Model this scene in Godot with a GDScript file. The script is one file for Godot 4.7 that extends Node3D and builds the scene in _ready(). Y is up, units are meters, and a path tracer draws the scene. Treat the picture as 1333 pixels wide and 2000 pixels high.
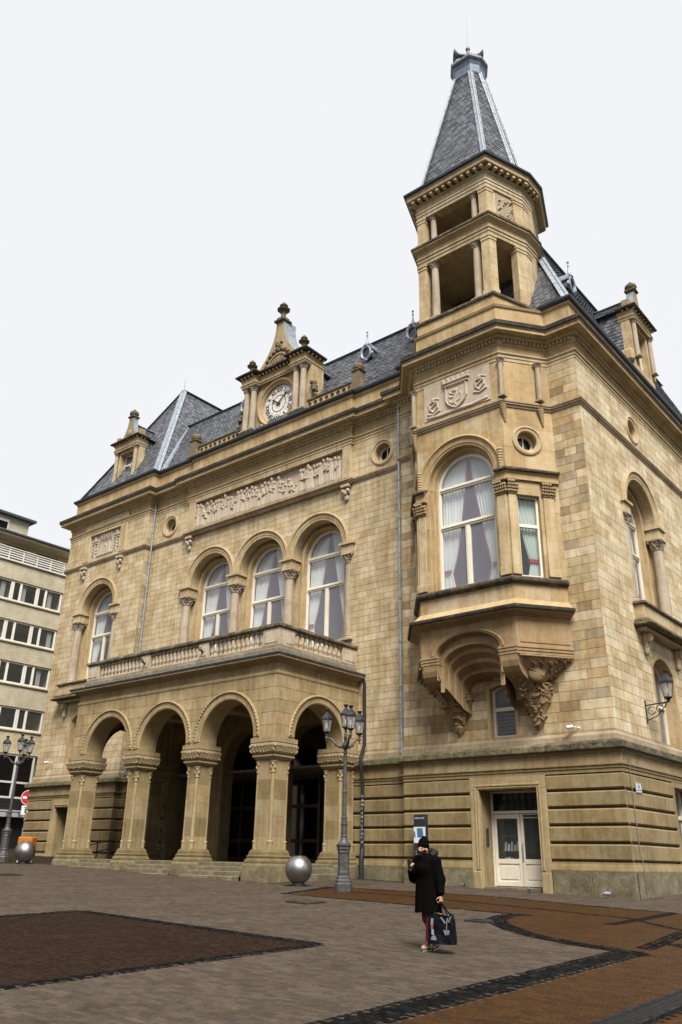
extends Node3D
# A civic building with a clock gable and a corner belfry on a paved square, overcast day.
# World: x runs along the front facade (0 at the corner, negative to the left), z out of the front, y up, metres.

const UP := Vector3.UP
const EYE := Vector3(11.045, 0.945, 27.893)
var rng := RandomNumberGenerator.new()
var M := {}
var cache := {}
var counts := {}
var blocks := []          # [score, MB]
var mortar: MB

class MB:
	var v := PackedVector3Array()
	var n := PackedVector3Array()
	var c := PackedColorArray()
	var uv := PackedVector2Array()
	var col := Color.WHITE
	var xf := Transform3D.IDENTITY
	func tri(a: Vector3, b: Vector3, d: Vector3, na: Vector3, nb: Vector3, nd: Vector3):
		a = xf * a; b = xf * b; d = xf * d
		na = (xf.basis * na).normalized(); nb = (xf.basis * nb).normalized(); nd = (xf.basis * nd).normalized()
		if (b - a).cross(d - a).dot(na + nb + nd) > 0.0:
			var t = b; b = d; d = t
			t = nb; nb = nd; nd = t
		v.append(a); v.append(b); v.append(d)
		n.append(na); n.append(nb); n.append(nd)
		c.append(col); c.append(col); c.append(col)
	func flat(a: Vector3, b: Vector3, d: Vector3, out: Vector3):
		var nn := (b - a).cross(d - a)
		if nn.length_squared() < 1e-14: return
		nn = nn.normalized()
		if nn.dot(out) < 0.0: nn = -nn
		tri(a, b, d, nn, nn, nn)
	func quad(a: Vector3, b: Vector3, d: Vector3, e: Vector3, out: Vector3):
		flat(a, b, d, out); flat(a, d, e, out)
	func box(ce: Vector3, s: Vector3, bev := 0.0):
		var h := s * 0.5
		if bev <= 0.0:
			for ax in 3:
				for sg in [-1.0, 1.0]:
					var p := []
					for k in [[-1, -1], [1, -1], [1, 1], [-1, 1]]:
						var q := Vector3.ZERO
						q[ax] = sg * h[ax]; q[(ax + 1) % 3] = k[0] * h[(ax + 1) % 3]; q[(ax + 2) % 3] = k[1] * h[(ax + 2) % 3]
						p.append(ce + q)
					var o := Vector3.ZERO
					o[ax] = sg
					quad(p[0], p[1], p[2], p[3], o)
			return
		var b := minf(bev, minf(h.x, minf(h.y, h.z)) * 0.9)
		var pt = func(s3: Vector3, ax: int):
			var q := Vector3(s3.x * (h.x - b), s3.y * (h.y - b), s3.z * (h.z - b))
			q[ax] = s3[ax] * h[ax]
			return ce + q
		for ax in 3:
			var a1 := (ax + 1) % 3
			var a2 := (ax + 2) % 3
			for sg in [-1.0, 1.0]:
				var p := []
				for k in [[-1, -1], [1, -1], [1, 1], [-1, 1]]:
					var s3 := Vector3.ZERO
					s3[ax] = sg; s3[a1] = k[0]; s3[a2] = k[1]
					p.append(pt.call(s3, ax))
				var o := Vector3.ZERO
				o[ax] = sg
				quad(p[0], p[1], p[2], p[3], o)
				for sg2 in [-1.0, 1.0]:
					var e0 := Vector3.ZERO
					e0[ax] = sg; e0[a1] = sg2; e0[a2] = -1
					var e1 := e0
					e1[a2] = 1
					quad(pt.call(e0, ax), pt.call(e1, ax), pt.call(e1, a1), pt.call(e0, a1), Vector3(e0.x, e0.y, e0.z) + Vector3(e1.x, e1.y, e1.z))
		for i in 8:
			var s3 := Vector3(1 if i & 1 else -1, 1 if i & 2 else -1, 1 if i & 4 else -1)
			flat(pt.call(s3, 0), pt.call(s3, 1), pt.call(s3, 2), s3)
	func ab(a: Vector3, b: Vector3, bev := 0.0):
		box((a + b) * 0.5, (b - a).abs(), bev)
	# polygon in the plane (u, w) through o, extruded from d0 to d1 along u x w; shrink insets the d1 face
	func prism(poly: PackedVector2Array, o: Vector3, u: Vector3, w: Vector3, d0: float, d1: float, back := false):
		var nn := u.cross(w)
		var idx := Geometry2D.triangulate_polygon(poly)
		var P = func(p: Vector2, d: float): return o + u * p.x + w * p.y + nn * d
		for i in range(0, idx.size(), 3):
			flat(P.call(poly[idx[i]], d1), P.call(poly[idx[i + 1]], d1), P.call(poly[idx[i + 2]], d1), nn * signf(d1 - d0))
			if back: flat(P.call(poly[idx[i]], d0), P.call(poly[idx[i + 1]], d0), P.call(poly[idx[i + 2]], d0), -nn * signf(d1 - d0))
		var cw := -1.0 if Geometry2D.is_polygon_clockwise(poly) else 1.0
		for i in poly.size():
			var a := poly[i]
			var b := poly[(i + 1) % poly.size()]
			var e := b - a
			quad(P.call(a, d0), P.call(b, d0), P.call(b, d1), P.call(a, d1), (u * e.y - w * e.x) * cw)
	func sheet(poly: PackedVector2Array, o: Vector3, u: Vector3, w: Vector3, d := 0.0):
		var nn := u.cross(w)
		var idx := Geometry2D.triangulate_polygon(poly)
		for i in range(0, idx.size(), 3):
			var p := []
			for k in 3: p.append(o + u * poly[idx[i + k]].x + w * poly[idx[i + k]].y + nn * d)
			flat(p[0], p[1], p[2], nn)
	func lathe(pr: Array, o := Vector3.ZERO, seg := 16, rot := 0.0, smooth := true):
		for j in pr.size() - 1:
			var p0: Vector2 = pr[j]
			var p1: Vector2 = pr[j + 1]
			var t := p1 - p0
			if t.length() < 1e-6: continue
			var ns := Vector2(t.y, -t.x).normalized()
			for i in seg:
				var a0 := rot + TAU * i / seg
				var a1 := rot + TAU * (i + 1) / seg
				var am := (a0 + a1) * 0.5
				var d0 := Vector3(cos(a0), 0, sin(a0))
				var d1 := Vector3(cos(a1), 0, sin(a1))
				var n0 := d0 * ns.x + UP * ns.y
				var n1 := d1 * ns.x + UP * ns.y
				if not smooth:
					n0 = Vector3(cos(am), 0, sin(am)) * ns.x + UP * ns.y; n1 = n0
				var A := o + d0 * p0.x + UP * p0.y
				var B := o + d1 * p0.x + UP * p0.y
				var C := o + d1 * p1.x + UP * p1.y
				var D := o + d0 * p1.x + UP * p1.y
				if p0.x > 1e-5: tri(A, B, C, n0, n1, n1)
				if p1.x > 1e-5: tri(A, C, D, n0, n1, n0)
	# closed profile (out, y) along a plan path (x, z); out is to the side (dz, -dx)
	func mould(path: Array, prof: Array, closed := false, caps := true):
		var m := path.size()
		var offs := []
		for i in m:
			var o0 := Vector2.ZERO
			var o1 := Vector2.ZERO
			if i > 0 or closed:
				var d: Vector2 = (path[i] - path[(i - 1 + m) % m]).normalized()
				o0 = Vector2(d.y, -d.x)
			if i < m - 1 or closed:
				var d: Vector2 = (path[(i + 1) % m] - path[i]).normalized()
				o1 = Vector2(d.y, -d.x)
			if o0 == Vector2.ZERO: o0 = o1
			if o1 == Vector2.ZERO: o1 = o0
			offs.append((o0 + o1) / (1.0 + o0.dot(o1)))
		var pp := PackedVector2Array(prof)
		var cw := -1.0 if Geometry2D.is_polygon_clockwise(pp) else 1.0
		var at = func(i: int, q: Vector2):
			var g: Vector2 = path[i] + offs[i] * q.x
			return Vector3(g.x, q.y, g.y)
		for i in (m if closed else m - 1):
			var k := (i + 1) % m
			var d: Vector2 = (path[k] - path[i]).normalized()
			var out := Vector3(d.y, 0, -d.x)
			for j in pp.size():
				var a := pp[j]
				var b := pp[(j + 1) % pp.size()]
				var e := b - a
				if e.length() < 1e-5: continue
				quad(at.call(i, a), at.call(k, a), at.call(k, b), at.call(i, b), (out * e.y - UP * e.x) * cw)
		if caps and not closed:
			var idx := Geometry2D.triangulate_polygon(pp)
			for end in [0, m - 1]:
				var d: Vector2 = (path[1] - path[0]).normalized() * -1.0 if end == 0 else (path[m - 1] - path[m - 2]).normalized()
				for i in range(0, idx.size(), 3):
					flat(at.call(end, pp[idx[i]]), at.call(end, pp[idx[i + 1]]), at.call(end, pp[idx[i + 2]]), Vector3(d.x, 0, d.y))
	# closed profile (dr, dn) swept round an arc of radius r in the plane (u, w), n = u x w
	func arc(o: Vector3, u: Vector3, w: Vector3, r: float, prof: Array, a0: float, a1: float, seg := 20, ky := 1.0, caps := true):
		var nn := u.cross(w)
		var pp := PackedVector2Array(prof)
		var cw := -1.0 if Geometry2D.is_polygon_clockwise(pp) else 1.0
		var at = func(a: float, q: Vector2): return o + (u * cos(a) + w * sin(a) * ky) * (r + q.x) + nn * q.y
		for i in seg:
			var b0 := lerpf(a0, a1, float(i) / seg)
			var b1 := lerpf(a0, a1, float(i + 1) / seg)
			var r0 := u * cos(b0) + w * sin(b0)
			var r1 := u * cos(b1) + w * sin(b1)
			for j in pp.size():
				var a := pp[j]
				var b := pp[(j + 1) % pp.size()]
				var e := (b - a).normalized() * cw
				var n0 := r0 * e.y - nn * e.x
				var n1 := r1 * e.y - nn * e.x
				var A: Vector3 = at.call(b0, a)
				var B: Vector3 = at.call(b1, a)
				var C: Vector3 = at.call(b1, b)
				var D: Vector3 = at.call(b0, b)
				tri(A, B, C, n0, n1, n1); tri(A, C, D, n0, n1, n0)
		if caps and absf(a1 - a0) < TAU - 0.01:
			var idx := Geometry2D.triangulate_polygon(pp)
			for q in [[a0, -1.0], [a1, 1.0]]:
				var tg: Vector3 = (-u * sin(q[0]) + w * cos(q[0])) * q[1] * signf(a1 - a0)
				for i in range(0, idx.size(), 3):
					flat(at.call(q[0], pp[idx[i]]), at.call(q[0], pp[idx[i + 1]]), at.call(q[0], pp[idx[i + 2]]), tg)
	func tube(pts: Array, rad, seg := 8, caps := true):
		var m := pts.size()
		var prev := Vector3.ZERO
		var rings := []
		var norms := []
		for i in m:
			var t: Vector3 = (pts[mini(i + 1, m - 1)] - pts[maxi(i - 1, 0)]).normalized()
			if prev == Vector3.ZERO:
				prev = t.cross(UP if absf(t.y) < 0.9 else Vector3.RIGHT).normalized()
			prev = (prev - t * prev.dot(t)).normalized()
			var q := t.cross(prev)
			var r: float = rad[i] if rad is Array else rad
			var ring := []
			var nr := []
			for k in seg:
				var a := TAU * k / seg
				var d := prev * cos(a) + q * sin(a)
				ring.append(pts[i] + d * r); nr.append(d)
			rings.append(ring); norms.append(nr)
		for i in m - 1:
			for k in seg:
				var l := (k + 1) % seg
				tri(rings[i][k], rings[i][l], rings[i + 1][l], norms[i][k], norms[i][l], norms[i + 1][l])
				tri(rings[i][k], rings[i + 1][l], rings[i + 1][k], norms[i][k], norms[i + 1][l], norms[i + 1][k])
		if caps:
			for e in [[0, -1.0], [m - 1, 1.0]]:
				var i: int = e[0]
				var t: Vector3 = (pts[mini(i + 1, m - 1)] - pts[maxi(i - 1, 0)]).normalized() * e[1]
				for k in range(1, seg - 1): flat(rings[i][0], rings[i][k], rings[i][k + 1], t)
	func ball(o: Vector3, r: Vector3, a := 10, b := 6, bas := Basis.IDENTITY):
		for i in b:
			for k in a:
				var p := []
				var q := []
				for e in [[i, k], [i, k + 1], [i + 1, k + 1], [i + 1, k]]:
					var th: float = PI * e[0] / b
					var ph: float = TAU * e[1] / a
					var d := Vector3(sin(th) * cos(ph), cos(th), sin(th) * sin(ph))
					p.append(o + bas * (d * r)); q.append((bas * (d / r)).normalized())
				if i > 0: tri(p[0], p[1], p[2], q[0], q[1], q[2])
				if i < b - 1: tri(p[0], p[2], p[3], q[0], q[2], q[3])
	# height field over a w x h panel; f(x, y) gives the height
	func field(o: Vector3, u: Vector3, w: Vector3, W: float, H: float, nx: int, ny: int, f: Callable):
		var nn := u.cross(w)
		var z := PackedFloat32Array()
		z.resize((nx + 1) * (ny + 1))
		for j in ny + 1:
			for i in nx + 1: z[j * (nx + 1) + i] = f.call(W * i / nx, H * j / ny)
		var dx := W / nx
		var dy := H / ny
		var N := []
		var P := PackedVector3Array()
		for j in ny + 1:
			for i in nx + 1:
				var gx := (z[j * (nx + 1) + mini(i + 1, nx)] - z[j * (nx + 1) + maxi(i - 1, 0)]) / (dx * 2.0)
				var gy := (z[mini(j + 1, ny) * (nx + 1) + i] - z[maxi(j - 1, 0) * (nx + 1) + i]) / (dy * 2.0)
				N.append((nn - u * gx - w * gy).normalized())
				P.append(o + u * (dx * i) + w * (dy * j) + nn * z[j * (nx + 1) + i])
		for j in ny:
			for i in nx:
				var a := j * (nx + 1) + i
				var b := a + nx + 1
				tri(P[a], P[a + 1], P[b + 1], N[a], N[a + 1], N[b + 1])
				tri(P[a], P[b + 1], P[b], N[a], N[b + 1], N[b])
	func mesh() -> ArrayMesh:
		var arr := []
		arr.resize(Mesh.ARRAY_MAX)
		arr[Mesh.ARRAY_VERTEX] = v; arr[Mesh.ARRAY_NORMAL] = n; arr[Mesh.ARRAY_COLOR] = c
		if uv.size() == v.size(): arr[Mesh.ARRAY_TEX_UV] = uv
		var m := ArrayMesh.new()
		m.add_surface_from_arrays(Mesh.PRIMITIVE_TRIANGLES, arr)
		return m

# ---------------------------------------------------------------- naming and parenting
func numbered(parent: Node, called: String) -> String:
	var key := str(parent.get_instance_id()) + called
	var k: int = counts.get(key, 0)
	counts[key] = k + 1
	return called if k == 0 else "%s_%03d" % [called, k]

func put(parent: Node, called: String, mesh, m: Material, xf := Transform3D.IDENTITY) -> MeshInstance3D:
	var o := MeshInstance3D.new()
	o.name = numbered(parent, called)
	o.mesh = mesh.mesh() if mesh is MB else mesh
	o.material_override = m
	o.transform = xf
	parent.add_child(o)
	return o

func node(parent: Node, called: String, xf := Transform3D.IDENTITY) -> Node3D:
	var o := Node3D.new()
	o.name = numbered(parent, called)
	o.transform = xf
	parent.add_child(o)
	return o

func thing(called: String, label: String, category: String, at := Vector3.ZERO, turn := 0.0, group := "") -> Node3D:
	var o := node(self, called, Transform3D(Basis(UP, turn), at))
	return tag(o, label, category, group)

func tag(o: Node3D, label: String, category: String, group := "") -> Node3D:
	o.set_meta("label", label); o.set_meta("category", category)
	if group != "": o.set_meta("group", group)
	return o

func copy(src: Node3D, at: Vector3, turn: float, label: String) -> Node3D:
	var r: Node3D = src.duplicate()
	r.name = numbered(self, String(src.name))
	add_child(r)
	r.transform = Transform3D(Basis(UP, turn), at)
	r.set_meta("label", label)
	return r

func stuff(o: Node) -> Node:
	o.set_meta("kind", "stuff"); return o

func setting(called: String, mesh, m: Material) -> MeshInstance3D:
	var o := put(self, called, mesh, m)
	o.set_meta("kind", "structure")
	return o

func ground_y(x: float, z: float) -> float:
	return -0.0265 * x - 0.028 * z

func on_ground(x: float, z: float) -> Vector3:
	return Vector3(x, ground_y(x, z), z)

# ---------------------------------------------------------------- colours (linear) and materials
func jit(c: Color, a: float, warm := 0.0) -> Color:
	var k := 1.0 + rng.randf_range(-a, a)
	var w := rng.randf_range(-warm, warm)
	return Color(c.r * k * (1.0 + w), c.g * k, c.b * k * (1.0 - w))

func noise_img(size: int, seed_: int, freqs: Array, amps: Array, lo: float, hi: float, stretch := Vector2.ONE) -> Image:
	var layers := []
	for i in freqs.size():
		var f := FastNoiseLite.new()
		f.seed = seed_ + i * 17
		f.noise_type = FastNoiseLite.TYPE_SIMPLEX_SMOOTH
		f.frequency = freqs[i]
		f.fractal_octaves = 3
		var im := f.get_seamless_image(size, size)
		im.convert(Image.FORMAT_L8)
		layers.append(im.get_data())
	var out := PackedByteArray()
	out.resize(size * size)
	for p in size * size:
		var s := 0.0
		for i in layers.size(): s += (layers[i][p] / 255.0 - 0.5) * amps[i]
		out[p] = int(clampf(lerpf(lo, hi, clampf(s + 0.5, 0.0, 1.0)), 0, 1) * 255.0)
	return Image.create_from_data(size, size, false, Image.FORMAT_L8, out)

# sandstone: cloudy patches, grain, and faint run marks down the face
func wall_img(size: int) -> Image:
	var f := FastNoiseLite.new()
	f.noise_type = FastNoiseLite.TYPE_SIMPLEX_SMOOTH
	f.fractal_octaves = 3
	var L := []
	for q in [[41, 0.005, size], [42, 0.03, size], [43, 0.12, size], [44, 0.03, size / 8]]:
		f.seed = q[0]; f.frequency = q[1]
		var im := f.get_seamless_image(size, q[2])
		im.convert(Image.FORMAT_L8)
		if q[2] != size: im.resize(size, size, Image.INTERPOLATE_CUBIC)
		L.append(im.get_data())
	var out := PackedByteArray()
	out.resize(size * size)
	for p in size * size:
		var s: float = (L[0][p] - 128) * 0.55 + (L[1][p] - 128) * 0.35 + (L[2][p] - 128) * 0.3 + (L[3][p] - 128) * 0.5
		out[p] = int(clampf(185.0 + s * 1.25, 0, 255))
	return Image.create_from_data(size, size, false, Image.FORMAT_L8, out)

func tint(im: Image, dark: Color, lite: Color) -> ImageTexture:
	# grey image to a colour ramp (sRGB)
	var d := im.get_data()
	var o := PackedByteArray()
	o.resize(d.size() * 3)
	for i in d.size():
		var c := dark.lerp(lite, d[i] / 255.0)
		o[i * 3] = int(c.r * 255); o[i * 3 + 1] = int(c.g * 255); o[i * 3 + 2] = int(c.b * 255)
	var r := Image.create_from_data(im.get_width(), im.get_height(), false, Image.FORMAT_RGB8, o)
	r.generate_mipmaps()
	return ImageTexture.create_from_image(r)

func bump(im: Image, k: float) -> ImageTexture:
	var b: Image = im.duplicate()
	b.convert(Image.FORMAT_RGBA8)
	b.bump_map_to_normal_map(k)
	return ImageTexture.create_from_image(b)

func mat(rough: float, tex: Texture2D = null, scale := 0.3, nrm: Texture2D = null, nk := 1.0, world := true, metal := 0.0) -> StandardMaterial3D:
	var m := StandardMaterial3D.new()
	m.vertex_color_use_as_albedo = true
	m.roughness = rough
	m.metallic = metal
	if tex or nrm:
		m.uv1_triplanar = true
		m.uv1_world_triplanar = world
		m.uv1_scale = Vector3.ONE * scale
	if tex: m.albedo_texture = tex
	if nrm:
		m.normal_enabled = true; m.normal_texture = nrm; m.normal_scale = nk
	return m

func plain(c: Color, rough: float, metal := 0.0) -> StandardMaterial3D:
	var m := StandardMaterial3D.new()
	m.albedo_color = c.linear_to_srgb()
	m.roughness = rough
	m.metallic = metal
	return m

func make_materials():
	var fine := noise_img(512, 3, [0.09, 0.02, 0.006], [0.35, 0.5, 0.7], 0.0, 1.0)
	var grain := noise_img(512, 9, [0.16, 0.05], [0.8, 0.5], 0.0, 1.0)
	var blot := noise_img(512, 21, [0.012, 0.05, 0.15], [1.5, 0.7, 0.4], 0.0, 1.0)
	var wall := wall_img(1024)
	var streak := noise_img(512, 33, [0.006, 0.02, 0.07, 0.2], [0.5, 0.5, 0.6, 0.5], 0.0, 1.0)
	M.stone = mat(0.92, tint(wall, Color(0.75, 0.69, 0.585), Color(1, 1, 1)), 0.118, bump(noise_img(1024, 12, [0.2, 0.08], [0.8, 0.5], 0.0, 1.0), 2.5), 0.35)
	M.mortar = mat(0.95, tint(fine, Color(0.8, 0.78, 0.75), Color(1, 1, 1)), 0.27)
	M.carved = mat(0.9, tint(fine, Color(0.86, 0.82, 0.77), Color(1, 1, 1)), 0.6, bump(grain, 3.0), 0.3)
	# black weathering crust on ledges: dark patches with outlines of their own over pale stone
	M.crust = mat(0.95, tint(streak, Color(0.17, 0.165, 0.15), Color(1, 0.97, 0.92)), 0.37, bump(grain, 4.0), 0.4)
	M.algae = mat(0.95, tint(streak, Color(0.42, 0.42, 0.35), Color(1, 0.98, 0.93)), 0.21, bump(grain, 4.0), 0.4)
	M.moss = mat(0.95, tint(streak, Color(0.62, 0.6, 0.53), Color(1, 0.99, 0.96)), 0.33, bump(grain, 4.0), 0.5)
	M.slate = mat(0.4, tint(fine, Color(0.88, 0.89, 0.92), Color(1, 1, 1)), 0.6, bump(grain, 2.0), 0.3)
	M.zinc = mat(0.5, tint(blot, Color(0.72, 0.76, 0.8), Color(1, 1, 1)), 0.5, null, 1.0, true, 0.25)
	M.paint = mat(0.45, tint(fine, Color(0.93, 0.92, 0.9), Color(1, 1, 1)), 0.5)
	M.cloth = mat(0.9, tint(grain, Color(0.9, 0.9, 0.9), Color(1, 1, 1)), 2.0)
	M.cloth.backlight_enabled = true
	M.cloth.backlight = Color(0.25, 0.27, 0.26)
	M.fabric = mat(0.95, tint(grain, Color(0.8, 0.8, 0.8), Color(1, 1, 1)), 3.0, bump(grain, 3.0), 0.5)
	M.fabric.metallic_specular = 0.1
	M.iron = mat(0.55, tint(blot, Color(0.75, 0.75, 0.76), Color(1, 1, 1)), 1.1, bump(grain, 2.0), 0.25, true, 0.35)
	M.steel = mat(0.4, tint(noise_img(256, 5, [0.08], [1.0], 0.0, 1.0), Color(0.86, 0.86, 0.87), Color(1, 1, 1)), 1.0, null, 1.0, false, 1.0)
	M.render = mat(0.93, tint(fine, Color(0.84, 0.83, 0.8), Color(1, 1, 1)), 0.2, bump(grain, 4.0), 0.6)
	M.plastic = mat(0.5)
	M.skin = mat(0.6)
	M.paver = mat(0.72, tint(streak, Color(0.74, 0.73, 0.72), Color(1, 1, 1)), 0.23, bump(grain, 4.0), 0.7)
	M.joint = mat(0.9, tint(blot, Color(0.7, 0.68, 0.65), Color(1, 1, 1)), 0.31, bump(grain, 4.0), 0.8)
	M.sett = mat(0.55, tint(blot, Color(0.6, 0.62, 0.66), Color(1, 1, 1)), 0.7, bump(grain, 4.0), 0.7)
	for k in [M.paver, M.sett, M.joint]: k.metallic_specular = 0.2
	M.paver.roughness = 0.8
	M.sett.metallic_specular = 0.1
	M.sett.roughness = 0.65
	M.wet = M.paver.duplicate()
	M.wet.roughness = 0.45
	M.wet.metallic_specular = 0.25
	for k in [M.carved, M.crust, M.moss, M.algae, M.mortar, M.paver, M.wet, M.sett, M.joint, M.slate, M.zinc]: k.albedo_color = Color(0.93, 0.93, 0.93)
	M.stone.albedo_color = Color(0.95, 0.945, 0.93)
	var g := StandardMaterial3D.new()
	g.albedo_color = Color(0.86, 0.86, 0.93, 0.09)  # pale lilac haze in the pane colour stands in for reflected sky
	g.metallic = 0.1
	g.transparency = BaseMaterial3D.TRANSPARENCY_ALPHA
	g.roughness = 0.02
	g.metallic_specular = 1.0
	M.glass = g
	M.clear = g.duplicate()
	M.clear.albedo_color = Color(0.7, 0.75, 0.75, 0.06)
	M.clear.metallic = 0.0
	var lg := g.duplicate()
	lg.metallic = 0.0
	lg.albedo_color = Color(0.8, 0.82, 0.82, 0.22)
	M.lamp_glass = lg
	var dg := StandardMaterial3D.new()
	dg.albedo_color = Color(0.05, 0.055, 0.06)
	dg.roughness = 0.06
	dg.metallic_specular = 0.6
	M.dark_glass = dg

# ---------------------------------------------------------------- masonry
const CREAM := Color(0.61, 0.53, 0.38)
const TAN := Color(0.525, 0.43, 0.275)
const OCHRE := Color(0.485, 0.37, 0.212)
const BROWN := Color(0.33, 0.245, 0.145)
const GREY := Color(0.39, 0.325, 0.235)
const PALE := Color(0.56, 0.492, 0.4)
const SHAFT := Color(0.45, 0.39, 0.32)
const OLIVE := Color(0.268, 0.213, 0.113)
const PLINTH := Color(0.275, 0.24, 0.165)
const DARK := Color(0.02, 0.02, 0.022)
const WHITE := Color(0.72, 0.68, 0.58)
const MORTAR := Color(0.42, 0.35, 0.23)

func frame(o: Vector3, u: Vector3) -> Transform3D:
	return Transform3D(Basis(u, UP, u.cross(UP)), o)

func arch_poly(cx: float, hw: float, y0: float, ys: float, r: float, seg := 18, ky := 1.0) -> PackedVector2Array:
	var p := PackedVector2Array([Vector2(cx - hw, y0), Vector2(cx + hw, y0), Vector2(cx + hw, ys)])
	for i in seg + 1:
		if i == 0 and hw <= r + 0.001: continue
		var a := PI * i / seg
		p.append(Vector2(cx + r * cos(a), ys + r * ky * sin(a)))
	if hw > r + 0.001: p.append(Vector2(cx - hw, ys))
	return p

func rect_poly(x0: float, y0: float, x1: float, y1: float) -> PackedVector2Array:
	return PackedVector2Array([Vector2(x0, y0), Vector2(x1, y0), Vector2(x1, y1), Vector2(x0, y1)])

func circle_poly(cx: float, cy: float, r: float, seg := 24) -> PackedVector2Array:
	var p := PackedVector2Array()
	for i in seg: p.append(Vector2(cx + r * cos(TAU * i / seg), cy + r * sin(TAU * i / seg)))
	return p

func clip(polys: Array, holes: Array) -> Array:
	for h in holes:
		var out := []
		for p in polys:
			for q in Geometry2D.clip_polygons(p, h):
				if q.size() > 2 and absf(area(q)) > 0.0012: out.append(q)
		polys = out
	return polys

func area(p: PackedVector2Array) -> float:
	var s := 0.0
	for i in p.size():
		var a := p[i]
		var b := p[(i + 1) % p.size()]
		s += a.x * b.y - b.x * a.y
	return s * 0.5

func box_of(p: PackedVector2Array) -> Rect2:
	var r := Rect2(p[0], Vector2.ZERO)
	for q in p: r = r.expand(q)
	return r

func pick(pal: Array) -> Color:
	return jit(pal[rng.randi() % pal.size()], 0.05, 0.03)

# coursed blocks over a wall face, cut round its openings; each block is real and stands proud of the mortar
func ashlar(f: Transform3D, s0: float, s1: float, y0: float, y1: float, holes: Array, ch: float, l0: float, l1: float, pal: Array, proud := 0.016, joint := 0.008):
	var hb := []
	for h in holes: hb.append(box_of(h))
	var rows := maxi(1, roundi((y1 - y0) / ch))
	var dy := (y1 - y0) / rows
	for r in rows:
		var y := y0 + r * dy
		var x := s0
		var first := true
		while x < s1 - 0.001:
			var l := rng.randf_range(l0, l1)
			if first: l *= rng.randf_range(0.45, 1.0)
			first = false
			if s1 - (x + l) < l0 * 0.6: l = s1 - x
			var cell := rect_poly(x, y, x + l, y + dy)
			var near := []
			for i in holes.size():
				if hb[i].intersects(Rect2(x, y, l, dy)): near.append(holes[i])
			var cells := [cell] if near.is_empty() else clip([cell], near)
			var colr := pick(pal)
			for p in cells:
				mortar.col = MORTAR
				mortar.sheet(p, f.origin, f.basis.x, f.basis.y)
				for q in Geometry2D.offset_polygon(p, -joint):
					if q.size() < 3 or absf(area(q)) < 0.001: continue
					var b := MB.new()
					b.col = colr
					b.prism(q, f.origin, f.basis.x, f.basis.y, 0.0, proud + rng.randf_range(-0.003, 0.004))
					keep(b, box_of(q).get_center(), absf(area(q)), f)
			x += l

func keep(b: MB, ce: Vector2, ar: float, f: Transform3D):
	var w := f * Vector3(ce.x, ce.y, 0)
	var d := EYE - w
	# what shows largest from the square in front; the back half of the front is hidden by the porch
	var k := maxf(0.0, d.normalized().dot(f.basis.z)) * ar / d.length_squared()
	blocks.append([k, b])

# one row of rusticated blocks with bevelled bed joints
func rustic(f: Transform3D, s0: float, s1: float, y0: float, y1: float, proud: float, pal: Array, l := 1.15):
	var n := maxi(1, roundi((s1 - s0) / l))
	var cuts := [s0]
	for i in range(1, n): cuts.append(lerpf(s0, s1, (i + rng.randf_range(-0.22, 0.22)) / n))
	cuts.append(s1)
	for i in n:
		var b := MB.new()
		b.col = pick(pal)
		b.xf = f
		var a: float = cuts[i] + (0.003 if i > 0 else 0.0)
		var e: float = cuts[i + 1] - (0.003 if i < n - 1 else 0.0)
		var g := 0.042
		var q0 := [Vector3(a, y0 + 0.03, 0), Vector3(e, y0 + 0.03, 0), Vector3(e, y1 - 0.03, 0), Vector3(a, y1 - 0.03, 0)]
		var q1 := [Vector3(a, y0 + 0.036, proud - g), Vector3(e, y0 + 0.036, proud - g), Vector3(e, y1 - 0.036, proud - g), Vector3(a, y1 - 0.036, proud - g)]
		var q2 := [Vector3(a, y0 + 0.036 + g, proud), Vector3(e, y0 + 0.036 + g, proud), Vector3(e, y1 - 0.036 - g, proud), Vector3(a, y1 - 0.036 - g, proud)]
		var outs := [Vector3(0, -1, 0.3), Vector3(1, 0, 0), Vector3(0, 1, 0.3), Vector3(-1, 0, 0)]
		for k in 4:
			var m := (k + 1) % 4
			b.quad(q0[k], q0[m], q1[m], q1[k], outs[k])
			b.quad(q1[k], q1[m], q2[m], q2[k], outs[k])
		b.quad(q2[0], q2[1], q2[2], q2[3], Vector3(0, 0, 1))
		keep(b, Vector2((a + e) * 0.5, (y0 + y1) * 0.5), (e - a) * (y1 - y0), f)

# inner sides of an opening from depth d0 to d1
func reveal(b: MB, poly: PackedVector2Array, d0: float, d1: float):
	var cw := -1.0 if Geometry2D.is_polygon_clockwise(poly) else 1.0
	for i in poly.size():
		var p := poly[i]
		var q := poly[(i + 1) % poly.size()]
		var e := q - p
		b.quad(Vector3(p.x, p.y, d0), Vector3(q.x, q.y, d0), Vector3(q.x, q.y, d1), Vector3(p.x, p.y, d1), Vector3(-e.y, e.x, 0) * cw)

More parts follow.
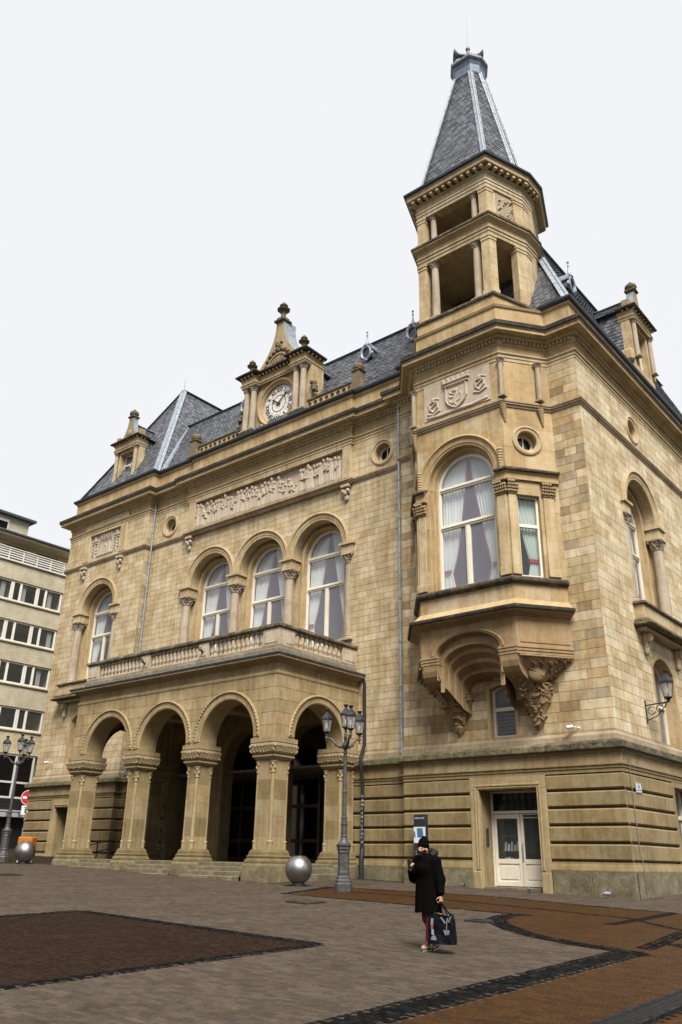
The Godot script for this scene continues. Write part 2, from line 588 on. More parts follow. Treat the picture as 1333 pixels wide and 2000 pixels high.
# ---------------------------------------------------------------- columns
func capital_mesh(key: String, leaves := true) -> ArrayMesh:
	# unit capital: radius 1 at the neck, height 2.2, abacus on top
	if cache.has(key): return cache[key]
	var b := MB.new()
	b.col = SHAFT
	b.lathe([Vector2(1.0, 0), Vector2(1.16, 0.05), Vector2(1.16, 0.16), Vector2(1.0, 0.2), Vector2(1.0, 0.5), Vector2(1.06, 1.1), Vector2(1.25, 1.6), Vector2(1.55, 1.85), Vector2(0, 1.86)], Vector3.ZERO, 16)
	for t in 2:
		for i in 8:
			var a := TAU * (i + 0.5 * t) / 8
			var d := Vector3(cos(a), 0, sin(a))
			var y := 0.35 + 0.55 * t
			b.tube([d * 1.05 + UP * y, d * 1.16 + UP * (y + 0.35), d * 1.38 + UP * (y + 0.55), d * 1.5 + UP * (y + 0.42)], [0.26, 0.25, 0.19, 0.1], 6)
	for i in 4:
		var a := PI / 4 + PI / 2 * i
		var d := Vector3(cos(a), 0, sin(a))
		b.tube([d * 1.2 + UP * 1.1, d * 1.55 + UP * 1.5, d * 1.95 + UP * 1.78, d * 2.02 + UP * 1.58, d * 1.85 + UP * 1.5], [0.13, 0.15, 0.17, 0.16, 0.1], 6)
	b.box(Vector3(0, 2.0, 0), Vector3(3.1, 0.28, 3.1), 0.07)
	cache[key] = b.mesh()
	return cache[key]

func base_mesh() -> ArrayMesh:
	if cache.has("base"): return cache["base"]
	var b := MB.new()
	b.col = SHAFT
	b.box(Vector3(0, 0.2, 0), Vector3(2.9, 0.4, 2.9), 0.05)
	b.lathe([Vector2(1.4, 0.4), Vector2(1.45, 0.5), Vector2(1.4, 0.62), Vector2(1.2, 0.68), Vector2(1.12, 0.8), Vector2(1.22, 0.9), Vector2(1.2, 1.0), Vector2(1.0, 1.06)], Vector3.ZERO, 16)
	cache["base"] = b.mesh()
	return cache["base"]

func shaft_mesh() -> ArrayMesh:
	if cache.has("shaft"): return cache["shaft"]
	var b := MB.new()
	b.col = SHAFT
	var p := []
	for i in 7:
		var t := i / 6.0
		p.append(Vector2(1.0 - 0.13 * t * t, t))
	b.lathe(p, Vector3.ZERO, 18)
	cache["shaft"] = b.mesh()
	return cache["shaft"]

# a column standing at p (world), y0 to the underside of what it carries
func column(parent: Node3D, p: Vector3, h: float, r: float, caph := 2.14) -> Node3D:
	var bh := r * 1.06
	var ch := r * caph * 0.87
	var s := put(parent, "column", shaft_mesh(), M.stone, Transform3D(Basis.IDENTITY.scaled(Vector3(r, h - bh - ch, r)), p + UP * bh))
	var inv := s.transform.affine_inverse()
	put(s, "column_base", base_mesh(), M.stone, inv * Transform3D(Basis.IDENTITY.scaled(Vector3.ONE * r), p))
	put(s, "capital", capital_mesh("cap"), M.carved, inv * Transform3D(Basis.IDENTITY.scaled(Vector3(r, r * caph / 2.14, r) * 0.87), p + UP * (h - ch)))
	return s

# ---------------------------------------------------------------- windows
func sash_poly(hw: float, y0: float, ys: float, t: float, r: float) -> PackedVector2Array:
	return arch_poly(0, hw - t, y0 + t, ys, r - t)

# arched casement: frame, glass, a pair of tied curtains. f: centre line x = 0, front of the frame z = 0
func arched_window(parent: Node3D, f: Transform3D, hw: float, y0: float, ys: float, yt: float, curtains := true, double := true) -> Node3D:
	var w := node(parent, "window", f)
	var fr := MB.new()
	fr.col = WHITE
	var outer := arch_poly(0, hw, y0, ys, hw)
	var t := 0.13
	# outer frame as a ring: jambs, sill and arch
	fr.ab(Vector3(-hw, y0, -0.12), Vector3(-hw + t, ys, 0.0), 0.015)
	fr.ab(Vector3(hw - t, y0, -0.12), Vector3(hw, ys, 0.0), 0.015)
	fr.ab(Vector3(-hw + t, y0, -0.119), Vector3(hw - t, y0 + t * 1.1, 0.012), 0.015)
	fr.arc(Vector3(0, ys, 0), Vector3.RIGHT, UP, hw - t, [Vector2(0, -0.12), Vector2(t, -0.12), Vector2(t, 0), Vector2(0.02, 0), Vector2(0, -0.02)], 0, PI, 24)
	put(w, "frame", fr, M.paint)
	for yy in [ys, yt]:
		var tr := MB.new()
		tr.col = WHITE
		tr.ab(Vector3(-hw + t, yy - 0.11, -0.118), Vector3(hw - t, yy + 0.11, 0.01), 0.015)
		tr.ab(Vector3(-hw + t, yy - 0.035, 0.01), Vector3(hw - t, yy + 0.045, 0.05), 0.015)
		put(w, "transom", tr, M.paint)
	if double:
		var mu := MB.new()
		mu.col = WHITE
		mu.ab(Vector3(-0.11, y0 + t, -0.116), Vector3(0.11, yt - 0.11, 0.008), 0.015)
		mu.ab(Vector3(-0.035, y0 + t, 0.008), Vector3(0.035, yt - 0.11, 0.03), 0.01)
		put(w, "mullion", mu, M.paint)
	var zg := -0.06
	var panes := [rect_poly(-hw + t, yt + 0.11, hw - t, ys - 0.11), arch_poly(0, hw - t, ys + 0.11, ys + 0.111, hw - t - 0.03)]
	if double:
		panes.append(rect_poly(-hw + t, y0 + t, -0.11, yt - 0.11)); panes.append(rect_poly(0.11, y0 + t, hw - t, yt - 0.11))
	else: panes.append(rect_poly(-hw + t, y0 + t, hw - t, yt - 0.11))
	for p in panes:
		var g := MB.new()
		g.sheet(p, Vector3(0, 0, zg), Vector3.RIGHT, UP)
		put(w, "pane", g, M.glass)
	if curtains:
		for sg in [-1.0, 1.0]: curtain(w, sg, hw - 0.04, y0 + 0.03, ys, hw - 0.06, ys + hw - 0.08)
	return w

func curtain(w: Node3D, sg: float, hw: float, y0: float, ys: float, r: float, top: float):
	var b := MB.new()
	var e := MB.new()
	b.col = jit(Color(0.66, 0.73, 0.70), 0.04)
	e.col = Color(0.27, 0.035, 0.06)
	var tie := y0 + (ys - y0) * rng.randf_range(0.15, 0.26)
	var tuck := rng.randf_range(0.22, 0.34)
	var full := rng.randf_range(0.9, 1.0)
	var bow := rng.randf_range(0.65, 1.0)
	var inner = func(y: float) -> float:      # distance of the inner edge from the jamb, as a share of the half width
		if y < tie: return lerpf(tuck + 0.14, tuck, clampf((y - y0) / (tie - y0), 0, 1))
		var k := clampf((y - tie) / (top - tie), 0, 1)
		return lerpf(tuck, full, pow(k, bow))
	var rows := 22
	var cols := 40
	var P := []
	for j in rows + 1:
		var y := lerpf(y0, top, float(j) / rows)
		var reach := hw
		if y > ys: reach = sqrt(maxf(0.0004, r * r - (y - ys) * (y - ys)))
		var row := []
		var xin: float = hw * (1.0 - inner.call(y))
		if y > ys: xin = minf(xin, reach)
		for i in cols + 1:
			var s := float(i) / cols
			var x := lerpf(reach, xin, s)
			var amp: float = 0.045 * clampf((reach - xin) / 0.5, 0.15, 1.0)
			row.append(Vector3(sg * x, y, -0.26 + amp * sin(s * 44.0 + sg) + 0.012 * sin(s * 17.0 + y * 2.0)))
		P.append(row)
	for j in rows:
		for i in cols:
			b.quad(P[j][i], P[j][i + 1], P[j + 1][i + 1], P[j + 1][i], Vector3(0, 0, 1))
		e.quad(P[j][cols] + Vector3(0, 0, 0.03), P[j][cols] + Vector3(-sg * 0.055, 0, 0.03), P[j + 1][cols] + Vector3(-sg * 0.055, 0, 0.03), P[j + 1][cols] + Vector3(0, 0, 0.03), Vector3(0, 0, 1))
	var c := put(w, "curtain", b, M.cloth)
	c.set_meta("label", "pale green curtain tied back with a red band")
	e.ab(Vector3(sg * hw, tie - 0.06, -0.2), Vector3(sg * hw * 0.72, tie + 0.07, -0.16), 0.01)
	put(w, "curtain_trim", e, M.fabric)

# plain window with a flat or segmental head: sashes with a transom
func sash_window(parent: Node3D, f: Transform3D, hw: float, y0: float, y1: float, rise: float, yt: float, double := false, called := "window") -> Node3D:
	var w := node(parent, called, f)
	var t := 0.09
	var fr := MB.new()
	fr.col = WHITE
	var outer := PackedVector2Array([Vector2(-hw, y0), Vector2(hw, y0), Vector2(hw, y1)])
	var inner := PackedVector2Array([Vector2(-hw + t, y0 + t), Vector2(hw - t, y0 + t), Vector2(hw - t, y1 - t * 0.6)])
	if rise > 0.01:
		for i in range(1, 10):
			var k := i / 10.0
			var yy := rise * (1.0 - pow(2.0 * k - 1.0, 2.0))
			outer.append(Vector2(lerpf(hw, -hw, k), y1 + yy)); inner.append(Vector2(lerpf(hw - t, -hw + t, k), y1 - t * 0.6 + yy))
	outer.append(Vector2(-hw, y1)); inner.append(Vector2(-hw + t, y1 - t * 0.6))
	for i in outer.size():
		var k := (i + 1) % outer.size()
		fr.quad(Vector3(outer[i].x, outer[i].y, 0), Vector3(outer[k].x, outer[k].y, 0), Vector3(inner[k].x, inner[k].y, 0), Vector3(inner[i].x, inner[i].y, 0), Vector3(0, 0, 1))
	fr.xf = Transform3D.IDENTITY
	reveal(fr, inner, 0.0, -0.1)
	put(w, "frame", fr, M.paint)
	var tr := MB.new()
	tr.col = WHITE
	tr.ab(Vector3(-hw + t, yt - 0.07, -0.09), Vector3(hw - t, yt + 0.07, 0.02), 0.012)
	put(w, "transom", tr, M.paint)
	if double:
		var mu := MB.new()
		mu.col = WHITE
		mu.ab(Vector3(-0.07, y0 + t, -0.085), Vector3(0.07, yt - 0.07, 0.015), 0.012)
		put(w, "mullion", mu, M.paint)
	var g := MB.new()
	g.sheet(inner, Vector3(0, 0, -0.06), Vector3.RIGHT, UP)
	put(w, "pane", g, M.glass if called == "window" else M.clear)
	return w

# ---------------------------------------------------------------- the civic building
const BX := -18.5        # middle of the front
const EAVE := 23.1
var bld: Node3D
var FR := Transform3D(Basis.IDENTITY, Vector3(0, 0, -0.2))       # pavilion fronts
var FC := Transform3D(Basis.IDENTITY, Vector3(0, 0, -0.65))      # middle of the front
var FS := Transform3D(Basis(Vector3(0, 0, -1), UP, Vector3(1, 0, 0)), Vector3(-0.22, 0, 0))   # side street wall, s = -z
const WALL := [CREAM, Color(0.58, 0.49, 0.335), Color(0.57, 0.48, 0.325), Color(0.56, 0.465, 0.31), TAN]
const MIX := [CREAM, CREAM, TAN, TAN, TAN, OCHRE, BROWN, GREY]
const RUST := [OLIVE, OLIVE, Color(0.278, 0.217, 0.112), Color(0.252, 0.206, 0.118)]

func upath() -> Array:
	return [Vector2(-0.22, -26), Vector2(-0.22, -0.2), Vector2(-1.45, -0.2), Vector2(-2.78, 1.54), Vector2(-6.93, 1.54), Vector2(-8.26, -0.2), Vector2(-9.05, -0.2), Vector2(-9.05, -0.65), Vector2(-12.3, -0.65), Vector2(-12.3, -0.5), Vector2(-24.7, -0.5), Vector2(-24.7, -0.65), Vector2(-28.0, -0.65), Vector2(-28.0, -0.2), Vector2(-36.35, -0.2), Vector2(-36.35, -20)]

func lpath(o := 0.0) -> Array:
	return [Vector2(-0.05 + o, -26), Vector2(-0.05 + o, -0.05 + o), Vector2(-9.0 - o, -0.05 + o), Vector2(-9.0 - o, -0.5 + o), Vector2(-28.0 + o, -0.5 + o), Vector2(-28.0 + o, -0.05 + o), Vector2(-36.5 - o, -0.05 + o), Vector2(-36.5 - o, -20)]

# the ground-floor mouldings stop at the open porch
func lparts() -> Array:
	var p := lpath()
	return [p.slice(0, 4) + [Vector2(-12.9, -0.5)], [Vector2(-24.3, -0.5)] + p.slice(4)]

func v2(a: Array) -> Array:
	var r := []
	for i in range(0, a.size(), 2): r.append(Vector2(a[i], a[i + 1]))
	return r

func band(called: String, path: Array, prof: Array, m: Material, c: Color, closed := false) -> MeshInstance3D:
	var b := MB.new()
	b.col = c
	b.mould(path, v2(prof), closed)
	return put(bld, called, b, m)

# one big arched bay: moulded arch, deep reveal, columns in the nooks, window
func arch_bay(f: Transform3D, cx: float, y0: float, ys: float, cols: Array, depth := 0.55):
	var b := MB.new()
	b.xf = f
	b.col = TAN
	var h1 := arch_poly(cx, 1.98, y0, ys, 1.62, 24)
	reveal(b, h1, 0.0, -depth)
	var h2 := arch_poly(cx, 1.36, y0 - 0.2, ys, 1.36, 24)
	for p in Geometry2D.clip_polygons(h1, h2):
		b.sheet(p, Vector3(0, 0, -depth), Vector3.RIGHT, UP)
	b.col = OCHRE
	reveal(b, h2, -depth, -depth - 0.42)
	var ar := put(bld, "arch_reveal", b, M.stone)
	var rib := MB.new()
	rib.xf = f
	rib.col = OCHRE
	var o := Vector3(cx, ys, 0)
	for q in [[1.36, -depth, 0.09], [1.48, -depth, 0.05]]:
		rib.arc(o, Vector3.RIGHT, UP, q[0], v2([0, q[1] - 0.02, 0.07, q[1] - 0.02, 0.08, q[1] + q[2], 0.02, q[1] + q[2], 0, q[1] + q[2] * 0.6]), 0, PI, 24)
		for sg in [-1.0, 1.0]:
			rib.ab(Vector3(cx + sg * q[0], y0, q[1] - 0.02), Vector3(cx + sg * (q[0] + 0.08), ys, q[1] + q[2]), 0.015)
	put(ar, "jamb_moulding", rib, M.stone)
	var v := MB.new()
	v.xf = f
	v.col = TAN
	v.arc(o, Vector3.RIGHT, UP, 1.62, v2([0, -0.1, 0.4, -0.1, 0.43, 0.12, 0.35, 0.15, 0.31, 0.1, 0.27, 0.075, 0.14, 0.07, 0.12, 0.05, 0.02, 0.045, 0, 0.02]), 0, PI, 28)
	put(bld, "archivolt", v, M.stone)
	for sx in cols:
		var p := f * Vector3(sx, y0 + 0.02, -0.16)
		var c := column(bld, p, 14.42 - y0, 0.25)
		var im := MB.new()
		im.xf = c.transform.affine_inverse() * f
		im.col = TAN
		im.ab(Vector3(sx - 0.36, 14.44, -depth), Vector3(sx + 0.36, 14.9, 0.12), 0.02)
		im.ab(Vector3(sx - 0.46, 14.9, -depth), Vector3(sx + 0.46, 15.02, 0.22), 0.02)
		put(c, "impost", im, M.stone)
	var wf := f * Transform3D(Basis.IDENTITY, Vector3(cx, 0, -depth - 0.22))
	arched_window(bld, wf, 1.36, y0 + 0.25, ys, lerpf(y0, ys, 0.67))

func oculus(f: Transform3D, c: Vector2, r: float):
	var b := MB.new()
	b.xf = f
	b.col = TAN
	b.arc(Vector3(c.x, c.y, 0), Vector3.RIGHT, UP, r, v2([0, -0.1, 0.22, -0.1, 0.23, 0.06, 0.16, 0.09, 0.12, 0.05, 0.03, 0.04, 0, 0.02]), 0, TAU, 32)
	b.col = OCHRE
	reveal(b, circle_poly(c.x, c.y, r + 0.01, 32), 0.0, -0.45)
	var o := put(bld, "oculus", b, M.stone)
	var w := MB.new()
	w.xf = f
	w.col = WHITE
	w.arc(Vector3(c.x, c.y, -0.4), Vector3.RIGHT, UP, r - 0.09, v2([0, -0.05, 0.1, -0.05, 0.1, 0.05, 0, 0.05]), 0, TAU, 28)
	w.ab(Vector3(c.x - 0.025, c.y - r, -0.42), Vector3(c.x + 0.025, c.y + r, -0.37))
	put(o, "frame", w, M.paint)
	var g := MB.new()
	g.xf = f
	g.sheet(circle_poly(c.x, c.y, r, 28), Vector3(0, 0, -0.41), Vector3.RIGHT, UP)
	put(o, "pane", g, M.dark_glass)

# the balcony-like ledge under the big side windows
func ledge(f: Transform3D, cx: float):
	var n := MB.new()
	n.col = TAN
	n.xf = f
	n.ab(Vector3(cx - 2.35, 9.85, -0.05), Vector3(cx + 2.35, 10.42, 0.42), 0.02)
	for s in [-1.0, 1.0]:
		n.ab(Vector3(cx + s * 1.75 - 0.12, 8.75, 0), Vector3(cx + s * 1.75 + 0.12, 9.42, 0.2), 0.05)
		n.ball(Vector3(cx + s * 1.75, 8.7, 0.1), Vector3(0.14, 0.2, 0.12))
		n.ball(Vector3(cx + s * 1.75, 9.2, 0.25), Vector3(0.12, 0.22, 0.16))
	n.ab(Vector3(cx - 2.3, 9.4, -0.05), Vector3(cx + 2.3, 9.55, 0.4), 0.03)
	var o := put(bld, "window_ledge", n, M.stone)
	var c := MB.new()
	c.col = Color(0.42, 0.36, 0.25)
	c.xf = f
	c.ab(Vector3(cx - 2.45, 10.42, -0.05), Vector3(cx + 2.45, 10.55, 0.52), 0.03)
	c.ab(Vector3(cx - 2.6, 9.552, -0.05), Vector3(cx + 2.6, 9.68, 0.72), 0.04)
	c.ab(Vector3(cx - 2.5, 9.68, -0.05), Vector3(cx + 2.5, 9.849, 0.58), 0.05)
	put(o, "ledge_cap", c, M.crust)

func low_window(f: Transform3D, cx: float, hw: float, y0: float, y1: float, rise: float, dep: float):
	var p := PackedVector2Array([Vector2(cx - hw, y0), Vector2(cx + hw, y0), Vector2(cx + hw, y1)])
	for i in range(1, 10):
		var k := i / 10.0
		p.append(Vector2(cx + lerpf(hw, -hw, k), y1 + rise * (1.0 - pow(2.0 * k - 1.0, 2.0))))
	p.append(Vector2(cx - hw, y1))
	var b := MB.new()
	b.xf = f
	b.col = OCHRE
	reveal(b, p, 0.03, -dep - 0.15)
	# moulded surround
	for i in range(1, p.size()):
		var a := p[i]
		var e := p[(i + 1) % p.size()]
		if i == p.size() - 1: e = p[0]
		var mid := Vector2(cx, (y0 + y1) * 0.5)
		var g = func(q: Vector2): return Vector2(q.x + (0.13 if q.x > cx + hw * 0.9 else (-0.13 if q.x < cx - hw * 0.9 else 0.0)), q.y + (0.0 if q.y < y1 - 0.01 else 0.13))
		b.quad(Vector3(a.x, a.y, 0.03), Vector3(e.x, e.y, 0.03), Vector3(g.call(e).x, g.call(e).y, 0.05), Vector3(g.call(a).x, g.call(a).y, 0.05), Vector3(0, 0, 1))
		b.quad(Vector3(g.call(a).x, g.call(a).y, 0.05), Vector3(g.call(e).x, g.call(e).y, 0.05), Vector3(g.call(e).x, g.call(e).y, -0.02), Vector3(g.call(a).x, g.call(a).y, -0.02), Vector3(g.call(a).x - mid.x, g.call(a).y - mid.y, 0))
	put(bld, "window_surround", b, M.stone)
	return p

func build_walls():
	# openings
	var holes_r := [rect_poly(-6.75, 9.55, -2.95, 17.6)]
	var lw = low_window(FR, -4.47, 0.52, 5.27, 7.1, 0.14, 0.2)
	holes_r.append(lw)
	var holes_l := [arch_poly(-32.25, 1.98, 10.55, 15.0, 1.62, 24)]
	holes_l.append(low_window(FR, -32.25, 1.0, 5.3, 8.3, 0.45, 0.45))
	var holes_c := []
	for cx in [-22.4, -18.45, -14.5]: holes_c.append(arch_poly(cx, 1.98, 10.2, 15.0, 1.62, 24))
	for cx in [-26.35, -10.45]: holes_c.append(circle_poly(cx, 19.25, 0.46, 24))
	holes_c.append(rect_poly(-24.02, 18.4, -12.9, 20.18))
	holes_c.append(rect_poly(-24.3, 4.0, -12.9, 7.7))
	var holes_s := [arch_poly(5.75, 1.98, 10.55, 15.0, 1.62, 24), circle_poly(5.9, 19.3, 0.46, 24), arch_poly(15.2, 1.98, 10.55, 15.0, 1.62, 24), circle_poly(15.2, 19.3, 0.46, 24)]
	holes_s.append(low_window(FS, 5.75, 1.1, 5.05, 8.2, 0.5, 0.5))
	holes_s.append(low_window(FS, 15.2, 1.1, 5.05, 8.2, 0.5, 0.5))
	holes_l.append(rect_poly(-33.85, 18.5, -30.65, 20.25))
	# coursed fields between the mouldings
	ashlar(FR, -9.05, -0.22, 5.3, 18.05, holes_r, 0.355, 0.45, 1.05, MIX)
	ashlar(FR, -9.05, -0.22, 18.4, 20.25, holes_r, 0.40, 0.6, 1.2, MIX)
	ashlar(FC, -28.0, -9.05, 5.0, 18.05, holes_c, 0.30, 0.45, 0.85, WALL)
	ashlar(FC, -28.0, -9.05, 18.4, 20.25, holes_c, 0.37, 0.6, 1.1, WALL)
	ashlar(FR, -36.35, -28.0, 5.3, 18.05, holes_l, 0.34, 0.5, 1.0, WALL)
	ashlar(FR, -36.35, -28.0, 18.4, 20.25, holes_l, 0.37, 0.6, 1.1, WALL)
	ashlar(FS, 0.2, 25.8, 5.3, 18.05, holes_s, 0.36, 0.6, 1.15, [Color(0.67, 0.595, 0.44), CREAM, CREAM, TAN])
	ashlar(FS, 0.2, 25.8, 18.4, 20.25, holes_s, 0.37, 0.6, 1.2, [Color(0.67, 0.595, 0.44), CREAM, CREAM, TAN])
	# returns of the pavilions
	ashlar(Transform3D(Basis(Vector3(0, 0, -1), UP, Vector3(1, 0, 0)), Vector3(-28.0, 0, 0)), 0.2, 0.65, 5.3, 20.25, [], 0.37, 0.45, 0.5, [TAN, GREY])
	ashlar(Transform3D(Basis(Vector3(0, 0, 1), UP, Vector3(-1, 0, 0)), Vector3(-9.05, 0, 0)), -0.65, -0.2, 5.3, 20.25, [], 0.37, 0.45, 0.5, [TAN, GREY])
	ashlar(Transform3D(Basis(Vector3(0, 0, 1), UP, Vector3(-1, 0, 0)), Vector3(-36.35, 0, 0)), -20, -0.2, 0.0, 20.25, [], 0.5, 1.0, 1.6, [TAN, GREY])
	# ground floor: plinth, rusticated courses
	var runs := [[Transform3D(Basis.IDENTITY, Vector3(0, 0, -0.19)), -9.0, -5.95, true, false], [Transform3D(Basis.IDENTITY, Vector3(0, 0, -0.19)), -2.85, -0.05, true, true],
		[Transform3D(Basis.IDENTITY, Vector3(0, 0, -0.64)), -12.9, -9.0, false, false], [Transform3D(Basis.IDENTITY, Vector3(0, 0, -0.64)), -28.0, -24.3, false, false],
		[Transform3D(Basis.IDENTITY, Vector3(0, 0, -0.19)), -36.5, -33.75, true, false], [Transform3D(Basis.IDENTITY, Vector3(0, 0, -0.19)), -30.75, -28.0, true, false],
		[Transform3D(Basis(Vector3(0, 0, -1), UP, Vector3(1, 0, 0)), Vector3(-0.19, 0, 0)), 0.19, 4.65, false, true], [Transform3D(Basis(Vector3(0, 0, -1), UP, Vector3(1, 0, 0)), Vector3(-0.19, 0, 0)), 7.2, 25.8, false, true],
		[Transform3D(Basis(Vector3(0, 0, -1), UP, Vector3(1, 0, 0)), Vector3(-28.14, 0, 0)), 0.19, 0.64, false, true]]
	for r in runs:
		for k in 5: rustic(r[0], r[1], r[2], 1.08 + k * 0.56, 1.64 + k * 0.56, 0.14, RUST, 1.25)
		var bk := MB.new()
		bk.col = OLIVE * 0.85
		bk.xf = r[0]
		bk.quad(Vector3(r[1], -0.3, 0), Vector3(r[2], -0.3, 0), Vector3(r[2], 4.6, 0), Vector3(r[1], 4.6, 0), Vector3(0, 0, 1))
		put(bld, "wall_core", bk, M.mortar)
		# plinth of large worn blocks
		var n := maxi(1, roundi((r[2] - r[1]) / 1.5))
		for i in n:
			var b := MB.new()
			b.xf = r[0]
			b.col = jit(PLINTH, 0.13, 0.03)
			var a: float = lerpf(r[1], r[2], float(i) / n) + 0.004
			var e: float = lerpf(r[1], r[2], float(i + 1) / n) - 0.004
			if i == n - 1 and r[2] > -0.1 and r[2] < 0.0: e = 0.0
			b.ab(Vector3(a, -0.4, -0.1), Vector3(e, 0.78, 0.19), 0.02)
			put(bld, "plinth_block", b, M.moss)
	for seg in [[Vector2(-0.05, -26), Vector2(-0.05, -0.05), Vector2(-2.85, -0.05)], [Vector2(-5.95, -0.05), Vector2(-9.0, -0.05), Vector2(-9.0, -0.5), Vector2(-12.9, -0.5)], [Vector2(-24.3, -0.5), Vector2(-28.0, -0.5), Vector2(-28.0, -0.05), Vector2(-30.75, -0.05)], [Vector2(-33.75, -0.05), Vector2(-36.5, -0.05), Vector2(-36.5, -6)]]:
		band("base_moulding", seg, [-0.2, 0.78, 0.05, 0.78, 0.05, 0.82, 0.03, 0.9, 0.02, 0.94, 0.0, 1.0, 0.0, 1.06, -0.2, 1.06], M.stone, OLIVE)
	for lp in lparts(): band("architrave", lp, [-0.2, 3.88, 0.0, 3.88, 0.0, 4.0, 0.03, 4.01, 0.03, 4.08, 0.07, 4.11, 0.07, 4.15, -0.2, 4.15], M.stone, OLIVE)
	for lp in lparts(): band("frieze_band", lp, [-0.2, 4.15, 0.0, 4.15, 0.0, 4.5, -0.2, 4.5], M.stone, Color(0.36, 0.29, 0.175))
	for lp in lparts(): band("ledge_moulding", lp, [-0.2, 4.5, 0.03, 4.5, 0.05, 4.56, 0.1, 4.6, 0.1, 4.63, -0.2, 4.63], M.stone, OLIVE)
	var wt := [-0.3, 4.63, 0.2, 4.63, 0.21, 4.66, 0.21, 4.82, 0.19, 4.86, -0.1, 4.97, -0.3, 4.97]
	band("water_table", [Vector2(-0.05, -26), Vector2(-0.05, -0.05), Vector2(-2.7, -0.05)], wt, M.crust, Color(0.3, 0.265, 0.18))
	band("water_table", [Vector2(-2.702, -0.05), Vector2(-9.0, -0.05), Vector2(-9.0, -0.5), Vector2(-12.9, -0.5)], wt, M.algae, Color(0.36, 0.32, 0.21))
	band("water_table", lparts()[1], wt, M.algae, Color(0.36, 0.32, 0.21))
	for wp in [[Vector2(-0.22, -26), Vector2(-0.22, -0.2), Vector2(-9.05, -0.2), Vector2(-9.05, -0.65), Vector2(-12.9, -0.65)], [Vector2(-24.3, -0.65), Vector2(-28.0, -0.65), Vector2(-28.0, -0.2), Vector2(-36.35, -0.2), Vector2(-36.35, -20)]]:
		band("wall_base", wp, [-0.3, 4.9, 0.1, 4.9, 0.1, 5.12, 0.06, 5.2, 0.03, 5.22, 0.03, 5.3, -0.3, 5.3], M.stone, GREY)
	# upper mouldings
	var up := upath()
	var lower := up.slice(0, 2) + [Vector2(-1.45, -0.2)]
	band("string_course", up, [-0.2, 18.05, 0.05, 18.05, 0.07, 18.12, 0.13, 18.16, 0.13, 18.2, 0.17, 18.24, 0.17, 18.32, 0.1, 18.36, 0.04, 18.4, -0.2, 18.4], M.stone, Color(0.43, 0.35, 0.25))
	band("architrave", up, [-0.2, 20.25, 0.03, 20.25, 0.03, 20.4, 0.06, 20.41, 0.06, 20.52, 0.12, 20.57, 0.12, 20.63, -0.2, 20.63], M.stone, TAN)
	band("frieze_band", up, [-0.2, 20.63, 0.03, 20.63, 0.03, 21.0, -0.2, 21.0], M.stone, OCHRE)
	band("bed_moulding", up, [-0.2, 21.0, 0.05, 21.0, 0.08, 21.06, 0.1, 21.08, 0.1, 21.24, 0.22, 21.26, 0.3, 21.34, 0.3, 21.38, -0.2, 21.38], M.stone, TAN)
	band("cornice", up, [-0.2, 21.38, 0.58, 21.38, 0.6, 21.4, 0.6, 21.52, 0.62, 21.55, 0.66, 21.57, -0.2, 21.58], M.stone, TAN)
	band("cornice_cap", up, [-0.2, 21.58, 0.67, 21.57, 0.68, 21.6, 0.7, 21.62, 0.7, 21.8, 0.6, 21.84, -0.02, 21.98, -0.2, 21.98], M.crust, Color(0.13, 0.115, 0.09))
	band("parapet", up, [-0.35, 21.98, -0.01, 21.98, -0.01, 22.2, -0.04, 22.22, -0.04, 22.95, 0.02, 23.0, 0.06, 23.1, -0.35, 23.1], M.stone, OCHRE)
	# dentils, too small to pick apart: one strip per run
	var dn := MB.new()
	dn.col = TAN
	for i in up.size() - 1:
		var a: Vector2 = up[i]
		var e: Vector2 = up[i + 1]
		if a.distance_to(e) < 0.3: continue
		var d := (e - a).normalized()
		var out := Vector2(d.y, -d.x)
		var n := int(a.distance_to(e) / 0.17)
		for k in n:
			var q := a + d * (0.17 * (k + 0.5)) + out * 0.14
			if i == 0 and q.y < -20: continue
			dn.xf = Transform3D(Basis(Vector3(d.x, 0, d.y), UP, Vector3(d.x, 0, d.y).cross(UP)), Vector3(q.x, 21.17, q.y))
			dn.box(Vector3.ZERO, Vector3(0.1, 0.14, 0.1))
	stuff(put(bld, "dentils", dn, M.stone))
	# gutter at the eaves
	var gz := [Vector2(-0.22, -26), Vector2(-0.22, -0.2), Vector2(-1.6, -0.2)]
	var gl := [Vector2(-8.3, -0.2), Vector2(-9.05, -0.2), Vector2(-9.05, -0.65), Vector2(-12.3, -0.65), Vector2(-12.3, -0.5), Vector2(-24.7, -0.5), Vector2(-24.7, -0.65), Vector2(-28.0, -0.65), Vector2(-28.0, -0.2), Vector2(-36.35, -0.2), Vector2(-36.35, -20)]
	for g in [gz, gl]:
		band("gutter", g, [-0.4, 23.1, 0.08, 23.1, 0.15, 23.14, 0.19, 23.22, 0.19, 23.3, 0.14, 23.32, 0.1, 23.24, -0.4, 23.22], M.iron, Color(0.05, 0.055, 0.07))
	# arched bays, round windows
	for q in [[-22.4, [-24.38, -20.43]], [-18.45, [-16.47]], [-14.5, [-12.52]]]: arch_bay(FC, q[0], 10.2, 15.0, q[1])
	arch_bay(FR, -32.25, 10.55, 15.0, [-34.2, -30.3])
	arch_bay(FS, 5.75, 10.55, 15.0, [3.8, 7.7])
	arch_bay(FS, 15.2, 10.55, 15.0, [13.25, 17.15])
	for c in [-26.35, -10.45]: oculus(FC, Vector2(c, 19.25), 0.46)
	for c in [5.9, 15.2]: oculus(FS, Vector2(c, 19.3), 0.46)
	ledge(FR, -32.25); ledge(FS, 5.75); ledge(FS, 15.2)
	sash_window(bld, FR * Transform3D(Basis.IDENTITY, Vector3(-4.47, 0, -0.2)), 0.52, 5.29, 7.08, 0.14, 6.35)
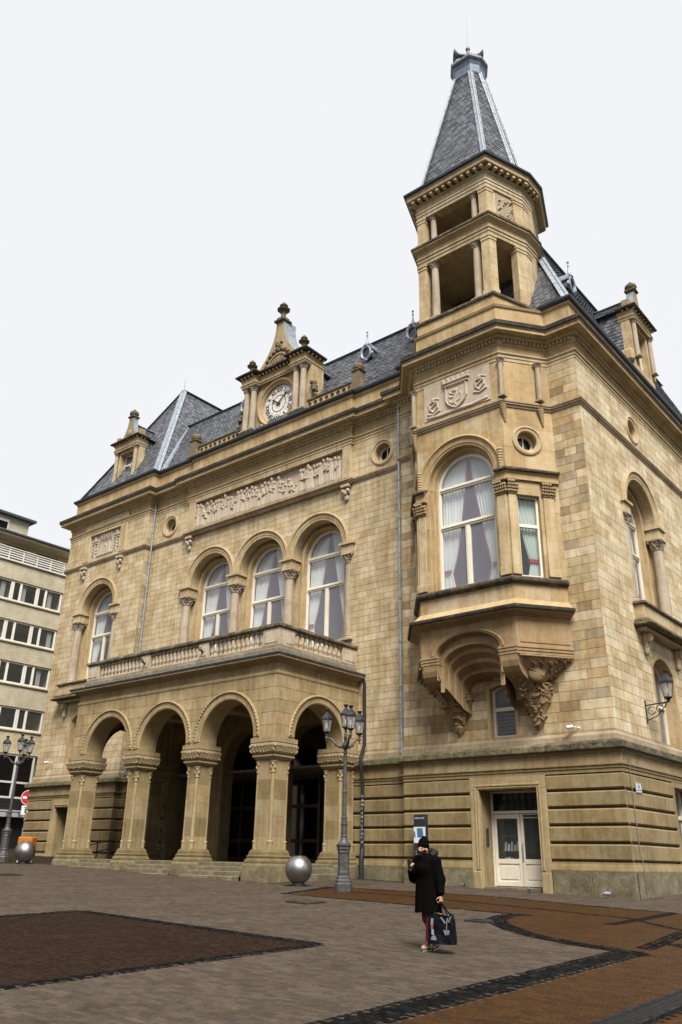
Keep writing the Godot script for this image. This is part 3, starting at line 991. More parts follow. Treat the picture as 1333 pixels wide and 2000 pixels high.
	sash_window(bld, FR * Transform3D(Basis.IDENTITY, Vector3(-32.25, 0, -0.4)), 1.0, 5.32, 8.28, 0.45, 7.2, true)
	for s in [5.75, 15.2]: sash_window(bld, FS * Transform3D(Basis.IDENTITY, Vector3(s, 0, -0.45)), 1.1, 5.07, 8.18, 0.5, 6.9, true)
	# blind slats behind the small window under the oriel
	var bl := node(bld, "window_blind")
	for k in 15:
		var b := MB.new()
		b.col = Color(0.10, 0.11, 0.12)
		b.xf = Transform3D(Basis(Vector3.RIGHT, 0.5), Vector3(-4.47, 5.4 + k * 0.13, -0.55))
		b.box(Vector3.ZERO, Vector3(0.9, 0.09, 0.008))
		put(bl, "slat", b, M.plastic)
	# rooms: linings behind the windows, coloured dark to stand for unlit depth
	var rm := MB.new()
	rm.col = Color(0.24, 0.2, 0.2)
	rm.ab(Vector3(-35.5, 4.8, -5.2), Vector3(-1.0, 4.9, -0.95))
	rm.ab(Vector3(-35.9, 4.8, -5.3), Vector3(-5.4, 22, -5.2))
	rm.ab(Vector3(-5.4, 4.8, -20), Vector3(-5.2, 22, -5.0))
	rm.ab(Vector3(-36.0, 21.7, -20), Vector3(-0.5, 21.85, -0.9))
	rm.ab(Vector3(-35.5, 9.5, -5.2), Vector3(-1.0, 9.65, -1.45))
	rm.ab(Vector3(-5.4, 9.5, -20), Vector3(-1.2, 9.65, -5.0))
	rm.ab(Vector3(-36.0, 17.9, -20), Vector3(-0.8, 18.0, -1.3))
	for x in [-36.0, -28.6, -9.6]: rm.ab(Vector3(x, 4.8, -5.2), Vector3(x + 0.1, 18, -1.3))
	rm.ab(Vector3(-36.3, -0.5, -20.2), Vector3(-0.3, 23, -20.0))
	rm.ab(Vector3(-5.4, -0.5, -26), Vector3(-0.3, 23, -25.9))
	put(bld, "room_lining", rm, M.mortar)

# two shafts of downpipe with brackets and a hopper
func downpipe(x: float, z: float, y0: float, y1: float, c: Color, r := 0.055):
	var b := MB.new()
	b.col = c
	b.tube([Vector3(x, y0, z), Vector3(x, y1, z)], r, 10)
	var o := put(bld, "downpipe", b, M.zinc)
	var y := y0 + 0.8
	while y < y1:
		var k := MB.new()
		k.col = c * 0.9
		k.lathe([Vector2(r, -0.03), Vector2(r + 0.018, -0.03), Vector2(r + 0.018, 0.03), Vector2(r, 0.03)], Vector3(x, y, z), 10)
		put(o, "pipe_bracket", k, M.zinc)
		y += 1.9

# ---------------------------------------------------------------- ground-floor doors
func glazed_door(cx: float, z: float, main: bool):
	# moulded stone surround
	var b := MB.new()
	b.col = Color(0.37, 0.295, 0.17)
	b.xf = Transform3D(Basis.IDENTITY, Vector3(cx, 0, z))
	var x0 := -1.55
	var x1 := 1.55
	for sg in [-1.0, 1.0]:
		b.ab(Vector3(sg * 1.55, -0.2, -0.2), Vector3(sg * 1.17, 3.45, 0.02), 0.02)
		b.ab(Vector3(sg * 1.34, 0.75, 0.02), Vector3(sg * 1.26, 3.55, 0.06), 0.02)
		b.ab(Vector3(sg * 1.24, 0.75, 0.02), Vector3(sg * 1.19, 3.49, 0.045), 0.015)
		b.ab(Vector3(sg * 1.5, -0.3, 0.02), Vector3(sg * 1.18, 0.7, 0.06), 0.02)
	b.ab(Vector3(-1.55, 3.451, -0.2), Vector3(1.55, 3.88, 0.02), 0.0)
	b.ab(Vector3(-1.34, 3.55, 0.02), Vector3(1.34, 3.63, 0.061), 0.02)
	b.ab(Vector3(-1.24, 3.48, 0.02), Vector3(1.24, 3.53, 0.046), 0.015)
	b.col = OLIVE
	reveal(b, rect_poly(-1.17, 0.0, 1.17, 3.45), -0.19, -1.0)
	var s := put(bld, "door_surround", b, M.stone)
	var st := MB.new()
	st.col = PLINTH
	st.xf = b.xf
	st.ab(Vector3(-1.17, -0.3, -1.0), Vector3(1.17, 0.2, -0.1), 0.01)
	put(s, "threshold", st, M.moss)
	var dz := -0.85
	var head := MB.new()
	head.col = WHITE * 0.95
	head.xf = b.xf
	for sg in [-1.0, 1.0]: head.ab(Vector3(sg * 1.17, 0.2, dz - 0.1), Vector3(sg * 1.1, 3.45, dz + 0.03), 0.01)
	head.ab(Vector3(-1.1, 2.66, dz - 0.1), Vector3(1.1, 2.76, dz + 0.03), 0.01)
	head.ab(Vector3(-1.1, 3.38, dz - 0.1), Vector3(1.1, 3.45, dz + 0.03), 0.01)
	put(s, "door_frame", head, M.paint)
	var tg := MB.new()
	tg.xf = b.xf
	tg.sheet(rect_poly(-1.1, 2.76, 1.1, 3.38), Vector3(0, 0, dz - 0.05), Vector3.RIGHT, UP)
	put(s, "transom_pane", tg, M.dark_glass)
	# iron scrolls in the transom light
	var gr := MB.new()
	gr.xf = b.xf
	gr.col = Color(0.03, 0.03, 0.03)
	for i in 9:
		var px := -0.98 + i * 0.245
		gr.tube([Vector3(px, 2.78, dz), Vector3(px, 3.36, dz)], 0.012, 6)
		gr.arc(Vector3(px + 0.12, 3.06, dz), Vector3.RIGHT, UP, 0.085, v2([-0.01, -0.01, 0.01, -0.01, 0.01, 0.01, -0.01, 0.01]), 0.3, 5.6, 12)
	put(s, "transom_grille", gr, M.iron)
	for sg in [-1.0, 1.0]:
		var d := node(bld, "door", Transform3D(Basis.IDENTITY, Vector3(cx + sg * 0.55, 0.22, z + dz)))
		var l := MB.new()
		l.col = WHITE
		var h := 2.42
		for k in [-1.0, 1.0]: l.ab(Vector3(k * 0.54, 0, -0.06), Vector3(k * 0.43, h, 0), 0.008)
		l.ab(Vector3(-0.43, 0, -0.06), Vector3(0.43, 0.16, 0), 0.008)
		l.ab(Vector3(-0.43, 0.74, -0.06), Vector3(0.43, 0.9, 0), 0.008)
		l.ab(Vector3(-0.43, h - 0.15, -0.06), Vector3(0.43, h, 0), 0.008)
		l.ab(Vector3(-0.43, 0.16, -0.05), Vector3(0.43, 0.74, -0.03))
		l.ab(Vector3(-0.35, 0.23, -0.03), Vector3(0.35, 0.67, -0.008), 0.02)
		put(d, "leaf", l, M.paint)
		var g := MB.new()
		g.sheet(rect_poly(-0.43, 0.9, 0.43, h - 0.15), Vector3(0, 0, -0.03), Vector3.RIGHT, UP)
		put(d, "pane", g, M.clear)
		if sg > 0:
			var hd := MB.new()
			hd.col = Color(0.3, 0.3, 0.31)
			hd.tube([Vector3(-0.47, 0.85, 0.0), Vector3(-0.47, 0.87, 0.06), Vector3(-0.47, 1.4, 0.06), Vector3(-0.47, 1.42, 0.0)], 0.014, 8)
			put(d, "pull_handle", hd, M.steel)
			var cl := MB.new()
			cl.col = DARK
			cl.ab(Vector3(-0.4, h - 0.1, 0.0), Vector3(0.35, h - 0.03, 0.06), 0.01)
			put(d, "door_closer", cl, M.plastic)
	if main:
		var ip := MB.new()
		ip.col = Color(0.03, 0.03, 0.035)
		ip.ab(Vector3(cx - 1.169, 1.55, z - 0.55), Vector3(cx - 1.13, 2.15, z - 0.38), 0.01)
		put(s, "intercom", ip, M.plastic)
	# hall behind the glass, with shelves of leaflets
	var hall := MB.new()
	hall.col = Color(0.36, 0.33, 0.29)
	hall.xf = b.xf
	hall.ab(Vector3(-1.6, 0.1, -3.1), Vector3(1.6, 4.4, -3.0))
	hall.ab(Vector3(-1.7, 0.1, -3.0), Vector3(-1.6, 4.4, -1.01))
	hall.ab(Vector3(1.6, 0.1, -3.0), Vector3(1.7, 4.4, -1.01))
	hall.ab(Vector3(-1.6, 4.3, -3.0), Vector3(1.6, 4.4, -1.01))
	hall.ab(Vector3(-1.6, 0.1, -3.0), Vector3(1.6, 0.2, -1.01))
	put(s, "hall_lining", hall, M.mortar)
	if main:
		var bk := thing("leaflet_rack", "rack of white and coloured leaflets behind the glass of the white double door", "rack", Vector3(cx - 0.55, 0.2, z - 1.25))
		var fr := MB.new()
		fr.col = Color(0.05, 0.05, 0.05)
		for k in 4: fr.ab(Vector3(-0.42, 0.05 + 0.55 * k, -0.15), Vector3(0.42, 0.08 + 0.55 * k, 0.1))
		for k in [-0.42, 0.4]: fr.ab(Vector3(k, 0, -0.15), Vector3(k + 0.02, 1.75, -0.12))
		put(bk, "shelves", fr, M.plastic)
		for k in 3:
			for i in 6:
				var lf := MB.new()
				lf.col = [Color(0.6, 0.6, 0.58), Color(0.35, 0.45, 0.35), Color(0.5, 0.42, 0.3), Color(0.3, 0.4, 0.5)][rng.randi() % 4]
				lf.xf = Transform3D(Basis(UP, rng.randf_range(-0.5, 0.5)) * Basis(Vector3.RIGHT, -0.15), Vector3(-0.33 + i * 0.13, 0.1 + k * 0.55, 0.0))
				lf.ab(Vector3(-0.05, 0, 0), Vector3(0.05, rng.randf_range(0.2, 0.42), 0.01))
				put(bk, "leaflet", lf, M.plastic)

# ---------------------------------------------------------------- the arcaded porch
func pier(cx: float, cz: float, wx: float, wz: float):
	var p := node(bld, "pier", Transform3D(Basis.IDENTITY, Vector3(cx, 0, cz)))
	var hx := wx * 0.5
	var hz := wz * 0.5
	var sq = func(e: float): return [Vector2(hx + e, -hz - e), Vector2(hx + e, hz + e), Vector2(-hx - e, hz + e), Vector2(-hx - e, -hz - e)]
	# pedestal: rough worn block
	var b := MB.new()
	b.col = jit(Color(0.30, 0.262, 0.165), 0.06)
	b.mould(sq.call(0.0), v2([-0.3, -0.3, 0.26, -0.3, 0.26, 0.55, 0.25, 0.72, 0.21, 0.8, -0.3, 0.8]), true)
	put(p, "pedestal", b, M.moss)
	var m := MB.new()
	m.col = OLIVE
	m.mould(sq.call(0.0), v2([-0.3, 0.8, 0.2, 0.8, 0.2, 0.88, 0.17, 0.94, 0.13, 0.97, 0.15, 1.05, 0.1, 1.08, 0.08, 1.2, 0.02, 1.28, -0.3, 1.28]), true)
	put(p, "pier_base", m, M.moss)
	# shaft: five big drums with chamfered corners
	var ys := [1.28, 1.75, 2.45, 3.05, 3.75, 4.5]
	for k in 5:
		var s := MB.new()
		s.col = pick([OLIVE, Color(0.38, 0.3, 0.165), Color(0.36, 0.285, 0.175)])
		var c := 0.11
		var oct := PackedVector2Array([Vector2(hx, -hz + c), Vector2(hx, hz - c), Vector2(hx - c, hz - c), Vector2(hx - c, hz), Vector2(-hx + c, hz), Vector2(-hx + c, hz - c), Vector2(-hx, hz - c), Vector2(-hx, -hz + c), Vector2(-hx + c, -hz + c), Vector2(-hx + c, -hz), Vector2(hx - c, -hz), Vector2(hx - c, -hz + c)])
		s.prism(oct, Vector3(0, ys[k] + 0.003, 0), Vector3.RIGHT, Vector3(0, 0, -1), 0, ys[k + 1] - ys[k] - 0.006)
		put(p, "stone_block", s, M.stone)
	for sx in [-1.0, 1.0]:
		for sz in [-1.0, 1.0]:
			var t := MB.new()
			t.col = Color(0.37, 0.3, 0.175)
			var q := Vector3(sx * (hx - 0.07), 0, sz * (hz - 0.07))
			t.lathe([Vector2(0.1, 1.28), Vector2(0.1, 1.5), Vector2(0.115, 1.52), Vector2(0.115, 1.57), Vector2(0.075, 1.6), Vector2(0.075, 4.0), Vector2(0.1, 4.02), Vector2(0.1, 4.06), Vector2(0.08, 4.08), Vector2(0.1, 4.3), Vector2(0.15, 4.46)], q, 10)
			for i in 6:
				var a := TAU * i / 6
				t.ball(q + Vector3(cos(a) * 0.09, 4.2 + 0.12 * (i % 2), sin(a) * 0.09), Vector3(0.05, 0.08, 0.05), 6, 4)
			put(p, "colonnette", t, M.stone)
	var im := MB.new()
	im.col = Color(0.37, 0.295, 0.17)
	im.mould(sq.call(0.0), v2([-0.3, 4.5, 0.04, 4.5, 0.1, 4.58, 0.14, 4.6, 0.14, 4.66, -0.3, 4.66]), true)
	im.mould(sq.call(0.0), v2([-0.3, 5.13, 0.21, 5.13, 0.21, 5.3, -0.3, 5.3]), true)
	im.col = Color(0.33, 0.265, 0.155)
	im.mould(sq.call(0.0), v2([-0.3, 4.66, 0.1, 4.66, 0.17, 4.74, 0.21, 4.86, 0.23, 4.98, 0.2, 5.1, 0.15, 5.13, -0.3, 5.13]), true)
	# carved foliage on the rounded band
	for side in 4:
		var along := hx if side % 2 == 0 else hz
		var off := hz if side % 2 == 0 else hx
		var n := int((along + 0.25) * 2 / 0.17)
		for i in n:
			for r in 2:
				var s := lerpf(-along - 0.2, along + 0.2, (i + 0.5 * r) / (n - 0.5))
				var pp := Vector3(s, 4.8 + r * 0.2, off + (0.17 if r == 0 else 0.21))
				var bs := Basis(UP, PI / 2 * side) * Basis(Vector3(0, 0, 1), rng.randf_range(-1.2, 1.2))
				im.ball(Basis(UP, PI / 2 * side) * pp, Vector3(0.1, 0.045, 0.05), 6, 4, bs)
	put(p, "carved_impost", im, M.carved)

func baluster_mesh() -> ArrayMesh:
	if cache.has("bal"): return cache["bal"]
	var b := MB.new()
	b.col = PALE * 0.93
	b.box(Vector3(0, 0.04, 0), Vector3(0.2, 0.08, 0.2), 0.012)
	b.box(Vector3(0, 0.68, 0), Vector3(0.2, 0.08, 0.2), 0.012)
	b.lathe(v2([0.07, 0.08, 0.085, 0.1, 0.06, 0.14, 0.075, 0.2, 0.098, 0.27, 0.09, 0.34, 0.065, 0.45, 0.052, 0.54, 0.05, 0.58, 0.075, 0.6, 0.075, 0.62, 0.055, 0.64]), Vector3.ZERO, 10)
	cache["bal"] = b.mesh()
	return cache["bal"]

func build_porch():
	var xr := -11.8
	var xl := -25.4
	var zf := 4.5
	# walls over the arches, blocks cut round the arches
	var F := Transform3D(Basis.IDENTITY, Vector3(0, 0, zf))
	var holes := []
	var cs := [-22.65, -18.6, -14.55]
	var pal := [Color(0.40, 0.318, 0.185), Color(0.37, 0.292, 0.165), Color(0.42, 0.335, 0.2)]
	for c in cs: holes.append(arch_poly(c, 1.575, 5.0, 5.4, 1.575, 24))
	ashlar(F, xl, xr, 5.3, 7.75, holes, 0.49, 0.7, 1.1, pal)
	var FX := Transform3D(Basis(Vector3(0, 0, -1), UP, Vector3(1, 0, 0)), Vector3(xr, 0, 0))
	var FL := Transform3D(Basis(Vector3(0, 0, 1), UP, Vector3(-1, 0, 0)), Vector3(xl, 0, 0))
	ashlar(FX, -zf, 0.65, 5.3, 7.75, [arch_poly(-1.9, 1.5, 5.0, 5.4, 1.5, 24)], 0.49, 0.7, 1.1, pal)
	ashlar(FL, -0.65, zf, 5.3, 7.75, [arch_poly(1.9, 1.5, 5.0, 5.4, 1.5, 24)], 0.49, 0.7, 1.1, pal)
	for q in [[F, cs, 1.575], [FX, [-1.9], 1.5], [FL, [1.9], 1.5]]:
		for c in q[1]:
			var a := MB.new()
			a.xf = q[0]
			a.col = Color(0.39, 0.31, 0.18)
			var r: float = q[2]
			a.arc(Vector3(c, 5.4, 0), Vector3.RIGHT, UP, r, v2([0, -0.9, 0.12, -0.9, 0.12, -0.1, 0.36, -0.1, 0.37, 0.05, 0.3, 0.1, 0.27, 0.07, 0.25, 0.05, 0.05, 0.045, 0, 0.02]), 0, PI, 28)
			# string of carved beads on the outer band
			a.col = Color(0.33, 0.265, 0.155)
			for i in 40:
				var t := PI * (i + 0.5) / 40
				a.ball(Vector3(c + cos(t) * (r + 0.31), 5.4 + sin(t) * (r + 0.31), 0.09), Vector3(0.05, 0.05, 0.04), 6, 4)
			for sg in [-1.0, 1.0]: a.ab(Vector3(c + sg * r, 5.3, -0.9), Vector3(c + sg * (r + 0.12), 5.4, 0.02))
			put(bld, "archivolt", a, M.stone)
	# inner faces and soffit of the arcade
	var inn := MB.new()
	inn.col = Color(0.39, 0.31, 0.18)
	for p in clip([rect_poly(xl, 5.3, xr, 7.75)], holes): inn.sheet(p, Vector3(0, 0, zf - 0.9), Vector3.RIGHT, UP)
	for p in clip([rect_poly(-zf, 5.3, 0.65, 7.75)], [arch_poly(-1.9, 1.5, 5.0, 5.4, 1.5, 24)]): inn.sheet(p, FX.origin - Vector3(0.9, 0, 0), FX.basis.x, UP)
	for p in clip([rect_poly(-0.65, 5.3, zf, 7.75)], [arch_poly(1.9, 1.5, 5.0, 5.4, 1.5, 24)]): inn.sheet(p, FL.origin + Vector3(0.9, 0, 0), FL.basis.x, UP)
	inn.ab(Vector3(xl + 0.1, 7.5, -0.6), Vector3(xr - 0.1, 7.7, zf - 0.1))
	# ribs of the vault between the bays
	for x in [-16.57, -20.62]:
		inn.ab(Vector3(x - 0.3, 6.9, -0.6), Vector3(x + 0.3, 7.52, zf - 0.9), 0.05)
	put(bld, "porch_ceiling", inn, M.stone)
	# piers
	for q in [[-12.33, 3.97, 0.9, 0.88], [-16.575, 3.98, 0.62, 0.82], [-20.625, 3.98, 0.62, 0.82], [-24.87, 3.97, 0.9, 0.88], [-12.33, -0.05, 0.9, 0.9], [-24.87, -0.05, 0.9, 0.9]]: pier(q[0], q[1], q[2], q[3])
	# floor and steps
	var fl := MB.new()
	fl.col = Color(0.26, 0.235, 0.165)
	fl.ab(Vector3(xl + 0.2, -0.3, -0.6), Vector3(xr - 0.2, 0.82, zf - 0.35), 0.02)
	var flo := put(bld, "porch_floor", fl, M.moss)
	for c in cs:
		for k in 3:
			var s := MB.new()
			s.col = jit(Color(0.27, 0.24, 0.165), 0.06)
			s.ab(Vector3(c - 1.5, -0.3, zf - 0.36), Vector3(c + 1.5, 0.67 - 0.16 * k, zf - 0.05 + 0.33 * k), 0.02)
			put(flo, "step", s, M.moss)
	for k in 2:
		var s := MB.new()
		s.col = Color(0.27, 0.24, 0.165)
		s.ab(Vector3(xr - 0.25, -0.3, 0.7), Vector3(xr + 0.1 + 0.33 * k, 0.67 - 0.2 * k, 3.0), 0.02)
		put(flo, "step", s, M.moss)
	# inner wall with three arched doorways
	var FI := Transform3D(Basis.IDENTITY, Vector3(0, 0, -0.6))
	var dh := []
	for cx in [-22.65, -18.6, -14.55]: dh.append(arch_poly(cx, 1.6, 0.5, 5.1, 1.6, 20))
	ashlar(FI, -24.3, -12.9, 0.0, 7.7, dh, 0.55, 0.8, 1.4, RUST)
	var ve := MB.new()
	ve.col = Color(0.30, 0.25, 0.17)
	ve.ab(Vector3(-24.6, 7.0, -4.6), Vector3(-12.6, 7.2, -0.7))
	ve.ab(Vector3(-24.8, 0.0, -4.6), Vector3(-24.4, 7.2, -0.7))
	ve.ab(Vector3(-12.8, 0.0, -4.6), Vector3(-12.4, 7.2, -0.7))
	ve.ab(Vector3(-24.6, 0.3, -4.6), Vector3(-12.6, 0.8, -0.61))
	ve.ab(Vector3(-24.6, 0.3, -4.8), Vector3(-12.6, 7.2, -4.6))
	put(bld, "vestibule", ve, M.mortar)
	for cx in [-22.65, -18.6, -14.55]:
		var d := node(bld, "entrance_door", Transform3D(Basis.IDENTITY, Vector3(cx, 0.82, -4.4)))
		var rv := MB.new()
		rv.col = OLIVE * 0.8
		reveal(rv, arch_poly(0, 1.6, -0.3, 4.28, 1.6, 20), 3.8, 3.1)
		put(d, "door_reveal", rv, M.stone)
		var g := MB.new()
		g.sheet(arch_poly(0, 1.5, 0, 4.0, 1.5, 16), Vector3.ZERO, Vector3.RIGHT, UP)
		put(d, "pane", g, M.dark_glass)
		for sg in [-1.0, 0.0, 1.0]:
			var fr := MB.new()
			fr.col = Color(0.07, 0.045, 0.03)
			fr.ab(Vector3(sg * 1.42 - 0.08, 0, 0.0), Vector3(sg * 1.42 + 0.08, 4.0, 0.07), 0.01)
			if sg == 0.0:
				for y in [0.1, 1.0, 2.6, 3.95]: fr.ab(Vector3(-1.34, y - 0.08, 0.002), Vector3(1.34, y + 0.08, 0.065), 0.01)
			put(d, "door_frame", fr, M.paint)
	# entablature and balcony
	var pth := [Vector2(xr, -0.65), Vector2(xr, zf), Vector2(xl, zf), Vector2(xl, -0.65)]
	band("architrave", pth, [-0.3, 7.75, 0.03, 7.75, 0.05, 7.8, 0.05, 7.86, 0.02, 7.9, -0.3, 7.9], M.stone, Color(0.40, 0.318, 0.185))
	band("frieze_band", pth, [-0.3, 7.9, 0.0, 7.9, 0.0, 8.22, 0.1, 8.28, 0.22, 8.34, 0.26, 8.36, -0.3, 8.36], M.stone, Color(0.38, 0.3, 0.178))
	band("cornice", pth, [-0.3, 8.36, 0.34, 8.36, 0.36, 8.38, 0.36, 8.47, -0.3, 8.48], M.stone, Color(0.37, 0.3, 0.19))
	band("lead_flashing", pth, [-0.3, 8.48, 0.4, 8.47, 0.42, 8.53, 0.39, 8.56, -0.3, 8.62], M.zinc, Color(0.16, 0.165, 0.18))
	var deck := MB.new()
	deck.col = Color(0.2, 0.19, 0.17)
	deck.ab(Vector3(xl + 0.2, 8.1, -0.6), Vector3(xr - 0.2, 8.64, zf - 0.2))
	put(bld, "balcony_floor", deck, M.moss)
	var bp := [Vector2(xr - 0.12, -0.65), Vector2(xr - 0.12, zf - 0.12), Vector2(xl + 0.12, zf - 0.12), Vector2(xl + 0.12, -0.65)]
	band("balustrade_base", bp, [-0.4, 8.6, 0.02, 8.6, 0.02, 8.85, 0.0, 8.88, -0.02, 8.98, -0.4, 8.98], M.moss, Color(0.36, 0.31, 0.24))
	band("handrail", bp, [-0.4, 9.7, -0.02, 9.7, 0.02, 9.74, 0.06, 9.76, 0.06, 9.86, 0.02, 9.9, -0.36, 9.9, -0.4, 9.86], M.crust, Color(0.45, 0.4, 0.29))
	# run along each side: pedestals and balusters between them
	var ped = func(x0: float, z0: float, x1: float, z1: float, front: bool):
		var b := MB.new()
		b.col = PALE * 0.9
		b.ab(Vector3(x0, 8.98, z0), Vector3(x1, 9.7, z1), 0.015)
		var o := put(bld, "pedestal", b, M.stone)
		var k := MB.new()
		k.col = PALE * 0.96
		if front: k.ab(Vector3(x0 + 0.12, 9.1, z1), Vector3(x1 - 0.12, 9.58, z1 + 0.02), 0.015)
		else: k.ab(Vector3(x1, 9.1, z0 + 0.12), Vector3(x1 + 0.02, 9.58, z1 - 0.12), 0.015)
		put(o, "raised_panel", k, M.stone)
		return o
	var zb := zf - 0.14
	var px := [[xr - 1.1, xr - 0.14], [-16.9, -16.25], [-20.95, -20.3], [xl + 0.14, xl + 1.1]]
	for i in 4:
		ped.call(px[i][0], zb - 0.3, px[i][1], zb, true)
		if i in [1, 2]:
			# clawed spotlight bracket
			var cl := MB.new()
			cl.col = Color(0.06, 0.06, 0.065)
			var c := Vector3((px[i][0] + px[i][1]) * 0.5, 9.3, zb + 0.05)
			cl.box(c, Vector3(0.1, 0.1, 0.1), 0.02)
			for k in 4: cl.tube([c, c + Vector3(-0.09 + 0.06 * k, 0.05, 0.12), c + Vector3(-0.13 + 0.085 * k, 0.16, 0.2)], 0.016, 6)
			put(bld, "spotlight_bracket", cl, M.iron)
	for i in 3:
		var a: float = px[i][0]
		var e: float = px[i + 1][1]
		var n := 12 if i != 1 else 13
		for k in n: put(bld, "baluster", baluster_mesh(), M.stone, Transform3D(Basis.IDENTITY, Vector3(lerpf(a, e, (k + 0.5) / n), 8.98, zb - 0.15)))
	for sd in [xr - 0.14, xl + 0.44]:
		ped.call(sd - 0.3, zb - 0.95, sd, zb - 0.301, false)
		ped.call(sd - 0.3, -0.64, sd, 0.3, false)
		for k in 10: put(bld, "baluster", baluster_mesh(), M.stone, Transform3D(Basis.IDENTITY, Vector3(sd - 0.15, 8.98, lerpf(0.3, zb - 0.95, (k + 0.5) / 10))))
	# black rainwater pipe in the corner by the porch, scuffed with stickers
	var pb := MB.new()
	pb.col = Color(0.03, 0.03, 0.033)
	pb.tube([Vector3(-11.3, 8.3, -0.3), Vector3(-11.3, 8.1, -0.42), Vector3(-11.3, 5.5, -0.45), Vector3(-11.3, 5.0, -0.2), Vector3(-11.3, 4.4, -0.25), Vector3(-11.3, 4.0, -0.35), Vector3(-11.3, 1.5, -0.35)], 0.07, 10)
	pb.tube([Vector3(-11.3, 1.5, -0.35), Vector3(-11.3, 1.3, -0.35), Vector3(-11.22, 1.1, -0.2), Vector3(-11.22, 0.2, -0.2)], 0.1, 10)
	var dp := put(bld, "downpipe", pb, M.iron)
	for i in 12:
		var k := MB.new()
		k.col = [Color(0.22, 0.22, 0.21), Color(0.2, 0.06, 0.05), Color(0.06, 0.2, 0.14), Color(0.12, 0.12, 0.11), Color(0.12, 0.16, 0.22)][rng.randi() % 5]
		var y := 1.6 + i * 0.16 + rng.randf_range(0, 0.05)
		k.arc(Vector3(-11.3, y, -0.35), Vector3.RIGHT, Vector3(0, 0, -1), 0.0705, v2([0, 0, 0.002, 0, 0.002, 0.08, 0, 0.08]), -2.2, -0.4 + rng.randf_range(-0.6, 0.4), 8)
		put(dp, "sticker", k, M.plastic)

# ---------------------------------------------------------------- carved panels
func seg_d(p: Vector2, a: Vector2, b: Vector2) -> float:
	var t := clampf((p - a).dot(b - a) / maxf((b - a).length_squared(), 1e-6), 0, 1)
	return p.distance_to(a + (b - a) * t)

func frieze_relief():
	var W := 11.12
	var H := 1.78
	var figs := []
	var x := 0.14
	while x < W - 0.1:
		var centre := x / W
		var low := centre > 0.6 and centre < 0.73           # a cart and a reclining group
		var h := rng.randf_range(0.95, 1.25) if low else rng.randf_range(1.38, 1.7)
		if rng.randf() < 0.14: h *= 0.72
		figs.append([x, h, rng.randf_range(0.17, 0.24), rng.randf_range(-0.25, 0.25), rng.randf_range(0.35, 0.8), rng.randf_range(0.09, 0.2), rng.randf() * 6.0, 1.0 if rng.randf() < 0.5 else -1.0])
		x += rng.randf_range(0.17, 0.33)
	var f = func(px: float, py: float) -> float:
		var z := 0.0
		for g in figs:
			var dx: float = px - g[0]
			if absf(dx) > 0.5: continue
			var h: float = g[1]
			var v: float = py / h
			if v < 0.84:
				var wv: float = g[2] * (1.05 - 0.28 * v if v > 0.35 else 1.25 - 0.85 * v)
				var lean: float = dx - g[3] * 0.12 * v
				if v < 0.13: lean = absf(lean) - 0.06; wv = 0.06
				if absf(lean) < wv:
					var q := sqrt(1.0 - pow(lean / wv, 2.0))
					var k: float = g[5] * pow(q, 0.6) + 0.012 * sin(lean * 48.0 + g[6]) * (1.0 if v < 0.6 else 0.4)
					z = maxf(z, k)
			var hd := Vector2(dx - g[3] * 0.12, py - h * 0.9)
			var r := Vector2(hd.x / 0.1, hd.y / (h * 0.09)).length()
			if r < 1.0: z = maxf(z, g[5] * 0.7 + 0.11 * sqrt(1.0 - r * r))
			if hd.y > 0.01 and hd.y < 0.075 and absf(hd.x) < 0.11 and g[6] > 4.0: z = maxf(z, 0.1)
			var arm := minf(seg_d(Vector2(dx, py), Vector2(g[7] * 0.11, h * 0.74), Vector2(g[7] * 0.2, h * 0.55)), seg_d(Vector2(dx, py), Vector2(g[7] * 0.2, h * 0.55), Vector2(g[7] * (0.2 - g[4] * 0.25), h * (0.4 + g[4] * 0.3))))
			if arm < 0.05: z = maxf(z, g[5] + 0.02 + 0.5 * sqrt(0.0025 - arm * arm))
		return z
	var b := MB.new()
	b.col = PALE
	b.field(Vector3(-24.02, 18.4, -0.73), Vector3.RIGHT, UP, W, H, 560, 90, f)
	var o := put(bld, "carved_frieze", b, M.carved)
	o.set_meta("label", "long pale relief of standing robed figures")
	var fr := MB.new()
	fr.col = TAN
	for q in [[-24.66, -24.02], [-12.9, -12.34]]: fr.ab(Vector3(q[0], 18.38, -0.75), Vector3(q[1], 20.26, -0.49), 0.015)
	fr.ab(Vector3(-24.02, 20.1, -0.75), Vector3(-12.9, 20.26, -0.47), 0.02)
	fr.col = GREY
	fr.ab(Vector3(-24.7, 18.2, -0.6), Vector3(-12.3, 18.41, -0.3), 0.03)
	put(o, "panel_frame", fr, M.stone)
	for x2 in [-24.34, -12.62]: bracket(FC, x2)

func bracket(f: Transform3D, x: float):
	var k := MB.new()
	k.xf = f
	k.col = PALE * 0.95
	k.ab(Vector3(x - 0.26, 17.88, 0), Vector3(x + 0.26, 18.04, 0.3), 0.03)
	k.ab(Vector3(x - 0.2, 17.55, 0), Vector3(x + 0.2, 17.88, 0.2), 0.06)
	for s in [-1.0, 1.0]: k.ball(Vector3(x + s * 0.15, 17.72, 0.18), Vector3(0.09, 0.12, 0.1), 8, 6)
	k.ball(Vector3(x, 17.6, 0.17), Vector3(0.12, 0.16, 0.1), 8, 6)
	k.ball(Vector3(x, 17.38, 0.08), Vector3(0.14, 0.2, 0.1), 8, 6)
	put(bld, "bracket", k, M.carved)

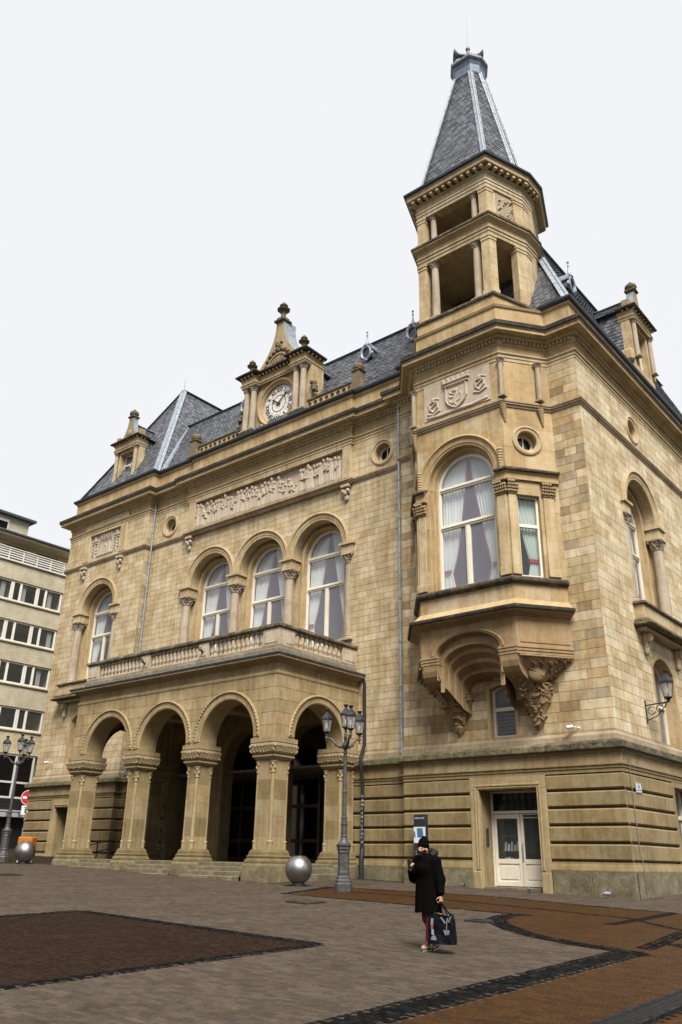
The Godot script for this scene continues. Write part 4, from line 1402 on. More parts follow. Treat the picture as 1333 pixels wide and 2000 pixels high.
# strokes: [points, radius, height]
func strokes_relief(parent: Node3D, called: String, f: Transform3D, x0: float, y0: float, W: float, H: float, strokes: Array, fills: Array, nx: int, ny: int, c: Color):
	var sb := []
	for s in strokes:
		var r := Rect2(s[0][0], Vector2.ZERO)
		for p in s[0]: r = r.expand(p)
		sb.append(r.grow(s[1] + 0.01))
	var fn = func(px: float, py: float) -> float:
		var p := Vector2(px, py)
		var z := 0.0
		for q in fills:
			if Geometry2D.is_point_in_polygon(p, q[0]): z = maxf(z, q[1])
		for i in strokes.size():
			if not sb[i].has_point(p): continue
			var s = strokes[i]
			var d := 9.0
			for k in s[0].size() - 1: d = minf(d, seg_d(p, s[0][k], s[0][k + 1]))
			if s[0].size() == 1: d = p.distance_to(s[0][0])
			if d < s[1]: z = maxf(z, s[2] * 0.75 * (0.45 + 0.55 * sqrt(1.0 - pow(d / s[1], 2.0))))
		return z
	var b := MB.new()
	b.xf = f
	b.col = c
	b.field(Vector3(x0, y0, 0), Vector3.RIGHT, UP, W, H, nx, ny, fn)
	return put(parent, called, b, M.carved)

func curve(a: Array) -> Array:
	return v2(a)

func build_reliefs():
	frieze_relief()
	# left pavilion: castle gate between two torches and scrolls
	var st := []
	for sx in [0.45, 2.75]:
		st.append([v2([sx, 0.15, sx, 1.0]), 0.06, 0.07]); st.append([v2([sx - 0.2, 1.05, sx + 0.2, 1.05]), 0.05, 0.1])
		st.append([v2([sx - 0.24, 1.2, sx + 0.24, 1.2]), 0.05, 0.11]); st.append([v2([sx, 1.3, sx - 0.06, 1.62]), 0.1, 0.09])
		for k in 4: st.append([v2([sx - 0.25 + k * 0.04, 0.3 + k * 0.2, sx + 0.25 - k * 0.03, 0.42 + k * 0.22]), 0.03, 0.06])
	for k in 3: st.append([v2([1.0, 1.02 + 0.1 * k, 2.2, 1.02 + 0.1 * k]), 0.035, 0.1])
	for k in 5: st.append([v2([1.05 + k * 0.27, 1.38, 1.05 + k * 0.27, 1.6]), 0.08, 0.09])
	for k in 2: st.append([v2([1.15 + 0.9 * k, 0.2, 1.15 + 0.9 * k, 0.98]), 0.07, 0.1])
	st.append([v2([1.35, 0.2, 1.4, 0.6, 1.6, 0.8, 1.8, 0.6, 1.85, 0.2]), 0.06, 0.09])
	for k in 9: st.append([v2([0.75 + k * 0.2, 0.08 + 0.06 * (k % 2), 0.9 + k * 0.2, 0.2]), 0.06, 0.08])
	strokes_relief(bld, "carved_panel", FR, -33.85, 18.5, 3.2, 1.75, st, [[rect_poly(1.05, 0.1, 2.15, 1.0), 0.04]], 110, 60, PALE)
	var fr := MB.new()
	fr.xf = FR
	fr.col = TAN
	for q in [[-34.5, -33.85], [-30.65, -30.0]]: fr.ab(Vector3(q[0], 18.38, -0.1), Vector3(q[1], 20.26, 0.14), 0.015)
	fr.ab(Vector3(-33.85, 20.12, -0.1), Vector3(-30.65, 20.26, 0.16), 0.02)
	fr.ab(Vector3(-34.55, 20.62, -0.1), Vector3(-29.95, 21.02, 0.14))
	put(bld, "panel_frame", fr, M.stone)
	for x in [-34.15, -30.35]: bracket(FR, x)
	# oriel: crowned shield with a rampant lion between two smaller shields
	var s2 := []
	var shield := v2([1.15, 1.25, 1.15, 0.62, 1.25, 0.42, 1.5, 0.22, 1.65, 0.16, 1.8, 0.22, 2.05, 0.42, 2.15, 0.62, 2.15, 1.25, 1.15, 1.25])
	s2.append([shield, 0.035, 0.12])
	for k in 6: s2.append([v2([1.18, 0.5 + k * 0.13, 2.12, 0.5 + k * 0.13]), 0.012, 0.075])
	# lion: body, head, mane, legs, tail
	s2.append([v2([1.52, 0.42, 1.6, 0.62, 1.7, 0.82]), 0.085, 0.13]); s2.append([v2([1.66, 0.98]), 0.1, 0.15])
	s2.append([v2([1.58, 1.0, 1.5, 0.98]), 0.05, 0.13]); s2.append([v2([1.68, 0.8, 1.45, 0.88, 1.36, 0.96]), 0.04, 0.12])
	s2.append([v2([1.66, 0.72, 1.42, 0.7, 1.34, 0.76]), 0.04, 0.12]); s2.append([v2([1.55, 0.48, 1.42, 0.42, 1.36, 0.52]), 0.045, 0.12])
	s2.append([v2([1.58, 0.44, 1.64, 0.32, 1.54, 0.26]), 0.045, 0.12]); s2.append([v2([1.62, 0.46, 1.85, 0.5, 1.92, 0.72, 1.82, 0.9, 1.92, 1.08]), 0.032, 0.11])
	# mural crown
	s2.append([v2([1.08, 1.32, 2.22, 1.32]), 0.05, 0.16]); s2.append([v2([1.02, 1.48, 2.28, 1.48]), 0.06, 0.15])
	for k in 6: s2.append([v2([1.05 + k * 0.24, 1.55, 1.03 + k * 0.248, 1.66]), 0.07, 0.15])
	# side shields with crests and ribbon
	for c in [[0.5, 0.5], [2.8, 0.8]]:
		var ox: float = c[0]
		var oy: float = c[1]
		s2.append([v2([ox - 0.2, oy + 0.3, ox - 0.2, oy, ox, oy - 0.2, ox + 0.2, oy, ox + 0.2, oy + 0.3, ox - 0.2, oy + 0.3]), 0.03, 0.1])
		s2.append([v2([ox - 0.15, oy + 0.05, ox + 0.14, oy + 0.25]), 0.05, 0.09]); s2.append([v2([ox, oy + 0.42]), 0.11, 0.1])
		s2.append([v2([ox + 0.1, oy + 0.45, ox + 0.25, oy + 0.38]), 0.04, 0.09]); s2.append([v2([ox - 0.28, oy - 0.22, ox, oy - 0.3, ox + 0.3, oy - 0.18]), 0.05, 0.07])
	s2.append([v2([0.2, 0.12, 0.9, 0.06, 1.6, 0.1, 2.4, 0.06, 3.1, 0.14]), 0.06, 0.06])
	strokes_relief(bld, "coat_of_arms", Transform3D(Basis.IDENTITY, Vector3(0, 0, 1.58)), -6.5, 18.55, 3.3, 1.72, s2, [[PackedVector2Array(shield), 0.05]], 130, 68, PALE)

# ---------------------------------------------------------------- roofs
func slates(b: MB, a: Vector3, e: Vector3, c: Vector3, d: Vector3, w := 0.27, ex := 0.2):
	# a, e: foot left and right seen from outside; c, d: top right and left
	var up := (((c + d) * 0.5) - ((a + e) * 0.5))
	var len := up.length()
	var nn := (e - a).cross(up).normalized()
	up = up.normalized()
	var rows := int(len / ex)
	for j in rows:
		var t := float(j) / rows
		var t2 := minf(1.0, (j + 1.35) / rows)
		var l := a.lerp(d, t)
		var r := e.lerp(c, t)
		var wd := l.distance_to(r)
		if wd < 0.1: continue
		var l2 := a.lerp(d, t2)
		var dirv := (r - l) / wd
		var n := int(wd / w) + 1
		var rise := up * (len * (t2 - t))
		for i in n + 1:
			var x0 := (i - 0.5 * (j % 2)) * w
			var x1 := minf(x0 + w - 0.008, wd)
			x0 = maxf(x0, 0.0)
			if x1 - x0 < 0.03: continue
			var k := rng.randf_range(0.5, 1.5)
			b.col = Color(0.155 * k, 0.165 * k, 0.18 * k)
			var lift := nn * rng.randf_range(0.022, 0.045)
			var p0 := l + dirv * x0 + lift + up * 0.05
			var p1 := l + dirv * x1 + lift + up * 0.05
			var pm := l + dirv * ((x0 + x1) * 0.5) + lift
			var q0 := l + dirv * x0 + rise + nn * 0.003
			var q1 := l + dirv * x1 + rise + nn * 0.003
			b.quad(p0, p1, q1, q0, nn)
			b.flat(p0, pm, p1, nn)
			b.flat(p0, pm, pm - lift * 0.9, dirv * -1.0 - up); b.flat(p1, pm, pm - lift * 0.9, dirv - up)

func roof_face(o: Node3D, a: Vector3, e: Vector3, c: Vector3, d: Vector3):
	var s := MB.new()
	slates(s, a, e, c, d)
	stuff(put(o, "slates", s, M.slate))
	var u := MB.new()
	u.col = Color(0.03, 0.03, 0.033)
	var dn := (e - a).cross((c + d) * 0.5 - a).normalized() * -0.1
	u.quad(a + dn, e + dn, c + dn, d + dn, (e - a).cross(d - a))
	put(o, "roof_deck", u, M.mortar)

func zinc_strip(o: Node3D, a: Vector3, e: Vector3, w: float, nn: Vector3, called := "hip_flashing"):
	var b := MB.new()
	b.col = Color(0.42, 0.46, 0.50)
	var d := (e - a).normalized()
	var s := d.cross(nn).normalized() * w
	var h := nn.normalized() * 0.06
	b.quad(a - s + h * 0.4, e - s + h * 0.4, e + h * 1.7, a + h * 1.7, nn - s); b.quad(a + s + h * 0.4, e + s + h * 0.4, e + h * 1.7, a + h * 1.7, nn + s)
	b.tube([a + h * 1.7, e + h * 1.7], 0.045, 6)
	var n := int(a.distance_to(e) / 0.9)
	for i in range(1, n):   # standing seams
		var p := a.lerp(e, float(i) / n)
		b.quad(p - s + h * 0.6, p - s + h * 0.6 + d * 0.05, p + h * 1.95 + d * 0.05, p + h * 1.95, nn); b.quad(p + s + h * 0.6, p + s + h * 0.6 + d * 0.05, p + h * 1.95 + d * 0.05, p + h * 1.95, nn)
	put(o, called, b, M.zinc)

func lucarne(o: Node3D, p: Vector3, turn: float):
	# zinc bull's-eye dormer with a spike
	var l := node(o, "lucarne", Transform3D(Basis(UP, turn), p))
	var b := MB.new()
	b.col = Color(0.36, 0.4, 0.46)
	b.arc(Vector3(0, 0, 0.25), Vector3.RIGHT, UP, 0.24, v2([0, -0.1, 0.12, -0.1, 0.14, 0.03, 0.07, 0.07, 0, 0.02]), 0, TAU, 20, 1.3)
	b.arc(Vector3(0, 0, 0.15), Vector3.RIGHT, UP, 0.3, v2([0, -1.2, 0.03, -1.2, 0.03, 0.0, 0, 0.0]), -0.6, PI + 0.6, 16, 1.35)
	b.arc(Vector3(0, 0.05, 0.2), Vector3.RIGHT, UP, 0.38, v2([0, -0.5, 0.06, -0.5, 0.06, 0.05, 0, 0.05]), 0.15, PI - 0.15, 14, 1.4)
	for s in [-1.0, 1.0]: b.ball(Vector3(s * 0.4, -0.12, 0.22), Vector3(0.1, 0.14, 0.08), 8, 6)
	b.ball(Vector3(0, -0.45, 0.25), Vector3(0.14, 0.12, 0.08), 8, 6)
	put(l, "hood", b, M.zinc)
	var g := MB.new()
	g.sheet(arch_ellipse(0.25, 0.33), Vector3(0, 0, 0.2), Vector3.RIGHT, UP)
	put(l, "pane", g, M.dark_glass)
	var s := MB.new()
	s.col = Color(0.45, 0.49, 0.53)
	s.lathe(v2([0.2, 0.5, 0.12, 0.62, 0.06, 0.85, 0.03, 1.15, 0.055, 1.18, 0.055, 1.24, 0.02, 1.27, 0.02, 1.36, 0.06, 1.4, 0.06, 1.46, 0.0, 1.56]), Vector3(0, 0, 0.15), 10)
	put(l, "spike", s, M.zinc)

func arch_ellipse(a: float, b: float) -> PackedVector2Array:
	var p := PackedVector2Array()
	for i in 20: p.append(Vector2(a * cos(TAU * i / 20), b * sin(TAU * i / 20)))
	return p

func build_roofs():
	var ry := 32.9
	var ey := 23.28
	# left pavilion: steep hipped roof
	var L := node(bld, "pavilion_roof")
	var A := Vector3(-36.3, ey, -0.3)
	var B := Vector3(-28.0, ey, -0.3)
	var C := Vector3(-28.0, ey, -14.1)
	var D := Vector3(-36.3, ey, -14.1)
	var r0 := Vector3(-32.2, ry, -5.0)
	var r1 := Vector3(-32.2, ry, -9.4)
	roof_face(L, A, B, r0, r0)
	roof_face(L, B, C, r1, r0)
	roof_face(L, D, A, r0, r1)
	zinc_strip(L, B + Vector3(-0.05, 0, -0.05), r0, 0.22, Vector3(1, 1, 1).normalized())
	zinc_strip(L, A, r0, 0.22, Vector3(-1, 1, 1).normalized())
	zinc_strip(L, r0, r1, 0.2, UP, "ridge_flashing")
	var sp := MB.new()
	sp.col = Color(0.2, 0.2, 0.22)
	sp.tube([r0, r0 + UP * 1.2], [0.02, 0.008], 6)
	put(L, "lightning_rod", sp, M.iron)
	# right pavilion, its ridge running back along the side street
	var R := node(bld, "pavilion_roof")
	var A2 := Vector3(-8.8, ey, -0.3)
	var B2 := Vector3(-0.3, ey, -0.3)
	var q0 := Vector3(-4.4, ry, -5.0)
	var q1 := Vector3(-4.4, ry, -22.0)
	roof_face(R, A2, B2, q0, q0)
	roof_face(R, B2, Vector3(-0.3, ey, -26), Vector3(-4.4, ry, -26), q0)
	roof_face(R, Vector3(-8.8, ey, -26), A2, q0, Vector3(-4.4, ry, -26))
	zinc_strip(R, B2, q0, 0.22, Vector3(1, 1, 1).normalized())
	zinc_strip(R, A2, q0, 0.22, Vector3(-1, 1, 1).normalized())
	zinc_strip(R, q0, Vector3(-4.4, ry, -26), 0.2, UP, "ridge_flashing")
	# middle
	var Mr := node(bld, "main_roof")
	var e0 := Vector3(-29.0, ey, -0.62)
	var e1 := Vector3(-8.2, ey, -0.62)
	var t0 := Vector3(-30.6, 29.05, -4.5)
	var t1 := Vector3(-6.4, 29.05, -4.5)
	roof_face(Mr, e0, e1, t1, t0)
	var bk := MB.new()
	bk.col = Color(0.06, 0.062, 0.068)
	bk.quad(t0, t1, Vector3(-6.4, ey, -14), Vector3(-30.6, ey, -14), Vector3(0, 1, -1))
	put(Mr, "rear_slope", bk, M.slate)
	zinc_strip(Mr, t0, t1, 0.2, UP, "ridge_flashing")
	# valleys
	zinc_strip(Mr, Vector3(-27.6, ey + 0.05, -0.6), Vector3(-30.55, 29.0, -4.5), 0.18, Vector3(0.9, 1, 0.9).normalized(), "valley_flashing")
	zinc_strip(Mr, Vector3(-9.2, ey + 0.05, -0.6), Vector3(-6.5, 29.0, -4.5), 0.18, Vector3(-0.9, 1, 0.9).normalized(), "valley_flashing")
	for q in [[-13.2, 27.2, -3.0], [-10.05, 27.2, -3.0], [-22.9, 27.2, -3.0]]: lucarne(Mr, Vector3(q[0], q[1], q[2]), 0.0)
	lucarne(R, Vector3(-1.95, 27.4, -4.6), PI / 2)
	# snow guard along the foot of the middle roof
	var sg := MB.new()
	sg.col = Color(0.12, 0.12, 0.13)
	for k in 2: sg.tube([Vector3(-12.0, 23.65 + k * 0.1, -0.72), Vector3(-9.2, 23.65 + k * 0.1, -0.72)], 0.012, 5)
	for k in 15: sg.tube([Vector3(-12.0 + k * 0.2, 23.5, -0.74), Vector3(-12.0 + k * 0.2, 23.78, -0.72)], 0.01, 5)
	put(Mr, "snow_guard", sg, M.iron)

func finial(parent: Node3D, called: String, p: Vector3, s: float):
	var b := MB.new()
	b.col = Color(0.15, 0.125, 0.085)
	b.xf = Transform3D(Basis.IDENTITY.scaled(Vector3.ONE * s), p)
	b.box(Vector3(0, 0.1, 0), Vector3(0.9, 0.2, 0.9), 0.05)
	b.box(Vector3(0, 0.3, 0), Vector3(0.66, 0.22, 0.66), 0.06)
	b.lathe(v2([0.3, 0.4, 0.2, 0.5, 0.17, 0.7, 0.22, 0.9, 0.4, 1.02, 0.46, 1.12, 0.3, 1.22, 0.22, 1.3, 0.3, 1.4, 0.24, 1.52, 0.12, 1.6, 0.1, 1.68, 0.0, 1.74]), Vector3.ZERO, 8, 0.39, false)
	put(parent, called, b, M.carved)

# concave gable: outline in (x, y) from the base up
func gable_poly(hw: float, h: float, tw: float) -> PackedVector2Array:
	var p := PackedVector2Array([Vector2(-hw, 0), Vector2(hw, 0)])
	for i in range(1, 13):
		var t := i / 12.0
		p.append(Vector2(lerpf(hw, tw, 1.0 - pow(1.0 - t, 2.2)), h * pow(t, 1.05)))
	for i in range(12, 0, -1):
		var t := i / 12.0
		p.append(Vector2(-lerpf(hw, tw, 1.0 - pow(1.0 - t, 2.2)), h * pow(t, 1.05)))
	return p

# stone dormer. f: centre line x = 0, wall face z = 0, y up from 0
func dormer(f: Transform3D, hw: float, back: float):
	var d := node(bld, "dormer", f)
	var b := MB.new()
	b.col = TAN
	for s in [-1.0, 1.0]:
		b.ab(Vector3(s * hw * 1.08, -1.8, -0.5), Vector3(s * 0.6 * hw, 2.5, 0.0), 0.0)
		b.ab(Vector3(s * hw * 1.35, -0.3, -1.2), Vector3(s * hw * 1.05, 0.42, 0.05), 0.1)
	b.ab(Vector3(-0.6 * hw, 2.1, -0.5), Vector3(0.6 * hw, 2.5, -0.002))
	b.ab(Vector3(-hw, -1.8, -1.6), Vector3(hw, -0.5, 0.06))
	for s in [-1.0, 1.0]: b.ab(Vector3(s * 0.6 * hw, -0.5, 0.0), Vector3(s * 0.74 * hw, 2.2, 0.06), 0.015)
	b.ab(Vector3(-0.74 * hw, 2.101, 0.0), Vector3(0.74 * hw, 2.28, 0.061), 0.015)
	put(d, "dormer_wall", b, M.stone)
	for s in [-1.0, 1.0]:
		var p := Vector3(s * 0.9 * hw, 0.0, 0.12)
		column(d, p, 2.3, 0.13)
	var e := MB.new()
	e.col = TAN
	var pth := [Vector2(hw * 1.1, -0.6), Vector2(hw * 1.1, 0.22), Vector2(-hw * 1.1, 0.22), Vector2(-hw * 1.1, -0.6)]
	e.mould(pth, v2([-0.4, 2.3, 0.0, 2.3, 0.02, 2.42, 0.06, 2.46, 0.06, 2.5, 0.0, 2.52, 0.0, 2.75, 0.08, 2.8, -0.4, 2.8]))
	for i in 9:
		e.box(Vector3(lerpf(-hw * 1.1, hw * 1.1, i / 8.0), 2.86, 0.3), Vector3(0.1, 0.1, 0.14), 0.02)
		if i > 0 and i < 3:
			for s in [-1.0, 1.0]: e.box(Vector3(s * (hw * 1.1 + 0.08), 2.86, 0.3 - i * 0.28), Vector3(0.14, 0.1, 0.1), 0.02)
	put(d, "entablature", e, M.stone)
	var c := MB.new()
	c.col = Color(0.23, 0.2, 0.15)
	c.mould(pth, v2([-0.4, 2.9, 0.2, 2.9, 0.26, 2.96, 0.26, 3.02, 0.1, 3.1, -0.4, 3.12]))
	put(d, "cornice_cap", c, M.crust)
	var g := MB.new()
	g.col = Color(0.33, 0.27, 0.17)
	g.prism(gable_poly(hw * 0.85, 1.75, 0.2), Vector3(0, 3.05, -0.3), Vector3.RIGHT, UP, 0.0, 0.4, true)
	g.ball(Vector3(0, 3.55, 0.12), Vector3(0.25, 0.3, 0.1), 8, 6)
	for s in [-1.0, 1.0]: g.ab(Vector3(s * hw * 1.15, 3.05, -0.3), Vector3(s * hw * 0.85, 3.55, 0.15), 0.04)
	put(d, "gable", g, M.carved)
	var z := MB.new()
	z.col = Color(0.4, 0.44, 0.48)
	var gp := gable_poly(hw * 0.85 + 0.02, 1.76, 0.22)
	for s in [2, 3, 4, 5, 6, 7, 8, 9, 10, 11, 12]:
		for k in [s, gp.size() + 1 - s]:
			if k + 1 >= gp.size() or k < 2: continue
			var a := gp[k]
			var q := gp[k + 1]
			z.quad(Vector3(a.x, 3.06 + a.y, -0.32), Vector3(q.x, 3.06 + q.y, -0.32), Vector3(q.x, 3.06 + q.y, 0.06), Vector3(a.x, 3.06 + a.y, 0.06), Vector3(a.x, 0.3, 0))
	put(d, "gable_flashing", z, M.zinc)
	var fb := MB.new()
	fb.col = Color(0.14, 0.115, 0.075)
	fb.box(Vector3(0, 4.86, -0.1), Vector3(0.62, 0.14, 0.6), 0.04)
	fb.lathe(v2([0.2, 4.92, 0.28, 5.0, 0.33, 5.12, 0.3, 5.26, 0.16, 5.36, 0.1, 5.4, 0.1, 5.46, 0, 5.52]), Vector3(0, 0, -0.1), 10)
	put(d, "ball_finial", fb, M.carved)
	sash_window(d, Transform3D(Basis.IDENTITY, Vector3(0, 0, -0.3)), 0.6 * hw, -0.5, 2.1, 0.0, 1.35, true)
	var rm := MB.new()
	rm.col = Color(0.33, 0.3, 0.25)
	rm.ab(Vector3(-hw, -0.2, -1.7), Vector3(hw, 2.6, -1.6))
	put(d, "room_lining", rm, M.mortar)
	# slated roof running back into the main slope
	var y0 := 2.95
	var y1 := 4.35
	for s in [-1.0, 1.0]:      # slated cheeks
		var c0 := Vector3(s * hw * 1.07, -1.8, -0.45)
		var c1 := Vector3(s * hw * 1.07, -1.8, -back)
		if s > 0: roof_face(d, c0, c1, c1 + UP * 4.7, c0 + UP * 4.7)
		else: roof_face(d, c1, c0, c0 + UP * 4.7, c1 + UP * 4.7)
	roof_face(d, Vector3(hw * 1.25, 2.9, -0.35), Vector3(hw * 1.25, 2.9, -back), Vector3(0, y1, -back), Vector3(0, y1, -0.35))
	roof_face(d, Vector3(-hw * 1.25, 2.9, -back), Vector3(-hw * 1.25, 2.9, -0.35), Vector3(0, y1, -0.35), Vector3(0, y1, -back))
	zinc_strip(d, Vector3(0, y1, -0.3), Vector3(0, y1, -back), 0.16, UP, "ridge_flashing")

func build_clock():
	# local frame: centre of the clock gable, wall face z = 0, y = 0 at the parapet top
	var f := Transform3D(Basis.IDENTITY, Vector3(-18.4, 23.3, -1.15))
	var k := node(bld, "clock_gable", f)
	var b := MB.new()
	b.col = TAN
	for p in clip([rect_poly(-2.6, -0.6, 0, 3.4), rect_poly(0, -0.6, 2.6, 3.4)], [circle_poly(0, 1.85, 1.2, 40)]): b.sheet(p, Vector3.ZERO, Vector3.RIGHT, UP)
	for s in [-1.0, 1.0]: b.ab(Vector3(s * 2.6, -0.6, -1.0), Vector3(s * 2.45, 3.4, -0.001))
	put(k, "gable_wall", b, M.stone)
	var cy := 1.85
	var rg := MB.new()
	rg.col = OCHRE
	rg.arc(Vector3(0, cy, 0), Vector3.RIGHT, UP, 1.16, v2([0, -0.3, 0.34, -0.3, 0.36, 0.1, 0.28, 0.16, 0.2, 0.12, 0.16, 0.04, 0.08, 0.02, 0.04, -0.06, 0, -0.1]), 0, TAU, 40)
	for s in [-1.0, 1.0]:
		for i in 6:   # garland under the dial
			rg.ball(Vector3(s * (0.25 + i * 0.17), cy - 1.55 + 0.05 * i * i * 0.3, 0.08), Vector3(0.14, 0.1, 0.08), 6, 4)
	put(k, "dial_surround", rg, M.carved)
	var dial := MB.new()
	dial.col = Color(0.78, 0.77, 0.73)
	dial.sheet(circle_poly(0, 0, 1.17, 40), Vector3.ZERO, Vector3.RIGHT, UP)
	var dl := put(k, "clock_dial", dial, M.paint, Transform3D(Basis.IDENTITY, Vector3(0, cy, -0.12)))
	dl.set_meta("label", "round white clock face with dark Roman numerals")
	var ring := MB.new()
	ring.col = Color(0.05, 0.09, 0.07)
	ring.arc(Vector3.ZERO, Vector3.RIGHT, UP, 0.5, v2([0, 0, 0.05, 0, 0.05, 0.012, 0, 0.012]), 0, TAU, 40)
	put(dl, "dial_ring", ring, M.plastic)
	for q in [[0.72, 0.012, Color(0.45, 0.22, 0.08)], [1.1, 0.02, Color(0.1, 0.1, 0.12)]]:
		var r2 := MB.new()
		r2.col = q[2]
		r2.arc(Vector3.ZERO, Vector3.RIGHT, UP, q[0], v2([0, 0, q[1], 0, q[1], 0.008, 0, 0.008]), 0, TAU, 40)
		put(dl, "dial_ring", r2, M.plastic)
	for i in 12:
		var a := TAU * i / 12
		var ln := MB.new()
		ln.col = Color(0.45, 0.24, 0.1)
		ln.xf = Transform3D(Basis(Vector3(0, 0, 1), -a - TAU / 24), Vector3.ZERO)
		ln.ab(Vector3(-0.008, 0.1, 0), Vector3(0.008, 1.08, 0.006))
		put(dl, "dial_line", ln, M.plastic)
	var font := SystemFont.new()
	font.font_names = PackedStringArray(["Droid Serif"])
	font.font_weight = 700
	var rom := ["XII", "I", "II", "III", "IV", "V", "VI", "VII", "VIII", "IX", "X", "XI"]
	for i in 12:
		var tm := TextMesh.new()
		tm.text = rom[i]
		tm.font = font
		tm.font_size = 28
		tm.pixel_size = 0.0115
		tm.depth = 0.02
		var a := -TAU * i / 12
		put(dl, "numeral", tm, M.numeral, Transform3D(Basis(Vector3(0, 0, 1), a), Vector3(0, 0, 0.012) + Basis(Vector3(0, 0, 1), a) * Vector3(0, 0.9, 0)))
	for q in [[-TAU * (10 + 8.0 / 60) / 12, 0.62, 0.06, "hour_hand"], [-TAU * 8.0 / 60, 0.98, 0.042, "minute_hand"]]:
		var h := MB.new()
		h.col = Color(0.015, 0.015, 0.02)
		h.xf = Transform3D(Basis(Vector3(0, 0, 1), q[0]), Vector3(0, 0, 0.05))
		h.prism(PackedVector2Array([Vector2(-q[2], -0.18), Vector2(q[2], -0.18), Vector2(q[2] * 0.5, q[1] * 0.6), Vector2(q[2] * 1.6, q[1] * 0.72), Vector2(0, q[1]), Vector2(-q[2] * 1.6, q[1] * 0.72), Vector2(-q[2] * 0.5, q[1] * 0.6)]), Vector3.ZERO, Vector3.RIGHT, UP, 0, 0.02, true)
		h.ball(Vector3.ZERO, Vector3(0.1, 0.1, 0.03), 10, 6)
		put(dl, q[3], h, M.plastic)
	# paired columns
	for s in [-1.0, 1.0]:
		var pb := MB.new()
		pb.col = Color(0.13, 0.115, 0.085)
		pb.ab(Vector3(s * 1.45, -0.1, 0.0), Vector3(s * 2.55, 0.4, 0.62), 0.03)
		put(k, "column_pedestal", pb, M.crust)
		for x in [1.7, 2.25]: column(k, Vector3(s * x, 0.4, 0.3), 3.0, 0.19)
		var scroll := MB.new()      # carved volute beside the columns
		scroll.col = Color(0.16, 0.135, 0.09)
		for i in 14:
			scroll.ball(Vector3(s * (2.75 + 0.06 * i), 2.1 - i * 0.14 + 0.1 * sin(i * 1.7), 0.05 + 0.05 * cos(i * 2.1)), Vector3(0.22, 0.2, 0.2) * (0.7 + 0.25 * sin(i * 0.9)), 8, 6)
		scroll.tube([Vector3(s * 2.6, 0.2, 0), Vector3(s * 3.6, 0.25, 0)], 0.22, 8)
		put(k, "volute", scroll, M.carved)
	# entablature breaks forward over the columns
	var pth := [Vector2(2.55, -1.0), Vector2(2.55, 0.55), Vector2(1.4, 0.55), Vector2(1.4, 0.2), Vector2(-1.4, 0.2), Vector2(-1.4, 0.55), Vector2(-2.55, 0.55), Vector2(-2.55, -1.0)]
	var e := MB.new()
	e.col = TAN
	e.mould(pth, v2([-0.6, 3.4, 0.0, 3.4, 0.02, 3.5, 0.06, 3.52, 0.06, 3.58, 0.0, 3.6, 0.0, 3.85, 0.08, 3.9, -0.6, 3.9]))
	for i in pth.size() - 1:
		var a: Vector2 = pth[i]
		var q: Vector2 = pth[i + 1]
		var n := maxi(1, int(a.distance_to(q) / 0.27))
		var dd := (q - a).normalized()
		for j in n:
			var m := a.lerp(q, (j + 0.5) / n) + Vector2(dd.y, -dd.x) * 0.12
			e.box(Vector3(m.x, 3.98, m.y), Vector3(0.13, 0.13, 0.13), 0.02)
	put(k, "entablature", e, M.stone)
	var c := MB.new()
	c.col = Color(0.16, 0.14, 0.11)
	c.mould(pth, v2([-0.6, 4.04, 0.24, 4.04, 0.3, 4.1, 0.3, 4.17, 0.1, 4.26, -0.6, 4.3]))
	put(k, "cornice_cap", c, M.crust)
	var g := MB.new()
	g.col = Color(0.40, 0.325, 0.2)
	var gp := gable_poly(2.0, 3.2, 0.3)
	g.prism(gp, Vector3(0, 4.2, -0.3), Vector3.RIGHT, UP, 0.0, 0.42, true)
	g.arc(Vector3(0, 4.3, 0.1), Vector3.RIGHT, UP, 0.75, v2([0, 0, 0.12, 0, 0.12, 0.07, 0, 0.07]), 0, PI, 20)
	put(k, "gable", g, M.stone)
	var rays := MB.new()
	rays.col = Color(0.2, 0.165, 0.1)
	for i in 9:
		var a := PI * (i + 1) / 10
		rays.tube([Vector3(cos(a) * 0.25, 4.3 + sin(a) * 0.25, 0.13), Vector3(cos(a) * 0.66, 4.3 + sin(a) * 0.66, 0.13)], 0.028, 5)
	for i in 18:
		var a := PI * (i + 0.5) / 18
		rays.ball(Vector3(cos(a) * 1.0, 4.3 + sin(a) * 1.0 + 0.1 * (i % 2), 0.16), Vector3(0.13, 0.13, 0.1), 6, 4)
	for i in 8: rays.ball(Vector3(rng.randf_range(-0.22, 0.22), 5.4 + i * 0.07, 0.16), Vector3(0.13, 0.12, 0.11), 6, 4)
	put(k, "carved_garland", rays, M.carved)
	var z := MB.new()
	z.col = Color(0.42, 0.46, 0.5)
	for i in range(2, gp.size() - 1):
		if i == 13: continue
		var a := gp[i]
		var q := gp[i + 1]
		z.quad(Vector3(a.x, 4.22 + a.y, -0.9), Vector3(q.x, 4.22 + q.y, -0.9), Vector3(q.x, 4.22 + q.y, 0.05), Vector3(a.x, 4.22 + a.y, 0.05), Vector3(a.x, 0.4, 0))
	put(k, "gable_flashing", z, M.zinc)
	finial(k, "finial", Vector3(0, 7.35, -0.1), 0.9)
	for s in [-1.0, 1.0]: finial(k, "finial", Vector3(s * 2.1, 4.2, 0.2), 0.72)
	# roof behind the gable
	roof_face(k, Vector3(2.6, 3.3, -0.4), Vector3(2.6, 3.3, -3.4), Vector3(0, 5.2, -3.6), Vector3(0, 5.2, -0.4))
	roof_face(k, Vector3(2.6, 0.2, -0.95), Vector3(2.6, 0.2, -1.2), Vector3(2.3, 4.1, -3.3), Vector3(2.3, 4.1, -0.95))
	roof_face(k, Vector3(-2.6, 3.3, -3.4), Vector3(-2.6, 3.3, -0.4), Vector3(0, 5.2, -0.4), Vector3(0, 5.2, -3.6))
